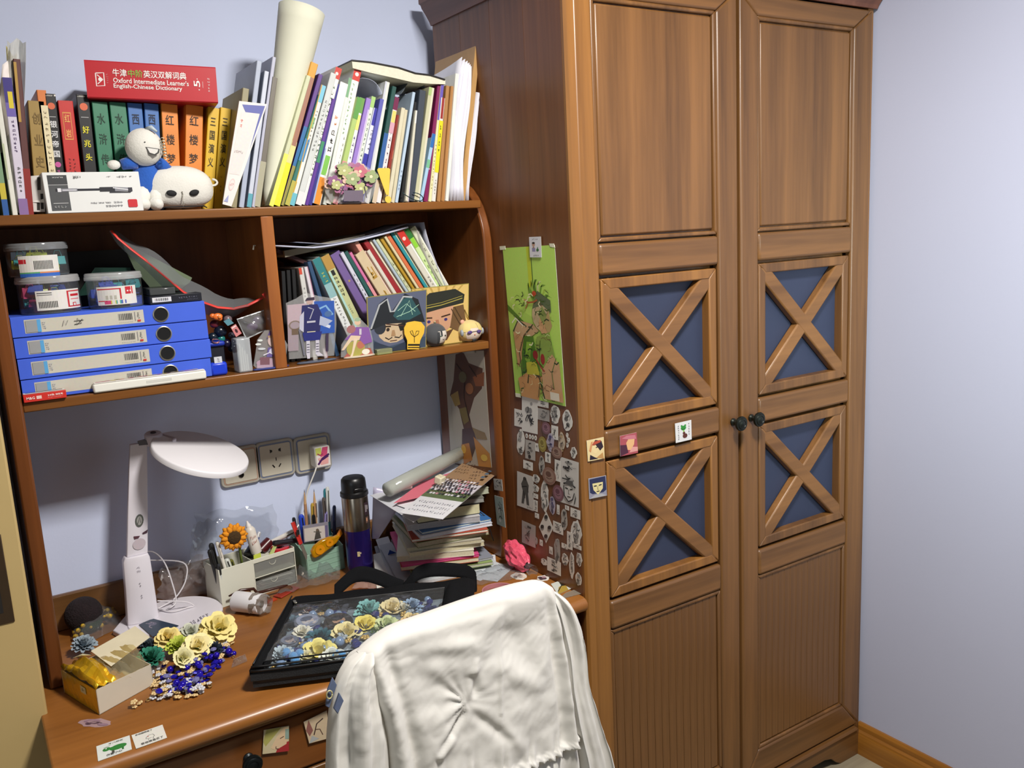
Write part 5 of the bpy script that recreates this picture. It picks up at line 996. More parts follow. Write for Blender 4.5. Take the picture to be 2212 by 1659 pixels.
# sailor-like acrylic stand and sitting-figure stand
def sailor(p):
    p.rect(.0, .15, .22, .9, '#9a8c94').rect(.0, .6, .4, .93, '#b4a0a8').ell(.15, .58, .13, .08, '#7c6c60').ell(.15, .58, .1, .06, '#9a8c94').rect(.08, .42, .22, .52, '#6a5848')
    p.poly([(.55, .95), (.98, .93), (1.0, .4), (.6, .4)], '#2c54a8').line([(.6, .8), (.8, .86), (.95, .7)], .004, '#7ca8d0').line([(.62, .6), (.9, .5)], .006, '#c8d0e0').ell(.85, .72, .08, .05, '#4a6898')
    p.poly([(.3, .9), (.62, .9), (.72, .72), (.66, .33), (.34, .33), (.28, .7)], '#26285c').poly([(.25, .72), (.34, .8), (.33, .45), (.24, .5)], '#b8b8c8').poly([(.68, .7), (.95, .6), (.8, .52), (.66, .55)], '#a8b0c8').ell(.46, .95, .07, .045, '#b89c94').poly([(.36, .97), (.4, 1.02), (.56, 1.02), (.56, .97)], '#3a3040')
    p.line([(.42, .86), (.54, .82), (.46, .66)], .002, '#a8a8b8').rect(.40, .60, .58, .63, '#b8b8c4').rect(.4, .44, .58, .455, '#c8c0a0').poly([(.3, .44), (.72, .44), (.68, .3), (.34, .3)], '#232a74').rect(.38, .06, .46, .3, '#c4c0cc').rect(.58, .06, .66, .3, '#c4c0cc').poly([(.58, .1), (.66, .1), (.76, .03), (.62, .03)], '#c8c4d0').poly([(.38, .1), (.46, .1), (.46, .0), (.4, .0)], '#c8c4d0')
    for k in range(4): p.rect(.39, .1 + .045 * k, .45, .11 + .045 * k, '#3c3c50').rect(.59, .1 + .045 * k, .65, .11 + .045 * k, '#3c3c50')
    p.line([(.24, .5), (.34, .06)], .004, '#70707c').rect(.80, .1, .86, .4, '#3c3048')
card_stand('acrylic_stand', 'tall acrylic stand with a navy-coated figure printed on it, next to the divider', [(625, 776), (722, 768), (727, 700), (724, 645), (690, 640), (660, 632), (640, 645), (618, 655)], -.198, S2, draw=sailor, base=.043, quadpx=[(623, 778), (722, 770), (724, 640), (620, 650)], basecol='#5a6070', thick=.003)
def sitter(p):
    p.poly([(.1, .02), (.98, .02), (.9, .2), (.3, .22)], '#a85c50').ell(.45, .22, .28, .2, '#a8a050').ell(.6, .3, .12, .1, '#b87058').poly([(.45, .75), (.85, .72), (.95, .35), (.7, .3), (.55, .45), (.1, .45), (.3, .6)], '#8458a0').ell(.5, .86, .1, .07, '#d8b89c').ell(.5, .93, .1, .05, '#9ab090').ell(.3, .7, .14, .1, '#a06a6c')
    p.poly([(.6, .52), (.3, .55), (.02, .2), (.1, .2), (.32, .42), (.55, .42)], '#dcc4a8').poly([(.4, .48), (.5, .45), (.36, .04), (.28, .02), (.33, .12)], '#e0cab0').ell(.75, .12, .12, .07, '#e8e0d0').rect(.55, .55, .62, .7, '#c8c0cc')
card_stand('acrylic_stand', 'small acrylic stand with a seated violet-clad figure and white pet before the slanted books', [(737, 772), (808, 766), (806, 735), (800, 710), (775, 685), (765, 688), (758, 715), (738, 745)], -.207, S2, draw=sitter, base=.036, quadpx=[(735, 775), (808, 768), (806, 682), (738, 686)], basecol='#c8bca8', thick=.003)
# ------------------------------------------------------------------ desk lamp
D = lambda x, y, z=DESK: at(x, y, 'z', z)
white = mat('#e0dce4', .28, noise=.01); white2 = mat('#cfc8d2', .35, noise=.02)
lp = thing('desk_lamp', 'white desk lamp with round flat head at the left of the desk', 'lamp', (.23, -.07, DESK))
bc0 = Vector((.232, -.062, DESK))
part('base', B().lathe([(0, .0005), (.094, .0005), (.0965, .003), (.0965, .010), (.093, .014), (0, .0145)], 56, Matrix.Translation(bc0), cap=False), white, lp, smooth=40)
kb = [D(245, 1372, DESK + .001), D(283, 1392, DESK + .001), D(420, 1330, DESK + .001), D(290, 1318, DESK + .001)]
part('base_foot', B().prism([(v.x, v.y, DESK + .0006) for v in kb], (0, 0, .011)), white, lp, bevel=.002)
fx, fy = .170, -.042
def ring8(cx, cy, z, wx, wy, c=.35):
    return [(cx + sx * wx * a, cy + sy * wy * b_, z) for sx, sy, a, b_ in ((-1, -1, 1 - c, 1), (1, -1, 1 - c, 1), (1, -1, 1, 1 - c), (1, 1, 1, 1 - c), (1, 1, 1 - c, 1), (-1, 1, 1 - c, 1), (-1, 1, 1, 1 - c), (-1, -1, 1, 1 - c))]
def loft(rings, b=None):
    b = b or B(); n = len(rings[0]); vs = [p for r in rings for p in r]
    fs = [(i * n + j, i * n + (j + 1) % n, (i + 1) * n + (j + 1) % n, (i + 1) * n + j) for i in range(len(rings) - 1) for j in range(n)]
    return b.add(vs, fs + [tuple(range(n))[::-1], tuple(range((len(rings) - 1) * n, len(rings) * n))])
part('column', loft([ring8(fx, fy, .764, .031, .018), ring8(fx + .002, fy, .84, .028, .017), ring8(fx + .003, fy, .90, .026, .0165), ring8(fx + .004, fy, .9085, .022, .015)]), white, lp, bevel=.0015)
part('arm', loft([ring8(fx + .006, fy, .9085, .0205, .0085, .2), ring8(fx + .018, fy, 1.0, .0195, .0075, .2), ring8(fx + .031, fy, 1.10, .0175, .007, .2), ring8(fx + .037, fy, 1.142, .0165, .0065, .2)]), white, lp, bevel=.001)
hz = at(330, 937, 'y', fy)
part('hinge', B().lathe([(0, -.014), (.016, -.014), (.0175, -.011), (.0175, .008), (.015, .0105), (.006, .011), (.006, .009), (0, .009)], 28, Matrix.Translation((hz.x, fy - .004, 1.149)) @ Matrix.Rotation(.22, 4, 'X'), cap=False), white2, lp, smooth=40)
part('hinge_cap', B().lathe([(0, 0), (.0055, 0), (.0055, .0006), (0, .0006)], 18, Matrix.Translation((hz.x, fy - .0062, 1.1605)) @ Matrix.Rotation(.22, 4, 'X'), cap=False), mat('#3a3030', .5), lp)
part('hinge_tip', B().prism([(hz.x - .032, fy - .006, 1.148), (hz.x - .010, fy - .014, 1.148), (hz.x - .010, fy + .004, 1.148)], (0, 0, -.010)), mat('#5a5458', .4), lp)
hc = at(433, 979, 'y', -.105); Mh = Matrix.Translation(hc) @ Matrix.Rotation(radians(17), 4, 'Y') @ Matrix.Rotation(radians(15), 4, 'X')
part('head', B().lathe([(0, -.009), (.095, -.009), (.0985, -.007), (.0985, .002), (.097, .0045), (.095, .0052), (0, .0056)], 64, Mh, cap=False), mat('#e8e6ea', .3, noise=.01), lp, smooth=40)
part('head_arm', B().tube([(hz.x + .01, fy - .004, 1.147), (hz.x + .035, fy - .02, 1.138), Mh @ Vector((-.05, .03, .008))], [.011, .010, .006], 10, sq=.6), white2, lp, smooth=True)
for pts in ([(300, 1195), (330, 1192), (355, 1215), (372, 1260), (380, 1300), (362, 1330)], [(318, 1210), (395, 1215), (402, 1250), (380, 1290), (350, 1330), (345, 1345), (375, 1352), (410, 1340), (420, 1318), (400, 1300), (340, 1298)]):
    n = len(pts); P3 = [at(x, y, 'y', .01 - .05 * (k / n) if k < n - 5 or len(pts) < 8 else -.05) for k, (x, y) in enumerate(pts)]
    for v in P3: v.z = max(v.z, .767)
    part('cable', B().tube(cm(P3), .0016, 8), mat('#d8d4d8', .4), lp, smooth=True)
f = [(fx - .018, fy - .0185, .77), (fx + .022, fy - .0185, .77), (fx + .022, fy - .0172, .90), (fx - .018, fy - .0172, .90)]
P(f, lift=.0012).marks(.42, .80, .62, .85, 3, '#888494').line([(.45, .88), (.55, .9), (.58, .87)], .001, '#a09ca8').marks(.45, .56, .55, .64, 2, '#555058', True).marks(.45, .36, .55, .44, 2, '#555058', True).out('touch_marks', lp)
f = [(fx - .006, fy - .0088, .915), (fx + .030, fy - .0088, .915), (fx + .040, fy - .0078, 1.0), (fx + .002, fy - .0078, 1.0)]
P(f, lift=.001).ell(.48, .78, .22, .16, '#5c605c').ell(.48, .78, .14, .11, '#a8a8a4').line([(.38, .7), (.5, .86), (.55, .72)], .0012, '#2c2c2c').poly([(.15, .42), (.5, .4), (.42, .35), (.2, .34)], '#5c3a44').poly([(.62, .46), (.92, .52), (.88, .44), (.66, .42)], '#4c3440').ell(.45, .2, .35, .14, '#c8bcc4').out('small_stickers', lp)
P([D(390, 1366, .7648), D(455, 1330, .7648), D(448, 1322, .7648), D(384, 1356, .7648)], lift=.0003).marks(0, .1, 1, .9, 9, '#8c8894').out('base_lettering', lp)
# dark card on the base
q = [D(x, y, .7655) for x, y in ((330, 1376), (386, 1352), (330, 1337), (300, 1350))]
o = single('photo_card', B().prism(q, (0, 0, .0008)), mat('#2c3c50', .3), 'dark blue printed card lying on the lamp base', 'card')
P([v + Vector((0, 0, .0008)) for v in q]).rect(0, 0, 1, 1, '#26384c').doodle(5, '#8a8090', 5, shades=('#5c5c74', '#74707c')).out('card_print', o)

# ------------------------------------------------------------------ thermos
tx, ty = .652, -.075; T = Matrix.Translation((tx, ty, DESK))
th_ = thing('thermos_flask', 'tall steel and purple vacuum flask with a black lid, beside the paper pile', 'flask', (tx, ty, DESK))
part('lower_body', B().lathe([(0, .0006), (.0285, .0006), (.030, .003), (.0305, .03), (.0308, .112)], 44, T, cap=False), mat('#3a2c86', .22, .75, noise=.1, scale=12), th_, smooth=40, label='metallic purple lower half')
part('upper_body', B().lathe([(.0308, .112), (.0308, .19), (.0295, .1935)], 44, T, cap=False), mat('#a89c8c', .25, 1, noise=.05), th_, smooth=40, label='brushed steel upper half')
part('lid', B().lathe([(.0315, .192), (.033, .194), (.0325, .202), (.0295, .205), (.029, .222), (.028, .232), (.024, .2365), (.0, .2375)], 44, T, cap=False), mat('#101012', .35), th_, smooth=40)
part('lid_latch', B().box(tx - .012, tx + .012, ty - .0325, ty - .026, DESK + .208, DESK + .216), mat('#08080a', .3), th_, bevel=.002)
g = B()
def cyl(u0, u1, z0, z1, col, k=0, n=5, r=.0311):
    for i in range(n):
        a, b_ = u0 + (u1 - u0) * i / n, u0 + (u1 - u0) * (i + 1) / n
        g.add([(tx + (r + k * .0001) * cos(a), ty + (r + k * .0001) * sin(a), DESK + z) for a, z in ((a, z0), (b_, z0), (b_, z1), (a, z1))], [(0, 1, 2, 3)], col)
cyl(-1.25, -.75, .148, .178, '#3c2c34'); cyl(-1.18, -1.0, .155, .172, '#8c8488', 1); cyl(-.98, -.85, .16, .17, '#b0a8a8', 1); cyl(-1.2, -.9, .128, .143, '#6c5048'); cyl(-1.15, -1., .132, .14, '#c09070', 1)
cyl(-.75, -.6, .08, .11, '#a88c50'); cyl(-2.1, -1.9, .052, .064, '#c8b888'); cyl(-2.0, -1.8, .058, .062, '#b8a890', 1)
part('small_stickers', g, printmat(), th_)

# ------------------------------------------------------------------ white organiser with contents
Mo = Matrix.Translation((.330, -.062, DESK)) @ Matrix.Rotation(radians(9), 4, 'Z')
Wd, Dp, Ht = .183, .082, .088
org = thing('desk_organiser', 'white plastic desk organiser with two small clear drawers, full of pens', 'organiser', M=Mo)
ow = mat('#d8d8c8', .35, noise=.02); tk = .0018
part('left_wall', B().box(0, tk, 0, Dp, .0005, Ht), ow, org, bevel=.0005)
part('right_wall', B().box(Wd - tk, Wd, 0, Dp, .0005, Ht), ow, org, bevel=.0005)
part('back_wall', B().box(0, Wd, Dp - tk, Dp, .0005, Ht), ow, org, bevel=.0005)
part('front_panel', B().box(0, .080, -.0002, tk, .0005, Ht - .001), ow, org, bevel=.0005)
part('front_rail', B().box(.080, Wd, -.0002, tk, Ht - .011, Ht - .001), ow, org, bevel=.0005)
part('divider', B().box(.080, .080 + tk, 0, Dp, .0005, Ht - .004), ow, org)
part('shelf_floor', B().box(.080, Wd, 0, Dp, .0415, .043), ow, org); part('base', B().box(0, Wd, 0, Dp, .0004, .002), ow, org); part('tray_floor', B().box(.08, Wd, .002, Dp, .076, .0772), ow, org)
for z0 in (.003, .0445):
    d = part('drawer', B().box(.083, Wd - .003, .0012, .0026, z0, z0 + .031), clear('#dcdfdc', .2, .12, 'drawer_front'), org, label='clear drawer front')
    part('finger_notch', B().tube([(.127 + .008 * cos(a), .0008, z0 + .026 + .008 * sin(a)) for a in [pi + pi * i / 8 for i in range(9)]], .0005, 5), ow, d)
r8 = random.Random(2)
for k in range(7):
    M_ = Mo @ Matrix.Translation((.09 + .002 * k, .005, .006 + .0035 * k)) @ Matrix.Rotation(r8.uniform(-.06, .1), 4, 'Y')
    single('paper_slip', B().box(0, .075, 0, .06, 0, .0006, M_), mat(['#d8d4d0', '#8c8884', '#c8c8cc', '#5c5854', '#dcd8d0', '#a8a4a0', '#e0dcd8'][k], .6), ['lowest', 'second lowest', 'third lowest', 'middle', 'third highest', 'second highest', 'topmost'][k] + ' paper slip in the lower clear drawer of the white organiser', 'paper')
O = lambda x, y, z: Mo @ Vector((x, y, z))
def pen(lab, p0, p1, r, col, tip='#222222', cap=None, name='pen', cat='pen', capf=.25, group=None):
    p0, p1 = Vector(p0), Vector(p1); o = thing(name, lab, cat, p0, group=group)
    d = p1 - p0
    part('barrel', B().tube([p0, p0 + d * (1 - capf)], [r, r], 12), mat(col, .35), o, smooth=40)
    part('cap', B().tube([p0 + d * (1 - capf), p0 + d * .97, p1], [r * 1.08, r * 1.08, r * .7], 12), mat(cap or tip, .35), o, smooth=40)
    part('clip', B().tube([p0 + d * (1 - capf) + Vector((0, -r * 1.2, 0)), p0 + d * .96 + Vector((0, -r * 1.2, 0))], r * .22, 6), mat(tip, .35), o)
    return o
pen('black marker at the left front of the white organiser', O(.012, .02, .004), O(-.006, .018, .132), .0055, '#202226', cap='#181818')
pen('second black marker leaning at the left of the white organiser', O(.022, .04, .004), O(.006, .038, .138), .0055, '#2c3034', cap='#202020')
pen('grey marker with a black cap leaning against the left organiser wall', O(.014, .012, .003), O(-.001, .02, .110), .0045, '#8a9098', cap='#161616')
pen('short clear-barrelled pen low in the left of the white organiser', O(.008, .005, .003), O(.004, .003, .1), .004, '#b8c0c8', cap='#2a2c30')
pen('white slim stick with red print in front of the black markers', O(.032, .008, .004), O(.012, .018, .145), .0042, '#e4e0d4', cap='#dcd8cc', tip='#c8c0b4')
pen('dark green and white marker crossing low in front of the sunflower', O(.048, .008, .002), O(.026, .012, .103), .0055, '#243c30', cap='#c8ccc4')
pen('olive green pen lying behind the dark green marker', O(.062, .03, .003), O(.036, .012, .098), .004, '#8a8430', cap='#6c6c2c')
for a, b_, rr, c, lab in ((O(.088, .04, .084), O(.112, .055, .100), .012, '#18181c', 'black bottle cap in the white organiser beside the sunflower'), (O(.124, .05, .084), O(.150, .052, .100), .013, '#4c1418', 'dark red rounded case in the white organiser'),):
    single('small_case', B().tube([a, b_], [rr, rr * .9], 16), mat(c, .3), lab, 'case', smooth=40, bevel=.001)
sh = O(.158, .022, .0775 + .006)
o = thing('red_tape_roll', 'small bright red plastic roll at the right end of the white organiser', 'tape', sh)
part('roll', B().lathe([(.010, -.006), (.021, -.006), (.021, .006), (.010, .006), (.010, -.006)], 28, Matrix.Translation(sh), cap=False), mat('#c81c2c', .35), o, smooth=40)
part('core', B().lathe([(.006, -.005), (.010, -.005), (.010, .005), (.006, .005), (.006, -.005)], 20, Matrix.Translation(sh), cap=False), mat('#7c101c', .4), o, smooth=40)
# sunflower
sc = at(505, 1160, 'y', -.056)
sf = thing('knitted_sunflower', 'knitted orange-yellow sunflower with a brown centre stuck in the white organiser', 'flower', sc)
g = B()
for ring_, n_, R_, L2 in ((0, 11, .013, .018), (1, 11, .012, .0155)):
    for k in range(n_):
        a = 2 * pi * (k + .5 * ring_) / n_; dv = Vector((cos(a), 0, sin(a))); tv = Vector((-sin(a), 0, cos(a)))
        def pf_(u, v, dv=dv, tv=tv, L2=L2, R_=R_, ring_=ring_): 
            wv = (.0066 if ring_ == 0 else .0058) * sin(pi * min(1, .25 + .7 * v)) * (1 if v < .95 else .4)
            return sc + dv * (R_ + L2 * v) + tv * (u - .5) * 2 * wv + Vector((0, -.004 * ring_ - .003 * sin(pi * v) + .002 * abs(u - .5) * 4, 0))
        g.grid(pf_, 4, 4)
part('petals', g, mat('#e8961c', .9, noise=.12, bump=.5, bscale=500), sf, smooth=True, solid=.0022)
part('centre', B().ball(sc + Vector((0, -.005, 0)), (.0148, .006, .0148), 20, 12), mat('#4a3414', .95, noise=.4, scale=200, bump=.8, bscale=500), sf, smooth=True)
part('stem', B().tube([sc + Vector((0, .003, 0)), sc + Vector((.012, .01, -.03)), O(.07, .03, .01)], .003, 8), mat('#6c7c34', .8), sf, smooth=True)
# glue bottle
gb = at(541, 1150, 'y', -.03); Mg = Matrix.Translation(gb) @ Matrix.Rotation(-.18, 4, 'Y')
gl_ = thing('glue_bottle', 'small white bottle with red print standing behind the sunflower', 'bottle', gb)
part('bottle_body', B().lathe([(0, -.05), (.0115, -.05), (.012, -.045), (.012, .006), (.0085, .012), (.006, .014)], 24, Mg, cap=False), mat('#dcd6cc', .4), gl_, smooth=40)
part('nozzle', B().lathe([(.0065, .013), (.006, .018), (.0035, .022), (.002, .028), (0, .028)], 18, Mg, cap=False), mat('#e4e0da', .4), gl_, smooth=40)
P([Mg @ Vector(v) for v in ((-.008, -.0121, -.03), (.008, -.0121, -.03), (.008, -.0121, 0), (-.008, -.0121, 0))], lift=.0004).marks(.1, .55, .9, .85, 4, '#b85848').marks(.1, .15, .9, .45, 4, '#b85848').out('bottle_print', gl_)
pen('white tapered marker lying over the right side of the organiser', O(.125, .07, .082), O(.200, .02, .118), .0058, '#e0dcd4', cap='#d8d4cc')
pen('thick black pen lying across the right side of the organiser', O(.195, .01, .098), O(.138, .012, .106), .0062, '#1c1a22', cap='#141218')
pen('blue and white pen leaning behind the white bottle', O(.10, .04, .085), O(.13, .06, .125), .004, '#3c4c98', cap='#c8c8cc')
single('yellow_green_strip', B().prism([O(.118, .006, .079), O(.133, .006, .082), O(.150, .01, .105), O(.146, .01, .112)], (0, .0015, 0)), mat('#b4c078', .5), 'pale yellow-green ribbon strip in the middle of the organiser', 'ribbon')
single('sticky_note', B().prism([O(.085, .005, .079), O(.103, .005, .082), O(.103, .005, .096), O(.086, .005, .094)], (0, .003, 0)), mat('#c4d04c', .6), 'lime green sticky note block at the organiser front rail', 'note')

# ------------------------------------------------------------------ green pen box and contents
Mg2 = Matrix.Translation((.535, -.036, DESK)) @ Matrix.Rotation(radians(7), 4, 'Z')
gbx = thing('pen_holder', 'pale green translucent pen box between organiser and flask', 'pen holder', M=Mg2)
gm = mat('#8eb09c', .3, noise=.08); Wg, Dg, Hg, Hb = .098, .078, .060, .088
part('front_wall', B().box(0, Wg, 0, .002, .0005, Hg), gm, gbx, bevel=.0006)
part('back_wall', B().box(0, Wg, Dg - .002, Dg, .0005, Hb), gm, gbx, bevel=.0006)
for x in (0, Wg - .002): part('side_wall', B().prism([(x, .0, .0005), (x, .0, Hg), (x, Dg, Hb), (x, Dg, .0005)], (.002, 0, 0)), gm, gbx)
part('divider', B().box(0, Wg, Dg * .45, Dg * .45 + .0015, .001, .078), gm, gbx); part('base', B().box(0, Wg, 0, Dg, .0003, .002), gm, gbx)
for k in range(4): part('ridge', B().box(.006, Wg - .006, -.0008, 0, .012 + .012 * k, .0128 + .012 * k), gm, gbx)
G_ = lambda x, y, z: Mg2 @ Vector((x, y, z))
def pencil(lab, p0, p1, col='#b08460'):
    p0, p1 = Vector(p0), Vector(p1); d = p1 - p0; o = thing('pencil', lab, 'pencil', p0)
    part('shaft', B().tube([p0, p0 + d * .82], .0036, 6), mat(col, .5), o); part('wood_tip', B().tube([p0 + d * .82, p0 + d * .97], [.0036, .0008], 6), mat('#c8a074', .7), o); part('lead', B().tube([p0 + d * .965, p1], [.0009, .0002], 6), mat('#3a3030', .5), o)
tp_ = lambda x, y, Y: at(x, y, 'y', Y)
pencil('left one of the two sharpened brown pencils pointing up', G_(.030, .05, .004), tp_(657, 1057, .012)); pencil('right one of the two sharpened brown pencils pointing up', G_(.052, .05, .004), tp_(678, 1056, .012))
pen('tall white and teal pen at the right of the green pen box', G_(.088, .055, .004), tp_(707, 1052, .015), .0045, '#3c8a90', cap='#d8dcd8', capf=.45)
pen('teal pen just behind the tall white one', G_(.080, .06, .004), tp_(702, 1056, .02), .004, '#246c74', cap='#2c7c88')
pen('grey-tipped red pen in the middle of the green pen box', G_(.078, .04, .004), tp_(699, 1075, .0), .0045, '#a83028', cap='#5c5450', capf=.3)
pen('short violet clear pen between the red pen and the pencils', G_(.068, .045, .004), tp_(704, 1105, .0), .004, '#7c70a8', cap='#8c84b8')
pen('yellow pen between the two pencils', G_(.045, .055, .004), tp_(675, 1087, .015), .0045, '#c8a83c', cap='#b89838')
pen('white pen between the pencils', G_(.058, .055, .004), tp_(681, 1080, .015), .004, '#d4d0c8', cap='#dcd8d0')
pen('dark blue pen at the right rim of the pen box', G_(.092, .04, .004), tp_(722, 1092, .005), .004, '#1c2c50', cap='#22386c')
pen('black pen in front of the pencils', G_(.048, .042, .004), tp_(677, 1112, .0), .004, '#14161c', cap='#101010')
pen('bright blue pen left of the pencils', G_(.024, .045, .004), tp_(650, 1112, .005), .0062, '#1c3cb0', cap='#2444c0')
pen('black-tipped marker at the left rear corner of the pen box', G_(.012, .05, .004), tp_(634, 1118, .01), .004, '#26282c', cap='#1a1a1a')
# utility knife, red
kn = thing('utility_knife', 'red utility knife leaning out of the left of the pen box', 'knife', G_(.01, .012, .03))
k0, k1 = at(650, 1175, 'y', -.045), at(632, 1128, 'y', -.03)
part('handle', B().tube([k0, k0.lerp(k1, .5), k1], [.0075, .0085, .0075], 8, sq=.5), mat('#b82820', .35), kn, smooth=50)
part('lower_end', B().tube([G_(.022, .016, .006), k0], [.005, .006], 8, sq=.5), mat('#8c8880', .35, .3), kn)
part('blade_slider', B().box(*sorted((k0.lerp(k1, .6).x - .003, k0.lerp(k1, .6).x + .003)), k0.y - .006, k0.y - .003, k0.lerp(k1, .6).z - .006, k0.lerp(k1, .6).z + .006), mat('#1c1a18', .5), kn)
# photo card in holder
q = [at(x, y, 'y', -.005) for x, y in ((657, 1172), (711, 1163), (709, 1127), (654, 1136))]
o = single('photo_card', B().prism(q, (0, .001, 0)), mat('#a8a4ac', .35), 'small framed picture card standing in the green pen box', 'card')
P(q).rect(0, 0, 1, 1, '#8c8894').rect(.04, .05, .96, .82, '#d0c8c0').poly([(.4, .05), (.5, .6), (.62, .6), (.68, .1)], '#4c4844').ell(.55, .62, .06, .08, '#6a5c50').line([(.4, .55), (.7, .45)], .002, '#5c564e').rect(.85, .1, .96, .82, '#6c6488').out('picture', o)
# yellow correction tape
ct = at(700, 1178, 'y', -.04)
cto = thing('correction_tape', 'transparent yellow correction tape lying over the front of the pen box', 'correction tape', ct)
Mc = Matrix.Translation(ct) @ Matrix.Rotation(-.42, 4, 'Y')
prof = [(-.040, -.006), (-.036, .008), (-.022, .015), (0, .016), (.018, .012), (.032, .004), (.044, .002), (.044, -.006), (.030, -.012), (.008, -.014), (-.02, -.015), (-.036, -.012)]
part('shell', B().prism([Mc @ Vector((x * .92, -.006, z)) for x, z in prof], Mc.to_3x3() @ Vector((0, .012, 0))), mat('#e8a810', .12, trans=.55, noise=.02), cto, bevel=.003)
for x, r_ in ((-.014, .0115), (.013, .009)): part('spool', B().lathe([(.003, -.0075), (r_, -.0075), (r_, -.0062), (.003, -.0062), (.003, -.0075)], 24, Mc @ Matrix.Translation((x, 0, 0)) @ Matrix.Rotation(pi / 2, 4, 'X') @ Matrix.Translation((0, 0, 14e-3)), cap=False), mat('#d88c10', .3), cto, smooth=40)
part('tip', B().prism([Mc @ Vector(v) for v in ((.038, -.005, .002), (.052, -.005, .010), (.05, -.005, -.002), (.04, -.005, -.006))], Mc.to_3x3() @ Vector((0, .009, 0))), mat('#e88c18', .3), cto, bevel=.001)

# ------------------------------------------------------------------ crumpled film helper
def crumple(name, lab, cat, pts, Y0, depth, seed, m, n=16, amp=.008, kind=None, zmin=DESK + .001):
    r = random.Random(seed); ph = [r.uniform(0, 6) for _ in range(8)]
    a, b_, c, d = [at(x, y, 'y', Y0) for x, y in pts]
    def f(u, v):
        e = a.lerp(b_, u).lerp(d.lerp(c, u), v); s = 4 * u * (1 - u)
        n1 = sin(u * 9 + ph[0] + v * 4) + .6 * sin(v * 13 + ph[1] - u * 7) + .4 * sin(u * 23 + ph[2]) * sin(v * 19 + ph[3])
        e = e + Vector((amp * .5 * sin(v * 15 + ph[4]), -depth * v * (1 - v) * 2 + amp * n1 * .6, amp * .6 * sin(u * 17 + ph[5] + v * 6)))
        e.z = max(e.z, zmin); e.y = min(e.y, WY - .004); return e
    return single(name, B().grid(f, n, n), m, lab, cat, smooth=30, kind=kind)
film = clear('#e8eaec', .07, .06, 'cellophane', .42)
crumple('plastic_bag', 'big clear cellophane bag standing behind the white organiser', 'bag', [(420, 1190), (600, 1170), (592, 1090), (420, 1108)], .035, .02, 1, film, 18, .006)
crumple('plastic_bag', 'clear crumpled bag hanging left of the white organiser', 'bag', [(408, 1235), (455, 1215), (470, 1120), (415, 1130)], -.0, .02, 2, film, 12, .006)
crumple('plastic_bag', 'hazy clear bag lying on the desk behind the lamp cable', 'bag', [(335, 1300), (460, 1285), (440, 1195), (345, 1230)], .03, .03, 3, clear('#d8d0d0', .16, .1, 'hazy_film', .4), 14, .007)
def flatfilm(name, lab, pts, seed, m, h=.014, n=16):
    r = random.Random(seed); ph = [r.uniform(0, 6) for _ in range(6)]; q = [D(x, y) for x, y in pts]
    def f(u, v):
        e = q[0].lerp(q[1], u).lerp(q[3].lerp(q[2], u), v)
        z = abs(sin(u * 7 + ph[0] + 3 * v) * sin(v * 8 + ph[1])) * .6 + abs(sin(u * 17 + v * 9 + ph[2])) * .4
        return Vector((e.x, e.y, DESK + .0012 + h * z * (.3 + .7 * sin(pi * u) * sin(pi * v))))
    return single(name, B().grid(f, n, n), m, lab, 'plastic wrap', smooth=25)
flatfilm('plastic_wrap', 'shiny clear wrap lying before the green pen box', [(600, 1290), (735, 1258), (735, 1215), (640, 1225)], 4, film, .045)
flatfilm('plastic_wrap', 'clear wrap lying on the desk below the paper pile', [(1020, 1270), (1130, 1250), (1110, 1215), (1010, 1240)], 6, film, .02)
flatfilm('plastic_wrap', 'thin clear scrap between the beads and the black bag', [(500, 1445), (535, 1430), (530, 1415), (505, 1425)], 8, film, .006, 8)
flatfilm('plastic_wrap', 'pinkish clear sleeve between the bag handles', [(760, 1275), (845, 1275), (830, 1245), (775, 1252)], 9, clear('#e8c8b8', .3, .12, 'pink_film', .4), .02, 10)
# ------------------------------------------------------------------ left corner items
dbl = at(180, 1312, 'y', -.01)
o = thing('yarn_ball', 'dark maroon and green fuzzy ball in the left corner of the desk', 'ball', (dbl.x, -.02, DESK))
part('body', B().ball((dbl.x, .01, DESK + .038), (.037, .033, .037), 26, 18), mat('#1e1216', .95, noise=.5, scale=60, bump=1, bscale=300), o, smooth=True)
part('green_band', B().ball((dbl.x + .004, .005, DESK + .018), (.030, .031, .0165), 20, 12), mat('#0c3018', .95, noise=.4, scale=90, bump=1, bscale=300), o, smooth=True)
def packet(lab, pts, m1, seed, h=.02, inner=None, name='packet', innername='contents'):
    r = random.Random(seed); ph = [r.uniform(0, 6) for _ in range(5)]; q = [D(x, y) for x, y in pts]; c = sum(q, Vector()) / 4
    o = thing(name, lab, 'packet', (c.x, c.y, DESK))
    def f(u, v, k=1):
        e = q[0].lerp(q[1], u).lerp(q[3].lerp(q[2], u), v); s = (sin(pi * u) * sin(pi * v)) ** .6
        return Vector((e.x, e.y, DESK + .0012 + k * (h * s + .12 * h * sin(u * 16 + ph[0]) * sin(v * 11 + ph[1]))))
    part('film_top', B().grid(lambda u, v: Vector((f(u, v).x, f(u, v).y, max(DESK + .001, f(u, v).z))), 16, 10), m1, o, smooth=30)
    if inner: inner(o, f)
    return o
def yin(o, f):
    r = random.Random(5); g = B()
    for k in range(60):
        e = f(r.uniform(.06, .9), r.uniform(.2, .8)); g.ball(Vector((e.x, e.y, DESK + .004 + (e.z - DESK) * r.uniform(.2, .8))), r.uniform(.003, .0055), 7, 5)
    part('yellow_pieces', g, mat('#c4a024', .6, noise=.2), o, smooth=True, kind='stuff')
packet('clear packet of small yellow flower pieces in the left corner', [(160, 1405), (268, 1352), (255, 1312), (150, 1358)], film, 3, .040, yin)

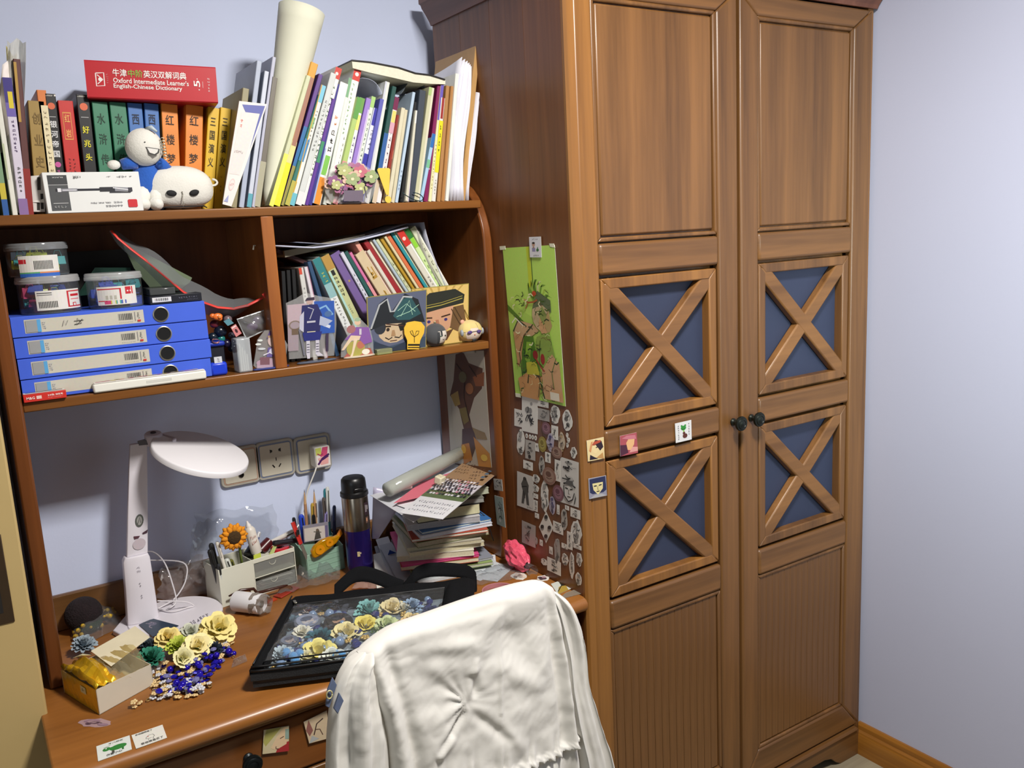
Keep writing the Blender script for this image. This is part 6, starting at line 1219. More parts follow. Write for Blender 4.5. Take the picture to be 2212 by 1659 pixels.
# ------------------------------------------------------------------ flowers
def petal(b, M, L_, W2, cup, curl, n=4):
    def f(u, v):
        w = W2 * (sin(pi * min(.86, .16 + .72 * v))) ** .7
        s = (u - .5) * 2
        x = s * w; y = cup * s * s * w * .8
        z = L_ * v
        return M @ Vector((x, -y + curl * v * v * L_ + .04 * L_ * sin(s * 6 + v * 9), z - .06 * L_ * abs(s)))
    b.grid(f, n, n)
def rose_mesh(seed, open_=1.0, R_=.02):
    r = random.Random(seed); b = B()
    for ring_, (n_, tilt, off, L_, W2) in enumerate(((3, .12, .10, .62, .36), (4, .35, .18, .72, .42), (5, .68, .25, .80, .46), (6, 1.0, .32, .86, .5), (7, 1.28, .30, .92, .52))):
        if open_ < .6 and ring_ > 3: continue
        for k in range(n_):
            a = 2 * pi * (k + r.uniform(-.15, .15)) / n_ + ring_ * .5
            M = Matrix.Rotation(a, 4, 'Z') @ Matrix.Translation((0, off * R_ * (.5 + .5 * open_), R_ * (.05 * (4 - ring_)))) @ Matrix.Rotation(-tilt * open_ - r.uniform(-.08, .08), 4, 'X')
            petal(b, M, L_ * R_, W2 * R_, -.5 + .2 * ring_, .12 * ring_)
    return b
def ruff_mesh(seed, R_=.02):
    r = random.Random(seed); b = B()
    for ring_ in range(5):
        n_ = 6 + 2 * ring_
        for k in range(n_):
            a = 2 * pi * k / n_ + ring_ * .4 + r.uniform(-.1, .1)
            M = Matrix.Rotation(a, 4, 'Z') @ Matrix.Translation((0, .08 * ring_ * R_, 0)) @ Matrix.Rotation(-.3 * ring_ - .05 - r.uniform(-.1, .1), 4, 'X')
            petal(b, M, R_ * r.uniform(.75, .95), R_ * .24, .6, .1, 3)
    return b
_fl = {}
def flower(lab, pos, R_, col, kind='rose', tilt=(0, 0), seed=1, centre=None, leaf=None, group=None, open_=1.0, name='artificial_flower'):
    k = (kind, col, seed, open_)
    if k not in _fl:
        b = rose_mesh(seed, open_, 1.0) if kind == 'rose' else ruff_mesh(seed, 1.0)
        me = mesh('petals', b); me.materials.append(mat('#' + ''.join('%02x' % int(int(col[i:i + 2], 16) * .78 + 255 * .22) if int(col[1:3], 16) > 90 else col[i:i + 2] for i in (1, 3, 5)), .75, noise=.1, scale=3)); me.shade_smooth(); _fl[k] = me
    o = bpy.data.objects.new(name, None); COL.objects.link(o); o['label'] = lab; o['category'] = 'flower'
    if group: o['group'] = group
    o.matrix_world = Matrix.Translation(pos) @ Matrix.Rotation(tilt[0], 4, 'X') @ Matrix.Rotation(tilt[1], 4, 'Y') @ Matrix.Rotation(seed * 1.3, 4, 'Z')
    ROT[o.name] = None
    pt = bpy.data.objects.new('petals', _fl[k]); COL.objects.link(pt); pt.parent = o; pt.scale = (R_, R_, R_)
    part('calyx', B().lathe([(0, -.14 * R_), (.22 * R_, -.1 * R_), (.34 * R_, .06 * R_), (.2 * R_, .15 * R_)], 10, cap=False), mat(leaf or '#5c8034', .7), o, smooth=True)
    if centre: part('centre', B().ball((0, 0, .30 * R_), (.16 * R_, .16 * R_, .2 * R_), 10, 7), mat(centre, .7), o, smooth=True)
    return o
Z0 = lambda r: DESK + .16 * r
def fd(x, y, z): 
    v = D(x, y, z); return v
# loose flowers at the left, beside the foil box
flower('grey-blue ruffled flower beside the yellow packet', fd(181, 1395, .768), .022, '#7a8e9c', 'ruff', (.3, .1), 1, leaf='#5c6c70')
flower('large pale yellow rose, topmost by the lamp base', fd(472, 1357, .775), .030, '#ead878', 'rose', (.55, .1), 2, '#d8b840')
flower('yellow rose touching the lamp base, leftmost of the yellow ones', fd(363, 1380, .778), .021, '#e8cf6c', 'rose', (.5, -.1), 3, '#d8b048')
flower('cream-yellow rose low in the middle, facing up', fd(427, 1398, .775), .024, '#ecdc90', 'rose', (.6, 0), 4, '#d8b850')
flower('small yellow flower half under the largest rose', fd(446, 1372, .768), .018, '#e8cc64', 'rose', (.4, -.3), 5)
flower('pale cream closed rose bud nearest the blue beads', fd(393, 1424, .772), .021, '#e4dc9c', 'rose', (.9, .2), 6, open_=.55)
flower('greyish white flower between the two top yellow roses', fd(411, 1368, .772), .020, '#b8bca4', 'rose', (.4, 0), 7)
flower('lime green leafy flower in the middle of the loose flowers', fd(385, 1399, .770), .022, '#a8b81c', 'ruff', (.5, 0), 8)
flower('sea-green ruffled flower next to the foil box', fd(325, 1424, .768), .025, '#2e8068', 'ruff', (.3, 0), 9, leaf='#205848')
flower('dull blue-grey flower between the cream card and the lime one', fd(321, 1398, .766), .020, '#54606c', 'ruff', (.3, 0), 10)
flower('dark navy flower right of the cream rose', fd(462, 1404, .764), .016, '#1c2838', 'ruff', (.3, 0), 11)
# beads: many small loose ones
r9 = random.Random(12)
def crystal(b, R_):
    b.lathe([(0, -.8 * R_), (.7 * R_, -.35 * R_), (R_, 0), (.7 * R_, .4 * R_), (0, .55 * R_)], 6, cap=False)
bead_kinds = []
def protob(kind, col, rough, metal, trans=0):
    b = B()
    if kind == 'facet': crystal(b, 1.0)
    elif kind == 'ball': b.ball((0, 0, 0), 1.0, 10, 7)
    elif kind == 'flower':
        for a in range(5): b.ball((.62 * cos(a * 1.257), .62 * sin(a * 1.257), 0), (.45, .45, .3), 7, 5)
        b.ball((0, 0, .1), (.3, .3, .35), 7, 5)
    else:
        b.tube([(cos(t) * .9, sin(t) * .55, 0) for t in [2 * pi * i / 12 for i in range(13)]], .16, 5)
    me = mesh('bead', b); me.materials.append(mat(col, rough, metal, noise=.05, trans=trans))
    if kind != 'facet': me.shade_smooth()
    return me
pk = {'blue': (protob('facet', '#2018a0', .15, .2), 'royal blue faceted bead in the loose heap beside the foil box', 'royal blue beads'), 'bball': (protob('ball', '#2414a4', .15, .3), 'round shiny blue bead in the loose heap beside the foil box', 'round blue beads'), 'gold': (protob('flower', '#dcc08c', .3, .15), 'small pale gold flower-shaped charm in the loose heap', 'pale gold charms'), 'clear': (protob('flower', '#d4d4da', .15, .0, .15), 'clear glassy flower bead in the loose heap', 'clear flower beads'), 'loop': (protob('loop', '#c8a868', .3, .8), 'thin gold loop charm in the loose heap', 'gold loop charms'), 'lilac': (protob('facet', '#7c7cb0', .15, 0, .2), 'pale lilac-blue crystal bead in the loose heap', 'lilac crystal beads')}
def bead(kind, p, R_, rot=None):
    me, lab, grp = pk[kind]
    o = bpy.data.objects.new('bead', me); COL.objects.link(o); o['label'] = lab; o['category'] = 'bead'; o['group'] = grp
    o.matrix_world = Matrix.Translation(p) @ Matrix.Rotation(r9.uniform(0, 6), 4, 'Z') @ Matrix.Rotation(r9.uniform(-.5, .5), 4, 'X') @ Matrix.Diagonal((R_, R_, R_, 1))
    return o
def scatter(poly, n, kinds, R_, layers=1):
    "fill a pixel outline lying on the desk"
    xs = [p[0] for p in poly]; ys = [p[1] for p in poly]; c = 0; used = []
    for _ in range(n * 40):
        x, y = r9.uniform(min(xs), max(xs)), r9.uniform(min(ys), max(ys)); ins = False; j = len(poly) - 1
        for i in range(len(poly)):
            if (poly[i][1] > y) != (poly[j][1] > y) and x < (poly[j][0] - poly[i][0]) * (y - poly[i][1]) / (poly[j][1] - poly[i][1]) + poly[i][0]: ins = not ins
            j = i
        if not ins: continue
        rr = R_ * r9.uniform(.75, 1.15); v = D(x, y, DESK + rr); 
        k = sum(1 for u in used if (u[0] - v.x) ** 2 + (u[1] - v.y) ** 2 < (rr * 1.3) ** 2)
        if k > layers: continue
        used.append((v.x, v.y)); v.z = DESK + rr * (.55 + 1.2 * k) + .0005
        bead(r9.choice(kinds), v, rr); c += 1
        if c >= n: break
scatter([(330, 1440), (360, 1478), (410, 1500), (450, 1470), (500, 1410), (480, 1395), (430, 1420), (395, 1448)], 110, ['blue', 'blue', 'blue', 'bball', 'lilac', 'gold'], .0062, 2)
scatter([(320, 1450), (335, 1500), (300, 1520), (285, 1530), (290, 1518), (345, 1508), (430, 1500), (455, 1478), (430, 1465), (360, 1475)], 70, ['gold', 'clear', 'gold', 'loop', 'clear', 'blue'], .0064, 1)
scatter([(470, 1385), (505, 1370), (505, 1430), (480, 1430)], 14, ['gold', 'lilac', 'loop', 'bball', 'clear'], .005, 1)
scatter([(325, 1470), (345, 1440), (375, 1455), (350, 1490)], 14, ['gold', 'clear', 'gold'], .005, 1)

# ------------------------------------------------------------------ gold foil box
fa, fb, fc = D(215, 1545), D(332, 1479), D(138, 1492)
fb = fa + (fb - fa) * 1.0; fc = D(140, 1497); fdv = fc + fb - fa
hgt = .047
fo = thing('foil_box', 'open small box wrapped in crumpled gold foil near the left edge of the desk', 'box', fa)
up = Vector((0, 0, hgt)); tdir = (fb - fa).normalized(); ndir = (fc - fa).normalized()
whp = mat('#c8beac', .7, noise=.05); foil = mat('#e8b824', .3, .55, noise=.15, scale=15, bump=.5, bscale=60)
e3 = Vector((0, 0, .0006))
part('front_wall', B().prism([fa + e3, fb + e3, fb + up * .86, fa + up], ndir * .0015), whp, fo, label='cream card side')
part('back_wall', B().prism([fc + e3, fdv + e3, fdv + up * .8, fc + up * .95], ndir * .0015), whp, fo)
part('end_wall', B().prism([fb + e3, fdv + e3, fdv + up * .8, fb + up * .86], tdir * -.0015), whp, fo)
part('foil_side', B().prism([fa + e3, fc + e3, fc + up * .95, fa + up], tdir * .0015), foil, fo, label='gold side')
part('base', B().prism([fa + e3, fb + e3, fdv + e3, fc + e3], (0, 0, .001)), whp, fo)
def foilf(u, v):
    e = fa.lerp(fb, u * .62).lerp(fc.lerp(fdv, u * .62), v)
    cr = .006 * abs(sin(u * 11 + v * 7)) + .005 * abs(sin(v * 17 - u * 5)) + .004 * sin(u * 23)
    z = hgt * (.98 - .35 * u) + .026 * sin(pi * v) * sin(pi * min(1, u * 1.3)) + cr * .8
    return e + Vector((0, 0, z))
part('crumpled_foil', B().grid(foilf, 12, 12), foil, fo, smooth=15, solid=.0004, label='crumpled gold foil')
q = [foilf(.30, .62) + Vector((0, 0, .006)), foilf(.62, .70) + Vector((0, 0, .008)), foilf(.6, .95) + Vector((0, 0, .012)), foilf(.25, .88) + Vector((0, 0, .010))]
o_ = part('paper_tag', B().prism(q, (0, 0, .0004)), mat('#d8cca0', .6), fo)
P([v + Vector((0, 0, .0006)) for v in q], lift=.0005).marks(.45, .15, .9, .8, 5, '#3a3420').ell(.2, .6, .08, .14, '#3a3420').out('tag_print', fo)
q = [(fa + (fc - fa) * s + up * z - tdir * .0006) for s, z in ((.45, .55), (.30, .55), (.30, .82), (.45, .82))]
P(q).rect(0, 0, 1, 1, '#d8cc9c').rect(.3, .3, .45, .7, '#7a6c40').rect(.6, .4, .7, .6, '#7a6c40').out('small_tag', fo)
def cellf(u, v):
    e = fa.lerp(fb, .35 + .62 * u).lerp(fc.lerp(fdv, .35 + .62 * u), v * .95)
    return e + Vector((0, 0, hgt * .82 + .016 * abs(sin(u * 9 + v * 5)) * sin(pi * min(1, .1 + v)) + .012 * sin(pi * v)))
part('cellophane', B().grid(cellf, 12, 12), clear('#e4d8b0', .2, .06, 'warm_cellophane', .45), fo, smooth=20)
single('bead_bag', B().grid(lambda u, v: Vector((fd(300 + 60 * u, 1430 + 35 * (1 - v) - 20 * u, DESK).x, fd(300 + 60 * u, 1430 + 35 * (1 - v) - 20 * u, DESK).y, DESK + .002 + .020 * sin(pi * u) * sin(pi * v) + .003 * abs(sin(u * 15 + v * 9)))), 12, 8), film, 'small clear film bag between the foil box and the green flower', 'bag', smooth=25)
# cream card leaning on the box
q = [at(x, y, 'y', -.21) for x, y in ((196, 1407), (240, 1440), (322, 1375), (292, 1354))]
q[0] = D(196, 1407, .815); q[1] = D(240, 1440, .808); q[2] = D(324, 1377, .800); q[3] = D(292, 1353, .808)
single('blank_card', B().prism(q, (0, 0, .0009)), mat('#dcd2b4', .6), 'blank cream card lying on top of the foil box', 'card', bevel=.0003)

# ------------------------------------------------------------------ stickers and bits on the desk top
def desksticker(name, lab, px, draw, z=DESK, cat='sticker', th=.0004):
    q = [D(x, y) for x, y in px]; o = single(name, B().prism([v + Vector((0, 0, .0001)) for v in q], (0, 0, th)), mat('#d8d8d2', .4), lab, cat)
    p = P([v + Vector((0, 0, th)) for v in q]); draw(p); p.out('sticker_print', o); return o, [v + Vector((0, 0, th)) for v in q]
o, f = desksticker('sticker', 'white sticker with a green sheep-like animal near the front edge of the desk', [(212, 1645), (285, 1619), (280, 1589), (208, 1613)], lambda p: p.rect(0, 0, 1, 1, '#d8dcd8').ell(.62, .48, .26, .17, '#2c7c34', 16).ell(.28, .56, .12, .12, '#2c7c34').poly([(.3, .6), (.45, .6), (.5, .4), (.38, .42)], '#2c7c34').rect(.42, .18, .50, .36, '#4c4a40').rect(.72, .2, .78, .36, '#2c6c30').ell(.27, .6, .025, .03, '#e8e8e8').line([(.2, .7), (.4, .74)], .0015, '#a8b0a8'))
text('不八得故', f, .35, .80, .8, .90, '#5a5e5a', o); text('你要小心', f, .25, .08, .72, .22, '#3c403c', o)
o, f = desksticker('sticker', 'white sticker with a small grey cat doodle near the front edge of the desk', [(294, 1618), (361, 1594), (351, 1566), (284, 1589)], lambda p: p.rect(0, 0, 1, 1, '#dcdad2').line([(.4, .5), (.5, .6), (.62, .58), (.66, .45), (.6, .35)], .0012, '#7c7c78').line([(.4, .5), (.38, .4), (.55, .36)], .0012, '#7c7c78').ell(.46, .52, .02, .025, '#c03c28').line([(.45, .34), (.44, .26)], .001, '#7c7c78').line([(.6, .34), (.6, .26)], .001, '#7c7c78'))
text('参他圈啊象了', f, .1, .82, .65, .93, '#4c4c48', o); text('看他很是反了', f, .18, .08, .9, .22, '#2c2c2a', o)
def outline(c, rx, ry, seed, n=16):
    r = random.Random(seed); return [(c[0] + rx * cos(2 * pi * i / n) * r.uniform(.72, 1.05), c[1] + ry * sin(2 * pi * i / n) * r.uniform(.72, 1.05)) for i in range(n)]
def desk_blob(lab, c, rx, ry, seed, cols, rim='#d8d4cc'):
    pts = [D(*q) for q in outline(c, rx, ry, seed)]; o = single('sticker', B().prism([v + Vector((0, 0, .0001)) for v in pts], (0, 0, .0003)), mat(rim, .4), lab, 'sticker')
    box = [D(c[0] - rx, c[1] + ry), D(c[0] + rx, c[1] + ry), D(c[0] + rx, c[1] - ry), D(c[0] - rx, c[1] - ry)]; p = P([v + Vector((0, 0, .0004)) for v in box])
    r = random.Random(seed + 1)
    for k in range(7): p.ell(r.uniform(.28, .72), r.uniform(.3, .7), r.uniform(.08, .2), r.uniform(.08, .18), r.choice(cols), 9)
    p.line([(.3, .4), (.5, .6), (.7, .45)], .0012, '#2c2428'); p.out('sticker_print', o)
desk_blob('small white-rimmed figure sticker on the desk right behind the pink bag', (1112, 1217), 19, 8, 3, ['#b8a89c', '#3c3434', '#8c7c84', '#d8c8c0'])
desk_blob('grey and white figure sticker in the middle of the right desk end', (1122, 1245), 20, 9, 4, ['#a89888', '#d8c8b8', '#3c3830', '#8c8078'])
desk_blob('mauve figure sticker beside the jacket top', (1172, 1249), 15, 7, 5, ['#b08c94', '#4c3840', '#a8a0a4'])
desk_blob('bluish figure sticker half under the jacket', (1118, 1263), 12, 5, 6, ['#7c84a8', '#3c3c50', '#a8a0a4'])
desk_blob('torn transparent lilac sticker peeling off near the front of the desk', (205, 1562), 40, 11, 7, ['#8c7080', '#9c8088', '#a88c94', '#5c4450'], '#a08488')
single('red_dot_sticker', B().prism([D(*q) + Vector((0, 0, .0002)) for q in outline((1135, 1218), 9, 3, 2)], (0, 0, .0003)), mat('#a83018', .4), 'little red smear-like sticker on the desk behind the jacket', 'sticker')
# silver gleaming postcard at the right edge
q = [D(x, y) for x, y in ((1205, 1285), (1243, 1268), (1215, 1253), (1190, 1262))]
o = single('postcard', B().prism([v + Vector((0, 0, .0002)) for v in q], (0, 0, .0005)), mat('#a8a89c', .3), 'glossy black, gold and white postcard at the right corner of the desk', 'card')
P([v + Vector((0, 0, .0007)) for v in q]).rect(0, 0, 1, 1, '#c8ccc4').poly([(0, 0), (.6, .0), (.8, .6), (.3, .5)], '#a88c3c').poly([(.5, .5), (1, .3), (1, .8), (.6, .9)], '#2c2c24').line([(.1, .2), (.6, .6), (.9, .5)], .003, '#1c1c18').out('card_print', o)
q = [D(x, y) for x, y in ((1205, 1297), (1262, 1282), (1250, 1272), (1222, 1282))]
single('clear_card_sleeve', B().prism([v + Vector((0, 0, .0008)) for v in q], (0, 0, .0012)), clear('#e0d8c8', .2, .08, 'card_sleeve'), 'clear card sleeve lying at the right front corner of the desk', 'sleeve')
# pink ring
rg = D(1078, 1283)
o = single('pink_ring', B().lathe([(.034, .0006), (.036, .001), (.0375, .008), (.0372, .0105), (.0345, .010), (.034, .0006)], 44, Matrix.Translation((rg.x, rg.y, DESK)), cap=False), mat('#c88890', .25, trans=.3, noise=.02), 'translucent pink plastic ring lying on the desk behind the jacket', 'ring', smooth=40)
single('red_pouch', B().ball((rg.x - .03, rg.y - .028, DESK + .006), (.016, .014, .0055), 14, 8), mat('#a02828', .5), 'small red cloth item against the pink ring, beside the black bag', 'pouch', smooth=True)
# pink bag in the corner by the wardrobe
pbp = D(1135, 1200)
o = thing('pink_bag', 'crumpled pink plastic bag wedged between the hutch and the wardrobe', 'bag', (.972, -.27, DESK))
def pbf(u, v):
    a = 2 * pi * u; c = Vector((.950, -.262, DESK)) .lerp(Vector((.955, -.335, DESK)), v)
    R_ = .030 * (sin(pi * (.12 + .8 * v)) ** .7) * (1 + .16 * sin(a * 5 + v * 6) + .1 * sin(a * 9 - v * 11))
    z = .030 * (1 - v) + .016 + R_ * .9 * sin(a)
    return Vector((min(.9795, c.x + R_ * .75 * cos(a)), c.y, DESK + max(.001, z)))
part('bag_body', B().grid(pbf, 26, 12), mat('#d8546c', .25, noise=.12, scale=30, bump=.6, bscale=90), o, smooth=20)
part('clear_end', B().grid(lambda u, v: Vector((.958 + .010 * cos(6.28 * u) * (1 + .4 * v), -.333 - .022 * v, DESK + .014 + .010 * sin(6.28 * u) * (1 + .4 * v) - .004 * v)), 14, 5), film, o, smooth=25)

# ------------------------------------------------------------------ white roll with wrap
r0, r1 = D(515, 1318, .775), D(568, 1342, .775)
wr = thing('label_roll', 'white paper roll in torn clear wrap between organiser and black bag', 'roll', r0)
a0 = Vector((.352, -.098, DESK + .0225)); a1 = Vector((.392, -.150, DESK + .0225)); ax2 = (a1 - a0)
part('roll', B().tube([a0, a0 + ax2 * .02, a0 + ax2 * .98, a1], [.0215, .022, .022, .0215], 32), mat('#dedde0', .5, noise=.01), wr, smooth=40)
part('core', B().tube([a1 - ax2 * .01, a1 + ax2 * .01], .008, 16), mat('#5c504c', .7), wr, smooth=40)
Mw = Matrix.Translation(a1) @ ax2.to_track_quat('Z', 'Y').to_matrix().to_4x4()
def wrf(u, v):
    a = 2 * pi * u; R_ = .0235 * (1 - .25 * v) * (1 + .10 * sin(a * 4 + v * 7) + .06 * sin(a * 9))
    p_ = Mw @ Vector((R_ * cos(a), R_ * sin(a), -.018 + .034 * v)); p_.z = max(p_.z, DESK + .001); return p_
part('torn_wrap', B().grid(wrf, 22, 8), clear('#b8b0a8', .3, .08, 'wrap'), wr, smooth=20)
# brown claw / glasses in clear case
gl0 = [at(x, y, 'y', -.075) for x, y in ((494, 1288), (520, 1275), (548, 1272), (556, 1284), (580, 1275), (612, 1270), (622, 1272))]
for v in gl0: v.z = max(v.z, DESK + .018)
o = thing('spectacles', 'brown tortoiseshell spectacles lying before the white organiser', 'glasses', gl0[3])
part('brow_bar', B().tube(gl0, [.002, .0035, .0035, .004, .0035, .003, .0015], 8), mat('#3c1c12', .25), o, smooth=True)
for k, (i, w_) in enumerate(((1, .017), (5, .016))):
    c = gl0[i] + Vector((.004, 0, -.011))
    part('lens', B().lathe([(0, 0), (w_, 0), (w_, .001), (0, .001)], 24, Matrix.Translation(c) @ Matrix.Rotation(pi / 2, 4, 'X') @ Matrix.Diagonal((1, .62, 1, 1)), cap=False), clear('#c8a888', .12, .05, 'tinted_lens'), o)
    part('rim', B().tube([c + Vector((w_ * cos(t), 0, w_ * .62 * sin(t))) for t in [2 * pi * i2 / 20 for i2 in range(21)]], .0012, 6), mat('#5a2c1a', .25), o, smooth=True)
single('candy_strip', B().box(-.020, .020, -.006, .006, 0, .003, Matrix.Translation((.42, -.10, DESK + .0006)) @ Matrix.Rotation(.3, 4, 'Z')), mat('#b8401c', .4), 'flat orange-red wrapper strip under the spectacles', 'wrapper')
single('red_wrapper', B().box(-.03, .03, -.012, .012, 0, .0035, Matrix.Translation((.47, -.075, DESK + .0006)) @ Matrix.Rotation(.5, 4, 'Z')), mat('#9c3424', .4, bump=.5), 'dark red wrapper lying beneath the clear wrap', 'wrapper', bevel=.001)

# ------------------------------------------------------------------ paper and book pile
pile = []
def slab(lab, cx, cy, w_, d_, z0, t, rot, col, cover=None, name='book', cat='book', curl=0, soft=0, sheets=0):
    o = thing(name, lab, cat, M=Matrix.Translation((cx, cy, z0)) @ Matrix.Rotation(radians(rot), 4, 'Z'))
    n = 10
    def f(x, y, z): return Vector((x, y, z + curl * max(0, (-y / d_ * 2)) ** 2 * .5 + soft * sin(x * 40) * .3))
    c = .0006
    def blk(nm, za, zb, ex, m):
        b = B(); W2, D2 = w_ / 2 + ex, d_ / 2 + ex; vs = []
        for j in range(n + 1):
            y = -D2 + 2 * D2 * j / n
            for x, z in ((-W2, za), (W2, za), (W2, zb), (-W2, zb)): vs.append(f(x, y, z))
        fs = [(j * 4 + k, j * 4 + (k + 1) % 4, (j + 1) * 4 + (k + 1) % 4, (j + 1) * 4 + k) for j in range(n) for k in range(4)] + [(3, 2, 1, 0), (4 * n, 4 * n + 1, 4 * n + 2, 4 * n + 3)]
        b.add(vs, [tuple(reversed(q)) for q in fs]); return part(nm, b, m, o)
    if cover:
        blk('page_block', c * 1.5, t - c * 1.5, -.001, mat(col, .85, noise=.14, scale=260))
        blk('cover', t - c * 1.4, t, 0, mat(cover, .5)); blk('cover', 0, c * 1.4, 0, mat(cover, .5))
    else: blk('sheets', 0, t, 0, mat(col, .85, noise=.16, scale=260))
    return o
z = DESK + .0008
SL = [
 ('white loose papers at the very bottom of the pile', .842, -.125, .200, .270, .006, -14, '#c4c8cc', None),
 ('second layer of grey-white papers low in the pile', .838, -.110, .195, .265, .006, -22, '#b4b8bc', None),
 ('workbook with a green strip near the bottom of the pile', .840, -.120, .190, .262, .007, -16, '#b8b8a4', '#8ca060'),
 ('thin grey exercise book above the green-striped workbook', .836, -.115, .190, .262, .005, -18, '#a8a8ac', '#888c98'),
 ('cream notebook right under the pink folder in the pile', .822, -.112, .180, .260, .009, -24, '#d8d0b0', '#a4402c'),
 ('bright pink folder in the lower half of the pile', .818, -.112, .180, .262, .005, -24, '#c84c80', '#c84c80'),
 ('soft cream exercise book with ruffled pages above the pink folder', .826, -.108, .178, .245, .012, -26, '#cfc8ac', '#dcd8c8'),
 ('second soft cream exercise book with ruffled edges in the pile', .830, -.112, .176, .245, .010, -24, '#c4bc9c', '#c8c4b4'),
 ('third soft exercise book with ruffled edges in the pile', .834, -.114, .174, .240, .008, -22, '#bcb498', '#b0ac9c'),
 ('greenish grey workbook in the middle of the pile', .836, -.112, .174, .240, .011, -20, '#a8a088', '#6c7448'),
 ('orange-red covered notebook in the middle of the pile', .842, -.118, .178, .240, .006, -16, '#d8d4c4', '#a83c1c'),
 ('white notebook with blue edge lines above the orange-red one', .842, -.116, .176, .236, .007, -14, '#c8ccd4', '#c8ccd4'),
 ('thin notebook with a bright blue border in the pile', .844, -.110, .172, .232, .005, -16, '#c0c4bc', '#3c6ca4'),
 ('grey soft bundle of folded papers in the upper pile', .838, -.104, .170, .228, .012, -18, '#a0a0a4', '#b8b8bc'),
 ('thick black-covered cream notebook with an elastic string', .842, -.104, .150, .215, .022, -20, '#c4c09c', '#24282c'),
 ('grey magazine above the thick black-covered notebook', .856, -.100, .165, .215, .010, -18, '#8c8c88', '#74746c'),
 ('pale green rounded pad near the top of the pile', .864, -.096, .160, .205, .013, -16, '#a8ac98', '#b8bca4')]
zz = DESK + .0008; sl_o = []
for k, (lab, cx, cy, w_, d_, t, rot, col, cov) in enumerate(SL):
    t *= 1.12
    sl_o.append(slab(lab, cx + .004, cy - .012, w_ * 1.0, min(d_, .235), zz, t, rot * .8 + (0, 5, -4, 3, -2, 1, -6, 4, -3, 6, -5, 2, 5, -4, 3, -3, 4)[k], col, cov, curl=0, name='book' if cov else 'paper_stack', cat='book' if cov else 'paper')); zz += t + .0008
PT = zz
single('elastic_string', B().tube([at(x, y, 'y', Y) for x, y, Y in ((1037, 1106, -.215), (1048, 1115, -.222), (1056, 1135, -.23), (1062, 1155, -.232), (1066, 1168, -.23))], .0011, 6), mat('#141414', .6), 'thin black elastic string hanging down the pile edge', 'string', smooth=True)
# sheets on top of the pile
def topsheet(lab, px, z0, col, draw=None, name='paper_sheet', cat='paper', th=.0006, dz=(0, 0, 0, 0), bend=.0):
    q = [at(x, y, 'z', z0 + e) for (x, y), e in zip(px, dz)]; nrm = (q[1] - q[0]).cross(q[3] - q[0]).normalized()
    o = single(name, B().prism(q, -nrm * th), mat(col, .6, noise=.03), lab, cat)
    if draw: p = P(q); draw(p); p.out('sheet_print', o)
    return o
topsheet('white sheet hanging lowest off the top of the pile', [(800, 1070), (893, 1128), (955, 1085), (860, 1050)], PT + .003, '#c8cad0', lambda p: p.marks(.1, .55, .9, .62, 12, '#8888a0').marks(.1, .75, .9, .8, 12, '#8888a0'))
topsheet('white sheet with a table of small dark print on the pile', [(855, 1090), (950, 1124), (1010, 1075), (900, 1040)], PT + .006, '#d8d8dc', lambda p: [p.marks(.05, .35 + .14 * k, .95, .41 + .14 * k, 16, '#6c6c74') for k in range(3)])
topsheet('large white sheet beneath the transparent roll', [(905, 1060), (1000, 1060), (1040, 1000), (980, 992)], PT + .010, '#c8cad4')
topsheet('salmon pink card lying across the top of the pile', [(850, 1087), (960, 1062), (1008, 1010), (912, 1040)], PT + .014, '#d06c7c')
ph = topsheet('class photo sheet with rows of tiny people over a brown margin', [(862, 1108), (956, 1122), (1085, 1013), (1000, 1000)], PT + .020, '#d4d0d4', None, 'photo_sheet', 'photo')
q = [at(x, y, 'z', PT + .0202) for x, y in ((862, 1108), (956, 1122), (1085, 1013), (1000, 1000))]
p = P(q, lift=.0003); r3 = random.Random(6)
p.rect(0, .30, 1, 1, '#a08060').rect(.0, .0, 1, .30, '#d8d8dc')
for k in range(3): p.marks(.08, .06 + .07 * k, .92, .10 + .07 * k, 14, '#6c6c78')
p.rect(.0, .30, 1, .44, '#5c6c48').rect(0, .44, 1, .62, '#c8c4cc')
for row in range(5):
    for k in range(13):
        u = .03 + .073 * k + .03 * (row % 2); v = .36 + .055 * row
        p.rect(u, v, u + .05, v + .03, r3.choice(['#e0dce4', '#c88ca0', '#26242c', '#d8d4dc', '#3c3c4c'])); p.ell(u + .025, v + .038, .014, .012, r3.choice(['#2c2420', '#7c5c4c', '#3a302c']), 6)
for k in range(4): p.marks(.55, .70 + .07 * k, .75, .74 + .07 * k, 3, '#4c3c34').rect(.85, .70 + .07 * k, .93, .74 + .07 * k, '#4c6478')
p.marks(.1, .9, .45, .94, 5, '#3c302c').marks(.1, .78, .45, .82, 5, '#3c302c')
p.out('photo_print', ph)
# transparent roll, lying diagonally
t0, t1 = at(838, 1058, 'z', PT + .035), at(996, 978, 'z', PT + .045)
tb = thing('plastic_roll', 'rolled milky transparent plastic folder lying on top of the pile', 'roll', t0)
part('roll', B().tube([t0, t0.lerp(t1, .33), t0.lerp(t1, .66), t1], [.017, .018, .018, .016], 20, sq=.9), clear('#d4d8d0', .5, .15, 'milky_film', .35), tb, smooth=True)
part('inner_roll', B().tube([t0 + Vector((.004, 0, 0)), t1 + Vector((-.004, 0, 0))], [.009, .008], 14), clear('#e8e8e4', .6, .15, 'milky_film2'), tb, smooth=True)
part('grey_sheet', B().tube([t0.lerp(t1, .05), t0.lerp(t1, .9)], [.0125, .012], 14), mat('#84887c', .5), tb, smooth=True)
part('rim', B().tube([t1 + Vector((.016 * cos(a) * .3, .016 * cos(a) * .8, .016 * sin(a))) for a in [2 * pi * i / 16 for i in range(17)]], .0013, 6), mat('#c8ccc4', .4), tb, smooth=True)
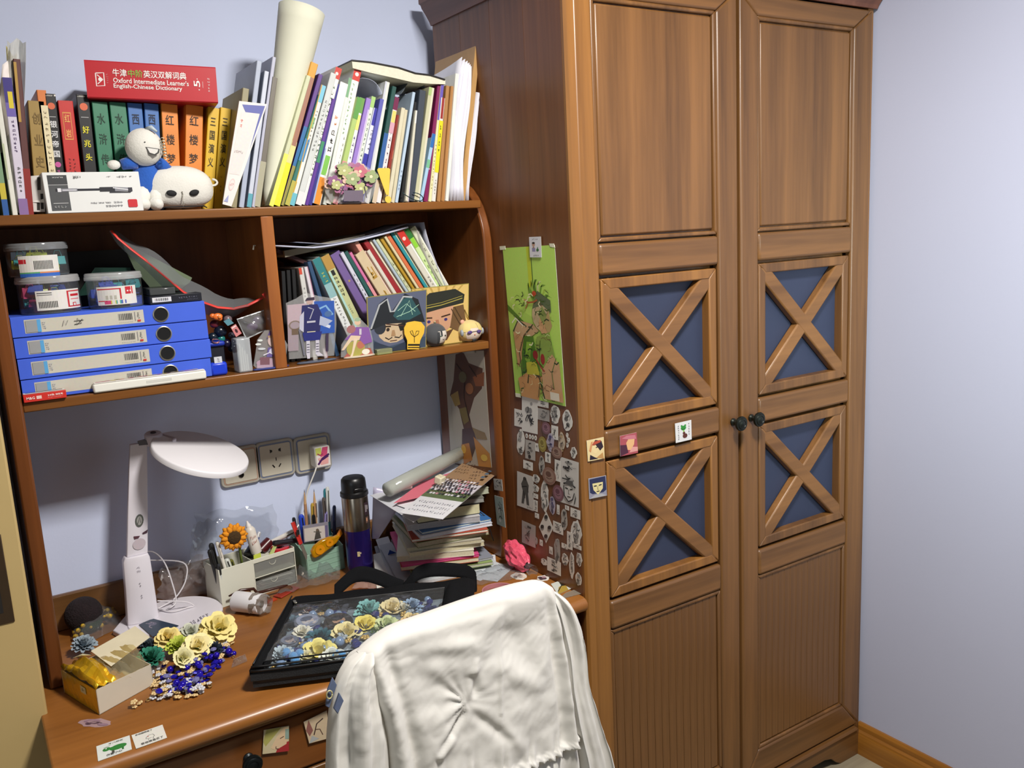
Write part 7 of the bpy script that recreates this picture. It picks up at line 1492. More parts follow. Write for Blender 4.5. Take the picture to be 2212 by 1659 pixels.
rc_ = at(868, 1052, 'z', PT + .022)
o = thing('paper_roll', 'small white rolled strip on the transparent folder', 'roll', rc_)
part('roll', B().tube([rc_, rc_ + Vector((.022, -.006, .002))], .009, 20), mat('#cfcac4', .6), o, smooth=40); part('opening', B().tube([rc_ + Vector((.0215, -.006, .002)), rc_ + Vector((.0235, -.0063, .0021))], .004, 12), mat('#8c6c60', .7), o, smooth=40)
cu = at(949, 1044, 'z', PT + .0215)
o = thing('dice_charm', 'small cream cube charm with raised marks lying on the pink card', 'charm', cu)
Mcu = Matrix.Translation(cu) @ Matrix.Rotation(.5, 4, 'Z') @ Matrix.Rotation(.25, 4, 'X')
part('cube', B().box(-.0115, .0115, -.0095, .0095, 0, .019, Mcu), mat('#d4ccb0', .6), o, bevel=.003)
g = B()
for x, y in ((-.005, -.004), (.005, -.004), (0, .004)): g.ball(Mcu @ Vector((x, y, .019)), (.0022, .0022, .0012), 8, 5)
part('raised_marks', g, mat('#b8ac90', .6), o, smooth=True)
# lilac translucent folder draping at the left of the pile
single('plastic_folder', B().grid(lambda u, v: (at(806 + 62 * (1 - v) * u + 14 * u - 3 * v, 1052 + 112 * v + 14 * u * (1 - v), 'y', -.085 - .03 * u)), 8, 12), mat('#b4b0c8', .35, noise=.1), 'lilac-white bent plastic folder draping between flask and pile', 'folder', smooth=True, solid=.0008)
for k, (x0, y0, x1, y1, c) in enumerate(((815, 1165, 880, 1262, '#c0c4c8'), (812, 1180, 862, 1262, '#8c9098'), (822, 1178, 900, 1265, '#a8acb4'), (810, 1200, 845, 1262, '#d4d4cc'))):
    a_, b_ = D(x1, y1, DESK + .002 + .001 * k), at(x0, y0, 'y', .0 - .02 * k)
    b_.z = max(b_.z, DESK + .03)
    q = [a_ + Vector((-.035, .0, 0)), a_, b_ + Vector((.03, 0, 0)), b_ + Vector((-.004, 0, 0))]
    single('loose_paper', B().prism(q, (0, .0008, .0004)), mat(c, .6, noise=.1), ['white loose sheet fanning out at the left foot of the pile', 'grey loose sheet next to the flask foot', 'blue-grey loose sheet fanning out under the pile', 'short cream loose sheet closest to the flask foot'][k], 'paper')
single('blue_card', B().prism([at(x, y, 'y', -.09) for x, y in ((836, 1205), (852, 1212), (858, 1195), (842, 1188))], (0, .001, 0)), mat('#2448a0', .4), 'small bright blue card tip between flask and pile', 'card')
for k, (cx, cy, rot, c) in enumerate(((.925, -.235, 10, '#d0d2da'), (.935, -.215, -30, '#dcdce0'), (.925, -.255, 32, '#c8ccd0'))):
    M_ = Matrix.Translation((min(cx, .885), cy, DESK + .0006 + .0001 * k)) @ Matrix.Rotation(radians(rot), 4, 'Z')
    slab(['white loose sheet sticking out lowest at the right foot of the pile', 'bright white loose sheet at the right foot of the pile', 'greyish loose sheet at the right foot of the pile'][k], min(cx, .885), cy, .10, .12, DESK + .0006 , .0002 + .0001 * k, rot, c, None, 'loose_paper', 'paper')
# ------------------------------------------------------------------ black bag with clear window
BL, FLc, BR = Vector((.432, -.225, DESK)), Vector((.279, -.468, DESK)), Vector((.782, -.378, DESK))
eu = (BR - BL); Wb = eu.length; eu.normalize(); ev = (FLc - BL); Db = ev.length; ev.normalize()
tb_ = thing('flower_bag', 'black fabric tote bag lying flat on the desk, clear window packed with flowers', 'bag', BL)
Q = lambda u, v, z: BL + eu * (u * Wb) + ev * (v * Db) + Vector((0, 0, z))
fab = mat('#0b0c0f', .9, noise=.25, scale=60, bump=.25, bscale=500, spec=.2); fab2 = mat('#191c1f', .8, noise=.2, scale=40, bump=.3, bscale=400)
H = .050
def softslab(name, u0, u1, v0, v1, z0, z1, m, rnd_=.012, wob=.002, nu=26, nv=16):
    def f(side):
        def g(u, v):
            uu, vv = u0 + (u1 - u0) * u, v0 + (v1 - v0) * v; e = min(u, 1 - u) * (u1 - u0) * Wb; g_ = min(v, 1 - v) * (v1 - v0) * Db
            k = min(1, e / rnd_) ** .5 * min(1, g_ / rnd_) ** .5
            zm = (z0 + z1) / 2; z = zm + (side * (z1 - z0) / 2) * (.35 + .65 * k) + wob * sin(uu * 21 + vv * 9) * k * (side > 0)
            return Q(uu, vv, max(.0008, z))
        return g
    b = B().grid(f(1), nu, nv); b2 = B().grid(lambda u, v: f(-1)(1 - u, v), nu, nv); n0 = len(b.v); b.add(b2.v, b2.f)
    # side skirt
    loop = [(u / nu, 0) for u in range(nu)] + [(1, v / nv) for v in range(nv)] + [(1 - u / nu, 1) for u in range(nu)] + [(0, 1 - v / nv) for v in range(nv)]
    t_ = [f(1)(*p) for p in loop]; bt = [f(-1)(*p) for p in loop]; n = len(loop)
    b.add(t_ + bt, [(i, n + i, n + (i + 1) % n, (i + 1) % n) for i in range(n)])
    return part(name, b, m, tb_, smooth=60)
softslab('body', 0, 1, 0, 1, .0008, .028, fab2)
wu0, wu1, wv0, wv1 = .055, .86, .155, .975
softslab('back_panel', -.005, 1.005, -.02, wv0, .024, .054, fab)
softslab('left_panel', -.01, wu0, -.01, 1.0, .024, .053, fab, nu=8)
softslab('right_panel', wu1, 1.02, -.01, 1.0, .024, .056, fab, nu=10)
softslab('front_panel', -.005, 1.005, wv1 + .002, 1.012, .012, .048, fab2, nv=6)
g = B()
for z_, o_ in ((.043, 1.0135), (.049, 1.0)): g.tube([Q(u, o_ + .004 * sin(u * 9), z_) for u in [i / 20 for i in range(21)]], .0022, 6)
g.tube([Q(wu0 * .2, v, .0545) for v in [i / 12 for i in range(13)]], .0016, 6)
part('zip', g, mat('#08090b', .5), tb_, smooth=True, label='black zip teeth rows')
part('piping', B().tube([Q(u, v, .0535) for u, v in ((wu0, wv0), (wu1, wv0), (wu1, wv1), (wu0, wv1), (wu0, wv0))], .0016, 6), mat('#0c0d10', .4), tb_)
zp_ = at(636, 1301, 'z', DESK + .057)
part('zip_pull', B().prism([zp_ + Vector(v) for v in ((-.003, -.008, 0), (.003, -.009, 0), (.005, .006, 0), (-.001, .007, 0))], (0, 0, .002)), mat('#8c8878', .25, .9), tb_, bevel=.0006, label='metal zip pull')
part('lining', B().prism([Q(wu0, wv0, .0285), Q(wu1, wv0, .0285), Q(wu1, wv1, .0285), Q(wu0, wv1, .0285)], (0, 0, .0008)), mat('#7c8890', .6, noise=.5, scale=50), tb_)
def winf(u, v):
    uu, vv = wu0 + (wu1 - wu0) * u, wv0 + (wv1 - wv0) * v
    return Q(uu, vv, .0535 + .009 * sin(pi * u) * sin(pi * v) + .0012 * sin(u * 31 + v * 17) + .001 * sin(v * 37 - u * 11))
part('window', B().grid(winf, 26, 18), clear('#f4f6f8', .04, .04, 'pvc_window', .30), tb_, smooth=True, label='clear plastic window')
def strap(pts, w_, lab=None):
    ps = [at(x, y, 'y', Y) for x, y, Y in pts]; fine = []
    for i in range(len(ps) - 1):
        a, b_, c, d = ps[max(0, i - 1)], ps[i], ps[i + 1], ps[min(len(ps) - 1, i + 2)]
        for k in range(5):
            t = k / 5; fine.append(.5 * ((2 * b_) + (c - a) * t + (2 * a - 5 * b_ + 4 * c - d) * t * t + (3 * b_ - a - 3 * c + d) * t ** 3))
    fine.append(ps[-1]); n = len(fine); wv = (ev * .55 - Vector((0, 0, .75))) * w_ * 1.05
    b = B().grid(lambda u, v: fine[min(n - 1, int(round(u * (n - 1))))] + wv * (v - .5) + Vector((0, 0, -.006 * (v - .5))), n - 1, 4)
    return part('handle', b, fab, tb_, smooth=True, solid=.003)
strap([(722, 1280, -.262), (745, 1258, -.262), (765, 1243, -.262), (790, 1240, -.268), (822, 1249, -.278), (850, 1262, -.286), (872, 1270, -.292)], .028)
strap([(872, 1275, -.295), (886, 1258, -.298), (900, 1240, -.30), (930, 1231, -.306), (975, 1231, -.318), (1010, 1236, -.328), (1028, 1252, -.335), (1026, 1275, -.345), (1016, 1295, -.352)], .026)
# contents of the window
bz = DESK + .030
def wf(px, py, R_, z=.031): return at(px, py, 'z', DESK + z)
FL = dict()
for a in (
 ('teal ruffled flower at the top of the bag window', 797, 1324, .024, '#6ab4ae', 'ruff', 21, None),
 ('cream yellow rose right of the teal flower in the bag', 849, 1321, .023, '#e4cf8c', 'rose', 22, None),
 ('pale yellow rose in the middle of the bag window', 748, 1373, .022, '#e8d88c', 'rose', 23, None),
 ('bright yellow frilly rose right of the middle one', 790, 1356, .021, '#ecd94c', 'rose', 24, None),
 ('pale green rose beside the bright yellow frilly one', 836, 1353, .018, '#c4d088', 'rose', 25, None),
 ('large yellow rose at the front of the bag window', 690, 1412, .024, '#ecdc64', 'rose', 26, None),
 ('white rose at the front right of the large yellow one', 719, 1424, .018, '#d8dccc', 'rose', 27, None),
 ('pale blue frilly flower at the front left of the bag window', 610, 1418, .017, '#a8bcc4', 'ruff', 28, None),
 ('dark teal flower in the centre left of the bag window', 692, 1383, .021, '#2c6470', 'ruff', 29, None),
 ('slate blue flower at the left edge of the bag window', 632, 1354, .021, '#4c6c78', 'ruff', 30, None),
 ('deep navy flower in the front left corner of the bag window', 588, 1408, .014, '#2c3880', 'ruff', 31, None),
 ('pinkish cream flower at the top left of the bag window', 668, 1322, .021, '#e0c8b4', 'rose', 32, None),
 ('small white flower left of the dark teal one', 654, 1368, .014, '#e0dcc4', 'rose', 33, '#d8a840'),
 ('navy flower at the right end of the bag window', 934, 1328, .016, '#1c2c58', 'ruff', 34, None),
 ('light steel blue flower near the back right of the window', 890, 1313, .017, '#7c9cbc', 'ruff', 35, None),
 ('golden cream flower below the steel blue one', 890, 1343, .016, '#dcc074', 'rose', 36, None),
 ('small cream bud at the front edge under the yellow rose', 664, 1420, .012, '#e4dca8', 'rose', 37, None),
 ('orange tinted small flower beside the jacket edge', 877, 1349, .012, '#e0b060', 'rose', 38, None),
 ('cream flower right of the cream yellow rose', 872, 1318, .014, '#dcd4b8', 'ruff', 39, None)):
    lab, x, y, R_, col, kd, sd, cen = a
    R_ = min(R_, .0235)
    flower(lab, wf(x, y, R_, .031 - (.003 if R_ > .02 else 0)), R_ * 1.2, col, kd, (.25, 0), sd, cen, group=None)
def moss(lab, px, py, R_):
    c = at(px, py, 'z', DESK + .03); r = random.Random(px); g = B()
    for k in range(90):
        a = r.uniform(0, 6.28); q_ = R_ * r.uniform(.1, 1) ** .6; p0 = c + Vector((q_ * cos(a), q_ * sin(a) * .6, r.uniform(-.002, .010))); d = Vector((r.uniform(-1, 1), r.uniform(-1, 1), r.uniform(.2, 1))).normalized() * .010
        s_ = Vector((-d.y, d.x, 0)).normalized() * .0008; g.add([p0 - s_, p0 + s_, p0 + d], [(0, 1, 2)])
    single('moss_tuft', g, mat('#4c6c24', .8, noise=.4), lab, 'moss', kind='stuff')
moss('green moss tuft at the back of the bag window', 716, 1316, .030); moss('green moss tuft under the pale green rose', 822, 1366, .022)
for k, (x, y) in enumerate(((618, 1410), (633, 1418), (647, 1412), (638, 1428), (722, 1411), (738, 1416))):
    single('pompom', B().ball(at(x, y, 'z', DESK + .038), .0088, 14, 10), mat('#5c9cd4', .9, noise=.1, bump=.6, bscale=700, sheen=.4), ['leftmost light blue pompom in the bag window', 'light blue pompom right of the leftmost one', 'third light blue pompom, nearest the big yellow rose', 'light blue pompom at the front edge of the window', 'light blue pompom between big yellow and white roses', 'light blue pompom against the white jacket'][k], 'pompom', smooth=True)
def badge(lab, px, py, R_, cols, seed, m):
    c = at(px, py, 'z', DESK + .040); M_ = Matrix.Translation(c) @ Matrix.Rotation(.18, 4, 'X')
    o = thing('round_badge', lab, 'badge', c)
    part('rim', B().lathe([(0, -.003), (R_, -.003), (R_ * 1.03, -.001), (R_, .001), (R_ * .93, .0022), (0, .003)], 40, M_, cap=False), m, o, smooth=40)
    p = P([M_ @ Vector((x * R_ * .95, y * R_ * .95, .0034)) for x, y in ((-1, -1), (1, -1), (1, 1), (-1, 1))])
    r = random.Random(seed); p.ell(.5, .5, .44, .44, cols[0], 24).ell(.5, .46, .24, .26, cols[1]).ell(.5, .62, .26, .16, cols[2]).line([(.38, .46), (.46, .47)], .0012, '#2c2420').line([(.55, .47), (.63, .46)], .0012, '#2c2420').line([(.46, .34), (.56, .34)], .001, '#5c3c34')
    for k in range(6): p.ell(r.uniform(.15, .85), r.uniform(.12, .3), .07, .05, r.choice(cols), 8)
    p.out('picture', o)
badge('round glossy badge with a dark picture in the middle back of the window', 731, 1342, .028, ['#34302c', '#b08c74', '#1c1a1c', '#5c5448'], 4, mat('#4c4844', .15, .5))
badge('round pearly silver badge at the back left of the window', 664, 1343, .026, ['#8c94a8', '#c0b8b4', '#4c5468', '#a8b0c0'], 5, mat('#9ca4b4', .12, .6))
badge('round greyish badge low in the left of the window', 625, 1385, .018, ['#6c7484', '#a89c98', '#4c4c58', '#8c8c94'], 6, mat('#7c8490', .15, .5))
def wscatter(n, kinds, u0, u1, v0, v1, R_):
    for _ in range(n):
        u, v = r9.uniform(u0, u1), r9.uniform(v0, v1); p_ = Q(u, v, .0285 + r9.uniform(.002, .009)); o = bead(r9.choice(kinds), p_, R_ * r9.uniform(.8, 1.2))
pk['wb'] = (protob('flower', '#b8c4cc', .2, 0, .3), 'pale glassy flower bead filling the gaps under the bag window', 'pale beads in the bag window')
pk['wg'] = (protob('flower', '#c8a860', .3, .4), 'golden flower bead filling the gaps under the bag window', 'golden beads in the bag window')
pk['wn'] = (protob('facet', '#2c3470', .2, .1), 'dark blue faceted bead filling the gaps under the bag window', 'dark blue beads in the bag window')
pk['wc'] = (protob('ball', '#7c94b4', .2, .1), 'round slate blue bead filling the gaps under the bag window', 'slate blue beads in the bag window')
wscatter(115, ['wb', 'wg', 'wn', 'wc', 'wb'], wu0 + .01, wu1 - .01, wv0 + .02, wv1 - .02, .0086)

# ------------------------------------------------------------------ chair (mostly hidden) and the white jacket over it
ch_ = thing('chair', 'wooden chair almost hidden under the white jacket in front of the desk', 'chair', (.57, -.55, 0))
cw = wood('z', '#8c5226', '#6a3a16')
part('backrest', B().box(.415, .725, -.735, -.712, .52, .885), cw, ch_, bevel=.012)
for x in (.41, .70): part('rear_leg', B().box(x, x + .03, -.74, -.71, 0, .86), cw, ch_, bevel=.004)
for x in (.41, .70): part('front_leg', B().box(x, x + .03, -.36, -.33, 0, .43), cw, ch_, bevel=.004)
part('seat', B().box(.40, .74, -.745, -.32, .43, .46), wood('y', '#8c5226', '#6a3a16'), ch_, bevel=.01)
from mathutils import noise as NZ
JY = -.735
cloth = mat('#d2d0ca', .75, noise=.02, scale=8, bump=.05, bscale=90, sheen=.2)
jk = thing('jacket', 'white crinkled jacket draped over the chair back in front of the desk', 'jacket', (.57, -.735, .35))
def poly_at(pts, t):
    seg = t * (len(pts) - 1); i = min(len(pts) - 2, int(seg)); f = seg - i
    a, b_, c, d = [Vector(pts[max(0, min(len(pts) - 1, i + k))]) for k in (-1, 0, 1, 2)]
    return .5 * ((2 * b_) + (c - a) * f + (2 * a - 5 * b_ + 4 * c - d) * f * f + (3 * b_ - a - 3 * c + d) * f ** 3)
toW = lambda pts: [at(x, y, 'y', JY) for x, y in pts]
TOP = toW([(772, 1408), (800, 1385), (850, 1353), (925, 1326), (1000, 1299), (1075, 1274), (1130, 1259), (1165, 1254), (1192, 1268)])
LEFT = toW([(772, 1408), (778, 1440), (790, 1500), (812, 1590), (826, 1680), (836, 1800), (846, 2000)])
RIGHT = toW([(1192, 1268), (1204, 1330), (1218, 1420), (1228, 1510), (1238, 1600), (1250, 1720), (1275, 1920)])
BOT = [LEFT[-1].lerp(RIGHT[-1], t / 4) for t in range(5)]
cen = at(990, 1500, 'y', JY); elA, elB = at(930, 1672, 'y', JY), at(1232, 1588, 'y', JY)
SEG = [(at(x0, y0, 'y', JY), at(x1, y1, 'y', JY), w_, m_) for x0, y0, x1, y1, w_, m_ in ((1012, 1405, 993, 1500, .006, .005), (1000, 1440, 1012, 1490, .008, -.006), (990, 1515, 925, 1612, .006, -.007), (960, 1570, 925, 1625, .008, .006), (998, 1520, 1085, 1585, .009, -.007), (1060, 1555, 1115, 1600, .012, .005), (1050, 1330, 1150, 1430, .03, -.008), (1030, 1420, 1160, 1470, .018, .006), (880, 1470, 985, 1490, .012, -.004), (870, 1400, 1010, 1370, .012, .004), (900, 1345, 1090, 1290, .010, -.004), (840, 1400, 860, 1560, .010, .005))]
def fold(u, v, p):
    d = 0
    q_ = Vector((p.x, p.z, 0)); c = Vector((cen.x, cen.z, 0)); r_ = (q_ - c); R_ = r_.length; th = math.atan2(r_.y, r_.x)
    k = math.exp(-(R_ / .085) ** 2) * min(1, R_ / .012)
    d += .0030 * k * sin(th * 12 + 2.2 * sin(th * 3)) * (.18 + .82 * max(0, -cos(th)) ** 2)
    for a_, b_, w_, m_ in SEG:
        e = b_ - a_; t = max(0, min(1, (p - a_).dot(e) / e.length_squared)); d += m_ * max(0, 1 - (2 * t - 1) ** 4) * math.exp(-((p - a_ - e * t).length / w_) ** 2)
    # soft crumples
    d += .010 * (NZ.noise(Vector((p.x * 9 + 3, p.z * 11, 1)))) * min(1, v * 4)
    d += .0032 * NZ.noise(Vector((p.x * 26 + p.z * 13, p.z * 30 - p.x * 8, 5))) * min(1, v * 4)
    d += .0014 * abs(NZ.noise(Vector((p.x * 60 - p.z * 34, p.z * 60, 9)))) * min(1, v * 5)
    # long vertical folds near both sides
    d += .014 * math.exp(-((u - .10) / .05) ** 2) * min(1, v * 3) - .016 * math.exp(-((u - .03) / .03) ** 2) * min(1, v * 4) - .012 * math.exp(-((u - .17) / .03) ** 2) * min(1, v * 3)
    d += .012 * math.exp(-((u - .93) / .03) ** 2) * min(1, v * 3) - .010 * math.exp(-((u - .87) / .03) ** 2) * min(1, v * 3)
    # centre seam
    d += .004 * math.exp(-((u - .62 + .15 * v) / .008) ** 2) * min(1, v * 3) * (1 if v < .5 else .3)
    # elasticated line
    ax2 = (elB - elA); t = (p - elA).dot(ax2) / ax2.length_squared
    if -.05 < t < 1.02:
        pe = elA + ax2 * t; sag = -.012 * sin(pi * t); dz = p.z - pe.z - sag - .0022 * sin(t * 95)
        d += .010 * math.exp(-(dz / .0045) ** 2) - .005 * math.exp(-((dz + .010) / .006) ** 2) + .004 * math.exp(-(dz / .03) ** 2) * sin(t * 70 + 2 * sin(t * 31))
    return d
def coons(u, v):
    t = poly_at(TOP, u); b_ = poly_at(BOT, u); l = poly_at(LEFT, v); r_ = poly_at(RIGHT, v)
    return t * (1 - v) + b_ * v + l * (1 - u) + r_ * u - (TOP[0] * (1 - u) * (1 - v) + TOP[-1] * u * (1 - v) + BOT[0] * (1 - u) * v + BOT[-1] * u * v)
def jf(side):
    def f(u, v):
        v2 = v ** 1.5; p = coons(u, v2)
        edge = (1 - abs(2 * u - 1) ** 5) ; rt = (1 - (1 - min(1, v2 / .10)) ** 2) ** .5
        dd = (.026 + .012 * v2) * rt * (.35 + .65 * edge)
        if side > 0: dd += fold(u, v2, p)
        return Vector((p.x, JY - side * dd, p.z))
    return f
b = B().grid(jf(1), 170, 150)
part('body', b, cloth, jk, smooth=True)
part('inner_side', B().grid(lambda u, v: jf(-1)(1 - u, v), 30, 30), cloth, jk, smooth=True)
def sleeve(cpts, seed, dep, nm='sleeve', yo=0, n=64):
    r = random.Random(seed); ph = [r.uniform(0, 6) for _ in range(6)]
    cc = [at(x, y, 'y', JY + yo) for x, y, w_ in cpts]; ww = [w_ / FPX * (at(x, y, 'y', JY) - CAMP).length for x, y, w_ in cpts]
    def f(u, v):
        c = poly_at(cc, v); w_ = poly_at([(x, 0, 0) for x in ww], v).x; a = 2 * pi * u
        k = 1 + .17 * sin(a * 4 + ph[0] + 1.2 * v) + .13 * sin(a * 7 + ph[1] - 2 * v) + .06 * sin(a * 12 + ph[2])
        k += .14 * NZ.noise(Vector((cos(a) * 1.5, sin(a) * 1.5, v * 6 + seed))) + .05 * NZ.noise(Vector((cos(a) * 4, sin(a) * 4, v * 24 + seed)))
        cap = min(1, (v + .01) / .10) ** .5; kk = 1 if abs(cos(a)) < .7 else 1 / (1 + .5 * (k - 1)) * k ** .4 / k
        return Vector((c.x + w_ * k * kk * cos(a) * cap, c.y - dep * k * sin(a) * cap * (1 + .5 * v), c.z))
    part(nm, B().grid(f, n, 60), cloth, jk, smooth=True)
sleeve([(795, 1400, 26), (775, 1440, 38), (768, 1490, 50), (770, 1560, 60), (772, 1640, 64), (768, 1760, 66), (765, 1900, 60)], 3, .026, yo=-.004)
sleeve([(1188, 1275, 14), (1212, 1320, 26), (1232, 1400, 28), (1240, 1480, 28), (1258, 1560, 34), (1278, 1640, 38), (1296, 1760, 42), (1310, 1880, 40)], 5, .024, yo=.002)
# slate-blue tab and loop at the left shoulder
q1 = [at(x, y, 'y', JY - .022) for x, y in ((708, 1520), (724, 1476), (717, 1469), (705, 1500), (703, 1526))]
part('tab', B().prism([at(x, y, 'y', JY - .012) for x, y in ((704, 1526), (712, 1530), (728, 1480), (719, 1464), (708, 1490))], (0, .004, 0)), mat('#54607c', .7, noise=.15), jk, bevel=.001, label='slate blue fabric tab')
part('tab', B().prism([at(x, y, 'y', JY - .036) for x, y in ((722, 1532), (730, 1543), (743, 1514), (734, 1498))], (0, .006, 0)), mat('#54607c', .7, noise=.15), jk, bevel=.001, label='slate blue fabric tab')
part('eyelet', B().tube([at(711, 1500, 'y', JY - .0145) + Vector((.0045 * cos(a), -.001, .0065 * sin(a))) for a in [2 * pi * i / 14 for i in range(15)]], .0012, 6), mat('#c8c090', .4, .5), jk, smooth=True)

# ------------------------------------------------------------------ posters
SXp = XS - .0006
def sheet_x(name, lab, px, x, draw, cat, th=.0005, col='#d8d8d0', curl=None, group=None):
    q = quad(px, 'x', x); o = single(name, B().prism(q, (th, 0, 0)), mat(col, .5), lab, cat, group=group)
    p = P(q); draw(p); p.out('printed_picture', o); return o
def greenart(p):
    G1, G2, G3 = '#4c7c20', '#a8c84c', '#20381c'
    p.rect(0, 0, 1, 1, '#b8e064').poly([(0, 0), (.6, 0), (.7, .5), (0, .65)], '#acd45c').rect(.47, .74, .54, 1, '#c4d430').rect(.545, .7, .56, 1, '#486c20').poly([(.0, .62), (.35, .5), (.4, .46), (0, .58)], G1)
    for k in range(7): a = .4 + .28 * k; p.poly([(.62, .60), (.62 + .26 * cos(a) - .04, .62 + .17 * sin(a)), (.62 + .30 * cos(a), .60 + .19 * sin(a)), (.62 + .22 * cos(a + .3), .60 + .15 * sin(a + .3))], [G1, G2, '#6c9c30', '#d4dc9c'][k % 4])
    p.ell(.66, .56, .17, .10, '#c8b48c').ell(.72, .50, .11, .07, '#d8a878').poly([(.5, .6), (.62, .72), (.86, .66), (.86, .58), (.7, .63)], '#5c6c4c').poly([(.6, .58), (.7, .62), (.78, .56), (.7, .5)], '#8c9c54').poly([(.72, .5), (.8, .6), (.86, .5), (.78, .44)], '#b8a068')
    p.poly([(.18, .52), (.1, .44), (.2, .38), (.45, .42), (.6, .46), (.5, .5)], '#c8a47c').line([(.08, .44), (.2, .52), (.36, .48)], .004, '#20301c').poly([(.08, .44), (.12, .2), (.28, .3), (.3, .4)], '#c89868').poly([(.3, .42), (.48, .42), (.55, .2), (.45, .1), (.2, .12), (.22, .3)], G1).poly([(.34, .38), (.44, .38), (.36, .22), (.28, .26)], '#8cb83c')
    p.poly([(.55, .42), (.8, .46), (.88, .3), (.7, .22), (.52, .26)], '#8ca84c').poly([(.1, .12), (.14, .0), (.5, .0), (.6, .16), (.4, .2)], '#c8945c').poly([(.6, .2), (.82, .32), (.95, .26), (.98, .02), (.6, .02)], '#d0a478').line([(.3, .1), (.34, .18), (.54, .16), (.62, .02)], .004, '#1c3014').poly([(.3, .16), (.3, .24), (.5, .26), (.56, .17)], '#c0bc3c').ell(.5, .30, .05, .03, '#8c2420').ell(.64, .28, .04, .035, '#9c2c28').line([(.5, .28), (.6, .22), (.66, .2)], .004, '#a83c34').line([(.36, .66), (.44, .64), (.54, .645), (.62, .66)], .004, '#a85c34').line([(.44, .64), (.38, .60)], .003, '#a85c34').ell(.57, .70, .04, .018, '#c04828')
    p.line([(.5, .02), (.56, .14), (.58, .3), (.62, .4)], .002, '#445c20').line([(.2, .14), (.18, .3), (.3, .42), (.5, .5)], .0025, G3).line([(.82, .1), (.8, .2), (.9, .3)], .0022, '#5c7c34')
    r = random.Random(8)
    for k in range(90):
        u, v = r.uniform(.15, .9), r.uniform(.03, .70); a = r.uniform(0, 6.28); p.line([(u, v), (u + .05 * cos(a), v + .02 * sin(a)), (u + .09 * cos(a + .6), v + .035 * sin(a + .6))], r.choice((.0010, .0016, .003)), r.choice([G3, '#3c5c1c', '#e8e8b8', '#6c4c2c']))
    p.line([(.12, .5), (.2, .535), (.34, .49)], .003, '#e8e8d8').line([(.6, .05), (.72, .12), (.86, .1)], .0015, '#7c4c2c').rect(.78, .03, .95, .08, '#e4dcc8')
po_ = sheet_x('poster', 'tall lime green poster with an abstract foliage-clad figure on the wardrobe side', [(1114, 852), (1222, 878), (1198, 529), (1086, 536)], SXp - .001, greenart, 'poster')
for k, px in enumerate(([(1080, 540), (1092, 539), (1091, 531), (1079, 532)], [(1188, 533), (1199, 535), (1196, 526), (1186, 526)], [(1114, 857), (1125, 859), (1124, 851), (1113, 849)])):
    part('tape_tab', B().prism(quad(px, 'x', SXp - .0018), (.0006, 0, 0)), mat('#dcdcc4', .5), po_, label='white tape corner')
o = sheet_x('sticker', 'white card with a tiny man and green figure, atop the green poster', [(1145, 556), (1170, 556), (1168, 511), (1143, 512)], SXp - .003, lambda p: p.rect(0, 0, 1, 1, '#dcdce4').rect(.22, .28, .5, .46, '#8c88b0').ell(.36, .62, .13, .09, '#c09884').ell(.36, .70, .13, .05, '#241c1c').rect(.28, .46, .44, .52, '#b09080').ell(.7, .36, .11, .07, '#2c6c3c').rect(.68, .42, .74, .5, '#2c6c3c').marks(.25, .86, .75, .92, 4, '#3c3c40').marks(.3, .06, .8, .14, 4, '#2c2c30'), 'sticker')
def brownart(p):
    p.rect(0, 0, 1, 1, '#b8b0a0').poly([(.3, .98), (.5, 1), (.62, .9), (.95, .85), (.9, .68), (.7, .6), (.55, .45), (.62, .3), (.4, .3), (.3, .5), (.08, .62), (.2, .75)], '#5c3c2c').poly([(.7, .78), (.98, .82), (.95, .7), (.75, .7)], '#8c5434').poly([(.1, .62), (.3, .66), (.34, .54), (.2, .52)], '#a88c4c').poly([(.3, .5), (.5, .52), (.55, .4), (.4, .36)], '#7c6c3c').poly([(.35, .32), (.62, .34), (.7, .2), (.5, .02), (.3, .1)], '#4c302c').poly([(.3, .18), (.5, .2), (.56, .05), (.34, .0)], '#b8782c').poly([(.62, .26), (.98, .12), (1, .0), (.7, .0)], '#c08434').poly([(.6, .34), (.9, .3), (.95, .24), (.7, .24)], '#8c7448').line([(.3, .9), (.5, .8), (.45, .6), (.55, .4)], .003, '#2c1c18').line([(.62, .88), (.8, .78)], .003, '#2c1c18').ell(.45, .78, .1, .05, '#6c6444').ell(.6, .68, .1, .05, '#94603c').line([(.1, .3), (.12, .8)], .0008, '#a49c8c').ell(.36, .14, .06, .04, '#dca838').ell(.85, .08, .08, .03, '#dcb84c')
o = sheet_x('poster', 'off-white poster with a dark brown and gold abstract figure on the inner hutch side', [(975, 1000), (1062, 1010), (1045, 757), (960, 762)], .9553, brownart, 'poster', col='#b8b0a0')
sheet_x('sticker', 'small dark sketch card on the hutch side just above the pile', [(1068, 1058), (1086, 1061), (1084, 1036), (1066, 1034)], .9553, lambda p: p.rect(0, 0, 1, 1, '#b0aca4').doodle(3, n=6), 'sticker')
sheet_x('sticker', 'tall pale teal sketch card on the hutch side behind the pile', [(1074, 1132), (1092, 1140), (1086, 1075), (1068, 1070)], .9553, lambda p: p.rect(0, 0, 1, 1, '#98a49c').doodle(4, n=8), 'sticker')

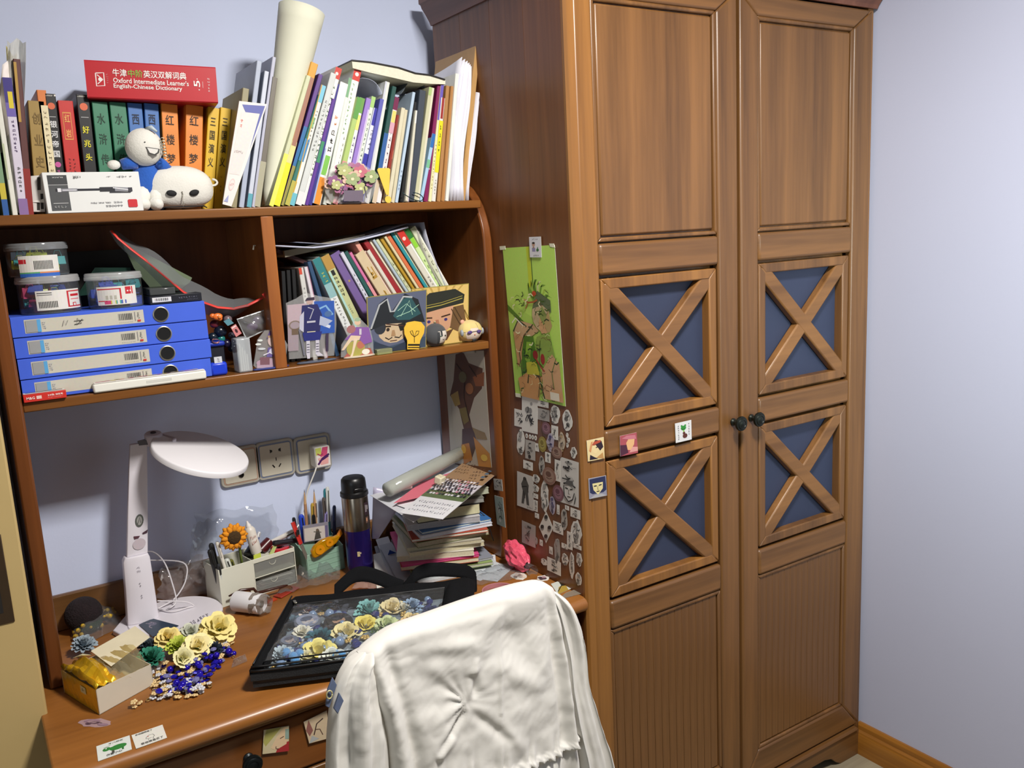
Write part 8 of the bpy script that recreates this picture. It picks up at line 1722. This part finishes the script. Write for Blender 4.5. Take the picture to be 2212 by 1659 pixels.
# ------------------------------------------------------------------ stickers all over the lower wardrobe side
STK = [ # crop box x0,y0,x1,y1, shape, seed, tone, label
 (105,145,180,285,'r',1,'w','small white inked card, top left of the sticker field'),
 (160,50,275,330,'r',2,'w','large tall inked card right under the left half of the poster'),
 (272,82,355,140,'r',3,'w','narrow torn inked strip touching the poster bottom'),
 (275,140,362,240,'r',4,'g','grey inked card with violet smear below the torn strip'),
 (365,120,440,262,'b',5,'w','jagged-edged inked card right of the grey one'),
 (455,155,530,310,'b',6,'w','curly cut-out white figure at the top right corner'),
 (120,290,185,490,'b',7,'w','cut-out standing figure at the left edge, second row'),
 (186,325,204,362,'o',8,'w','first of the tiny oval stickers in a row'),
 (210,332,228,368,'o',9,'w','second of the tiny oval stickers in a row'),
 (230,336,248,372,'o',10,'w','third of the tiny oval stickers in a row'),
 (251,340,270,378,'o',11,'w','fourth of the tiny oval stickers in a row'),
 (185,370,258,525,'r',12,'d','dark-toned inked card below the tiny ovals'),
 (255,395,285,460,'r',13,'w','narrow little card right of the dark-toned one'),
 (340,325,400,460,'b',14,'v','violet-tinted cut-out chibi in the second row'),
 (425,320,475,465,'b',15,'c','beige-tinted cut-out figure in the second row'),
 (375,265,425,375,'r',16,'w','small portrait card between the mauve disc and beige figure'),
 (482,320,500,360,'b',17,'w','tiny sticker near the right edge, upper of three'),
 (490,355,514,395,'b',18,'w','tiny diamond sticker near the right edge, middle of three'),
 (482,392,502,430,'b',19,'w','tiny sticker near the right edge, lowest of three'),
 (515,425,562,510,'b',20,'w','small square-ish inked bust at the right edge'),
 (170,520,240,598,'r',21,'w','small tilted inked card below the dark-toned one'),
 (330,460,370,543,'r',22,'w','small pale portrait card in the middle'),
 (283,485,325,630,'b',23,'d','slim dark cut-out figure in the middle'),
 (400,515,440,680,'r',24,'w','narrow tall white card left of the big portrait'),
 (440,500,575,865,'r',25,'P','largest white card with a big inked portrait in a brimmed hat'),
 (125,605,245,890,'r',26,'F','tall white card with a full-length dark figure at the left'),
 (235,625,290,690,'b',27,'w','small cut-out bust right above the full-length card'),
 (230,700,290,755,'b',28,'w','pair of tiny cut-out busts beside the full-length card'),
 (238,760,278,805,'r',29,'w','tiny inked card under the pair of busts'),
 (245,810,275,900,'r',30,'w','narrow little inked card under the tiny one'),
 (295,670,360,900,'b',31,'w','tall cut-out white figure in the centre'),
 (310,570,410,705,'o',32,'B','brownish transparent round sticker in the centre'),
 (305,240,370,335,'o',33,'M','mauve transparent round sticker in the upper middle'),
 (280,345,340,465,'o',34,'Y','olive yellow transparent oval sticker'),
 (375,420,455,510,'o',35,'B','tan transparent sticker over the upper middle'),
 (385,700,465,825,'o',36,'M','pinkish mauve transparent sticker left of the big portrait'),
 (360,780,405,920,'b',37,'v','blue-haired cut-out chibi below the pinkish sticker'),
 (415,845,435,920,'r',38,'w','thin upright strip sticker below the big portrait card'),
 (475,850,505,890,'r',39,'w','tiny blank square just below the big portrait card'),
 (515,868,587,955,'r',40,'w','small white landscape card at the right edge'),
 (445,878,495,1030,'b',41,'d','cut-out head with a dark face, right middle'),
 (255,905,285,950,'r',42,'w','tiny card below the narrow little ones'),
 (285,890,390,1135,'D',43,'w','diamond-shaped inked sticker with four busts'),
 (388,965,462,1068,'r',44,'w','tilted inked card right of the diamond'),
 (490,1040,530,1180,'r',45,'w','narrow upright inked card right below'),
 (520,960,597,1150,'b',46,'w','large cut-out pair of figures at the right edge'),
 (160,965,260,1160,'r',47,'g','faint grey portrait card above the pink bag'),
 (255,1085,275,1140,'b',48,'g','tiny grey bust beside the faint portrait card'),
 (290,1100,312,1150,'r',49,'w','tiny framed card left under the diamond'),
 (395,1085,442,1300,'b',50,'g','tall grey cut-out figure in the bottom middle'),
 (360,1150,385,1212,'r',51,'w','tiny upright card left of the tall grey figure'),
 (450,1125,495,1175,'r',52,'w','small landscape card right of the tall grey figure'),
 (535,1130,595,1180,'r',53,'w','small white label at the lower right edge'),
 (450,1205,500,1290,'b',54,'w','cut-out couple right of the tall grey figure base'),
 (505,1200,547,1385,'b',55,'w','slender cut-out figure in the bottom right'),
 (555,1195,600,1300,'b',56,'w','cut-out seated figure at the bottom right edge'),
 (345,1230,445,1365,'r',57,'w','inked square card lowest beside the desk edge'),
 (550,1345,598,1440,'b',58,'w','triangular cut-out bust, lowest at the right'),
 (300,1240,345,1290,'b',59,'w','small cut-out at the tip of the pink bag')]
TN = {'w': '#e2e0d8', 'g': '#aaa6a0', 'd': '#b4b0a8', 'v': '#b4acbc', 'c': '#c8b8a0', 'P': '#d4d2cc', 'F': '#ccc9c2', 'B': '#8c6a5c', 'M': '#7c545c', 'Y': '#948438'}
for k, (x0, y0, x1, y1, sh_, sd, tone, lab) in enumerate(STK):
    X0, X1, Y0_, Y1_ = 1080 + .2955 * x0, 1080 + .2955 * x1, 840 + .2955 * y0, 840 + .2955 * y1
    cx_, cy_ = (X0 + X1) / 2, (Y0_ + Y1_) / 2; sl_ = (cy_ - 575) / (cx_ + 80) * .9; w_ = X1 - X0; h_ = max(.45 * (Y1_ - Y0_), (Y1_ - Y0_) - abs(sl_) * w_ * .8)
    if sh_ in 'Dbo': h_ = (Y1_ - Y0_) * (1.1 if sh_ == 'b' else .95)
    if sh_ == 'b': w_ *= 1.12
    xp = SXp - .0003 - .0002 * (k % 3) - (.0005 if sh_ == 'o' else 0)
    q = [at(cx_ + a * w_ / 2, cy_ + b_ * h_ / 2 + a * w_ / 2 * sl_ * (0 if sh_ == 'D' else 1), 'x', xp) for a, b_ in ((-1, 1), (1, 1), (1, -1), (-1, -1))]
    bil = lambda u, v: q[0].lerp(q[1], u).lerp(q[3].lerp(q[2], u), v)
    r = random.Random(sd)
    if sh_ == 'r': uv = [(0, 0), (1, 0), (1, 1), (0, 1)]
    elif sh_ == 'D': uv = [(.5, 0), (1, .48), (.5, 1), (0, .52)]
    elif sh_ == 'o': uv = [(.5 + .5 * cos(2 * pi * i / 18), .5 + .5 * sin(2 * pi * i / 18)) for i in range(18)]
    else: uv = [(.5 + .5 * cos(2 * pi * i / 14) * r.uniform(.68, 1), .5 + .5 * sin(2 * pi * i / 14) * r.uniform(.8, 1)) for i in range(14)]
    o = single('sticker', B().prism([bil(*t) for t in uv], (.0002, 0, 0)), mat(TN[tone], .45, noise=.05), lab + (' on the wardrobe side' if len(lab.split()) < 12 else ''), 'sticker', group='stickers on the wardrobe side')
    p = P(q, lift=.0002)
    if tone == 'P':
        p.doodle(25, n=9, v0=.55, v1=.95).ell(.5, .25, .26, .17, '#d8d6d0', 18).line([(.2, .44), (.5, .5), (.85, .42)], .004, '#262626').poly([(.28, .44), (.4, .55), (.7, .54), (.76, .43)], '#5c5c5c').line([(.3, .36), (.45, .35)], .003, '#262626').line([(.56, .35), (.7, .37)], .003, '#262626').line([(.5, .34), (.48, .25), (.54, .24)], .0015, '#262626').line([(.42, .18), (.6, .18)], .002, '#262626').line([(.22, .4), (.26, .18), (.48, .07), (.7, .14), (.8, .3), (.86, .2), (.8, .05)], .003, '#262626').marks(.6, .82, .9, .86, 5, '#2c2c2c')
    elif tone == 'F':
        p.poly([(.4, .85), (.55, .88), (.72, .7), (.68, .45), (.75, .12), (.6, .12), (.52, .42), (.42, .12), (.28, .12), (.36, .5), (.26, .68)], '#55534f').ell(.48, .86, .1, .05, '#3c3a38').line([(.3, .6), (.6, .66), (.7, .5)], .002, '#1c1c1c').line([(.4, .5), (.5, .3)], .002, '#1c1c1c').marks(.62, .03, .95, .09, 4, '#3c3c3c')
    elif sh_ == 'D':
        for a, b_ in ((.5, .8), (.24, .5), (.74, .47), (.5, .2)): p.ell(a, b_, .13, .09, '#8c8a86').ell(a, b_ + .03, .12, .06, '#32302e').line([(a - .06, b_ - .02), (a + .06, b_ - .02)], .001, '#1c1c1c')
    elif sh_ == 'o' and tone in 'BMY':
        p.ell(.5, .5, .36, .36, {'B': '#a08474', 'M': '#98707c', 'Y': '#a89c4c'}[tone], 16).ell(.45, .6, .2, .16, {'B': '#6c4c40', 'M': '#6c4450', 'Y': '#7c6c24'}[tone]).line([(.3, .4), (.5, .34), (.7, .42)], .0012, '#4c3430')
    elif sh_ == 'o': p.ell(.5, .5, .2, .2, '#8c8884')
    else:
        m = {'d': ['#4c4a48', '#2c2a2a', '#7c7874'], 'v': ['#4c4878', '#8c84a4', '#6c6484'], 'c': ['#b89c74', '#8c7c70', '#c8a878']}.get(tone, ['#a09e9a', '#74726e', '#8c8a86'])
        small = (x1 - x0) * (y1 - y0) < 2600
        p.doodle(sd, n=3 if small else 9, shades=m, u0=.2, u1=.8, v0=.14, v1=.86, col='#2a2828' if tone != 'g' else '#54524e')
        if not small and sh_ == 'b': p.ell(.5, .78, .15, .08, m[0])
    p.out('ink_drawing', o)
# stickers on the wardrobe front
def front_sticker(lab, px, draw, y=YF - .0075 + .003):
    q = quad(px, 'y', y); o = single('sticker', B().prism(q, (0, .0008, 0)), mat('#d0ccc4', .4), lab, 'sticker'); p = P(q); draw(p); p.out('sticker_print', o); return o, q
front_sticker('square sticker of a dark-haired profile on cream, on the wardrobe front post', [(1270, 997), (1306, 990), (1304, 944), (1267, 952)], lambda p: p.rect(0, 0, 1, 1, '#dcc894').poly([(.3, .75), (.5, .95), (.85, .85), (.95, .55), (.75, .4), (.6, .6)], '#2a1c28').poly([(.3, .7), (.4, .88), (.8, .9), (.8, .8)], '#b04c34').poly([(.28, .68), (.5, .72), (.66, .5), (.5, .3), (.3, .38)], '#e0cc98').line([(.5, .58), (.62, .6)], .002, '#241a20').poly([(.1, .05), (.15, .3), (.4, .15), (.6, .05)], '#201a2c').poly([(.5, .1), (.9, .3), (.95, .0)], '#b88c54').poly([(.1, .5), (.25, .9), (.35, .9), (.2, .4)], '#c88c5c'))
front_sticker('square pink and red sticker of a pale profile on the middle door rail', [(1340, 986), (1378, 978), (1375, 934), (1339, 942)], lambda p: p.rect(0, 0, 1, 1, '#a85058').poly([(0, .0), (.45, .1), (.4, .5), (0, .55)], '#4c2438').poly([(.35, .6), (.5, .78), (.85, .72), (.8, .45), (.6, .2), (.42, .25)], '#e0b07c').poly([(.1, .85), (.4, .95), (.9, .9), (.95, .7), (.5, .75)], '#c07480').poly([(.5, .1), (1, .1), (1, .3), (.7, .35)], '#d89a94'))
front_sticker('white sticker with a green frog face and brown figure near the door knobs', [(1460, 957), (1494, 949), (1493, 907), (1458, 915)], lambda p: p.rect(0, 0, 1, 1, '#dcdcdc').ell(.5, .68, .17, .12, '#2c8c34').ell(.39, .8, .06, .05, '#2c8c34').ell(.61, .8, .06, .05, '#2c8c34').line([(.4, .64), (.5, .61), (.6, .64)], .001, '#143c18').rect(.47, .48, .55, .56, '#8ccc4c').ell(.52, .42, .08, .07, '#5c2c20').ell(.58, .27, .15, .12, '#5c2c20').marks(.14, .1, .22, .88, 7, '#242424', True).marks(.80, .25, .88, .92, 5, '#242424', True))
front_sticker('square sticker of a pale face with blue-black bobbed hair on the wardrobe post', [(1273, 1078), (1311, 1070), (1309, 1027), (1271, 1034)], lambda p: p.rect(0, 0, 1, 1, '#8c8c9c').poly([(.05, .3), (.05, .95), (.95, .98), (.98, .3), (.8, .2), (.2, .2)], '#262c50').poly([(.2, .72), (.8, .75), (.78, .4), (.5, .12), (.25, .4)], '#d8cc94').rect(.15, .72, .85, .86, '#262c50').line([(.28, .58), (.44, .58)], .0025, '#1c1c2c').line([(.56, .58), (.72, .6)], .0025, '#1c1c2c').line([(.5, .55), (.48, .4), (.54, .39)], .0012, '#5c4c34').line([(.42, .3), (.58, .3)], .002, '#3c2c28').poly([(.0, .0), (.3, .15), (.7, .15), (1, .0)], '#a8a8ac'))
# stickers on the drawer front
front_sticker('square yellow-green and red picture sticker on the desk drawer right of the knob', [(567, 1629), (624, 1622), (624, 1568), (570, 1577)], lambda p: p.rect(0, 0, 1, 1, '#c8bc98').poly([(0, .5), (.1, 1), (.7, 1), (.35, .6), (.1, .3)], '#a8a45c').poly([(.5, .0), (1, .0), (1, .4), (.6, .3)], '#a02c30').poly([(.3, .2), (.5, .6), (.8, 1), (1, .9), (.9, .3), (.5, .1)], '#d8bc98').line([(.5, .25), (.5, .15), (.6, .14)], .0015, '#3c2c28').line([(.65, .55), (.8, .62)], .0015, '#5c4838').rect(.85, .5, 1, .9, '#8ca498'), y=-.5092)
front_sticker('tilted beige picture sticker on the desk drawer partly behind the jacket', [(668, 1606), (712, 1594), (706, 1535), (656, 1560)], lambda p: p.rect(0, 0, 1, 1, '#c8b496').poly([(0, .6), (.2, 1), (.3, .5), (.1, .3)], '#8c5c54').line([(.3, .3), (.5, .7), (.8, .8)], .002, '#3c2c28').line([(.4, .5), (.6, .45), (.7, .2)], .0015, '#5c4438').poly([(0, 0), (.5, .1), (.2, .3)], '#a8acac'), y=-.5092)
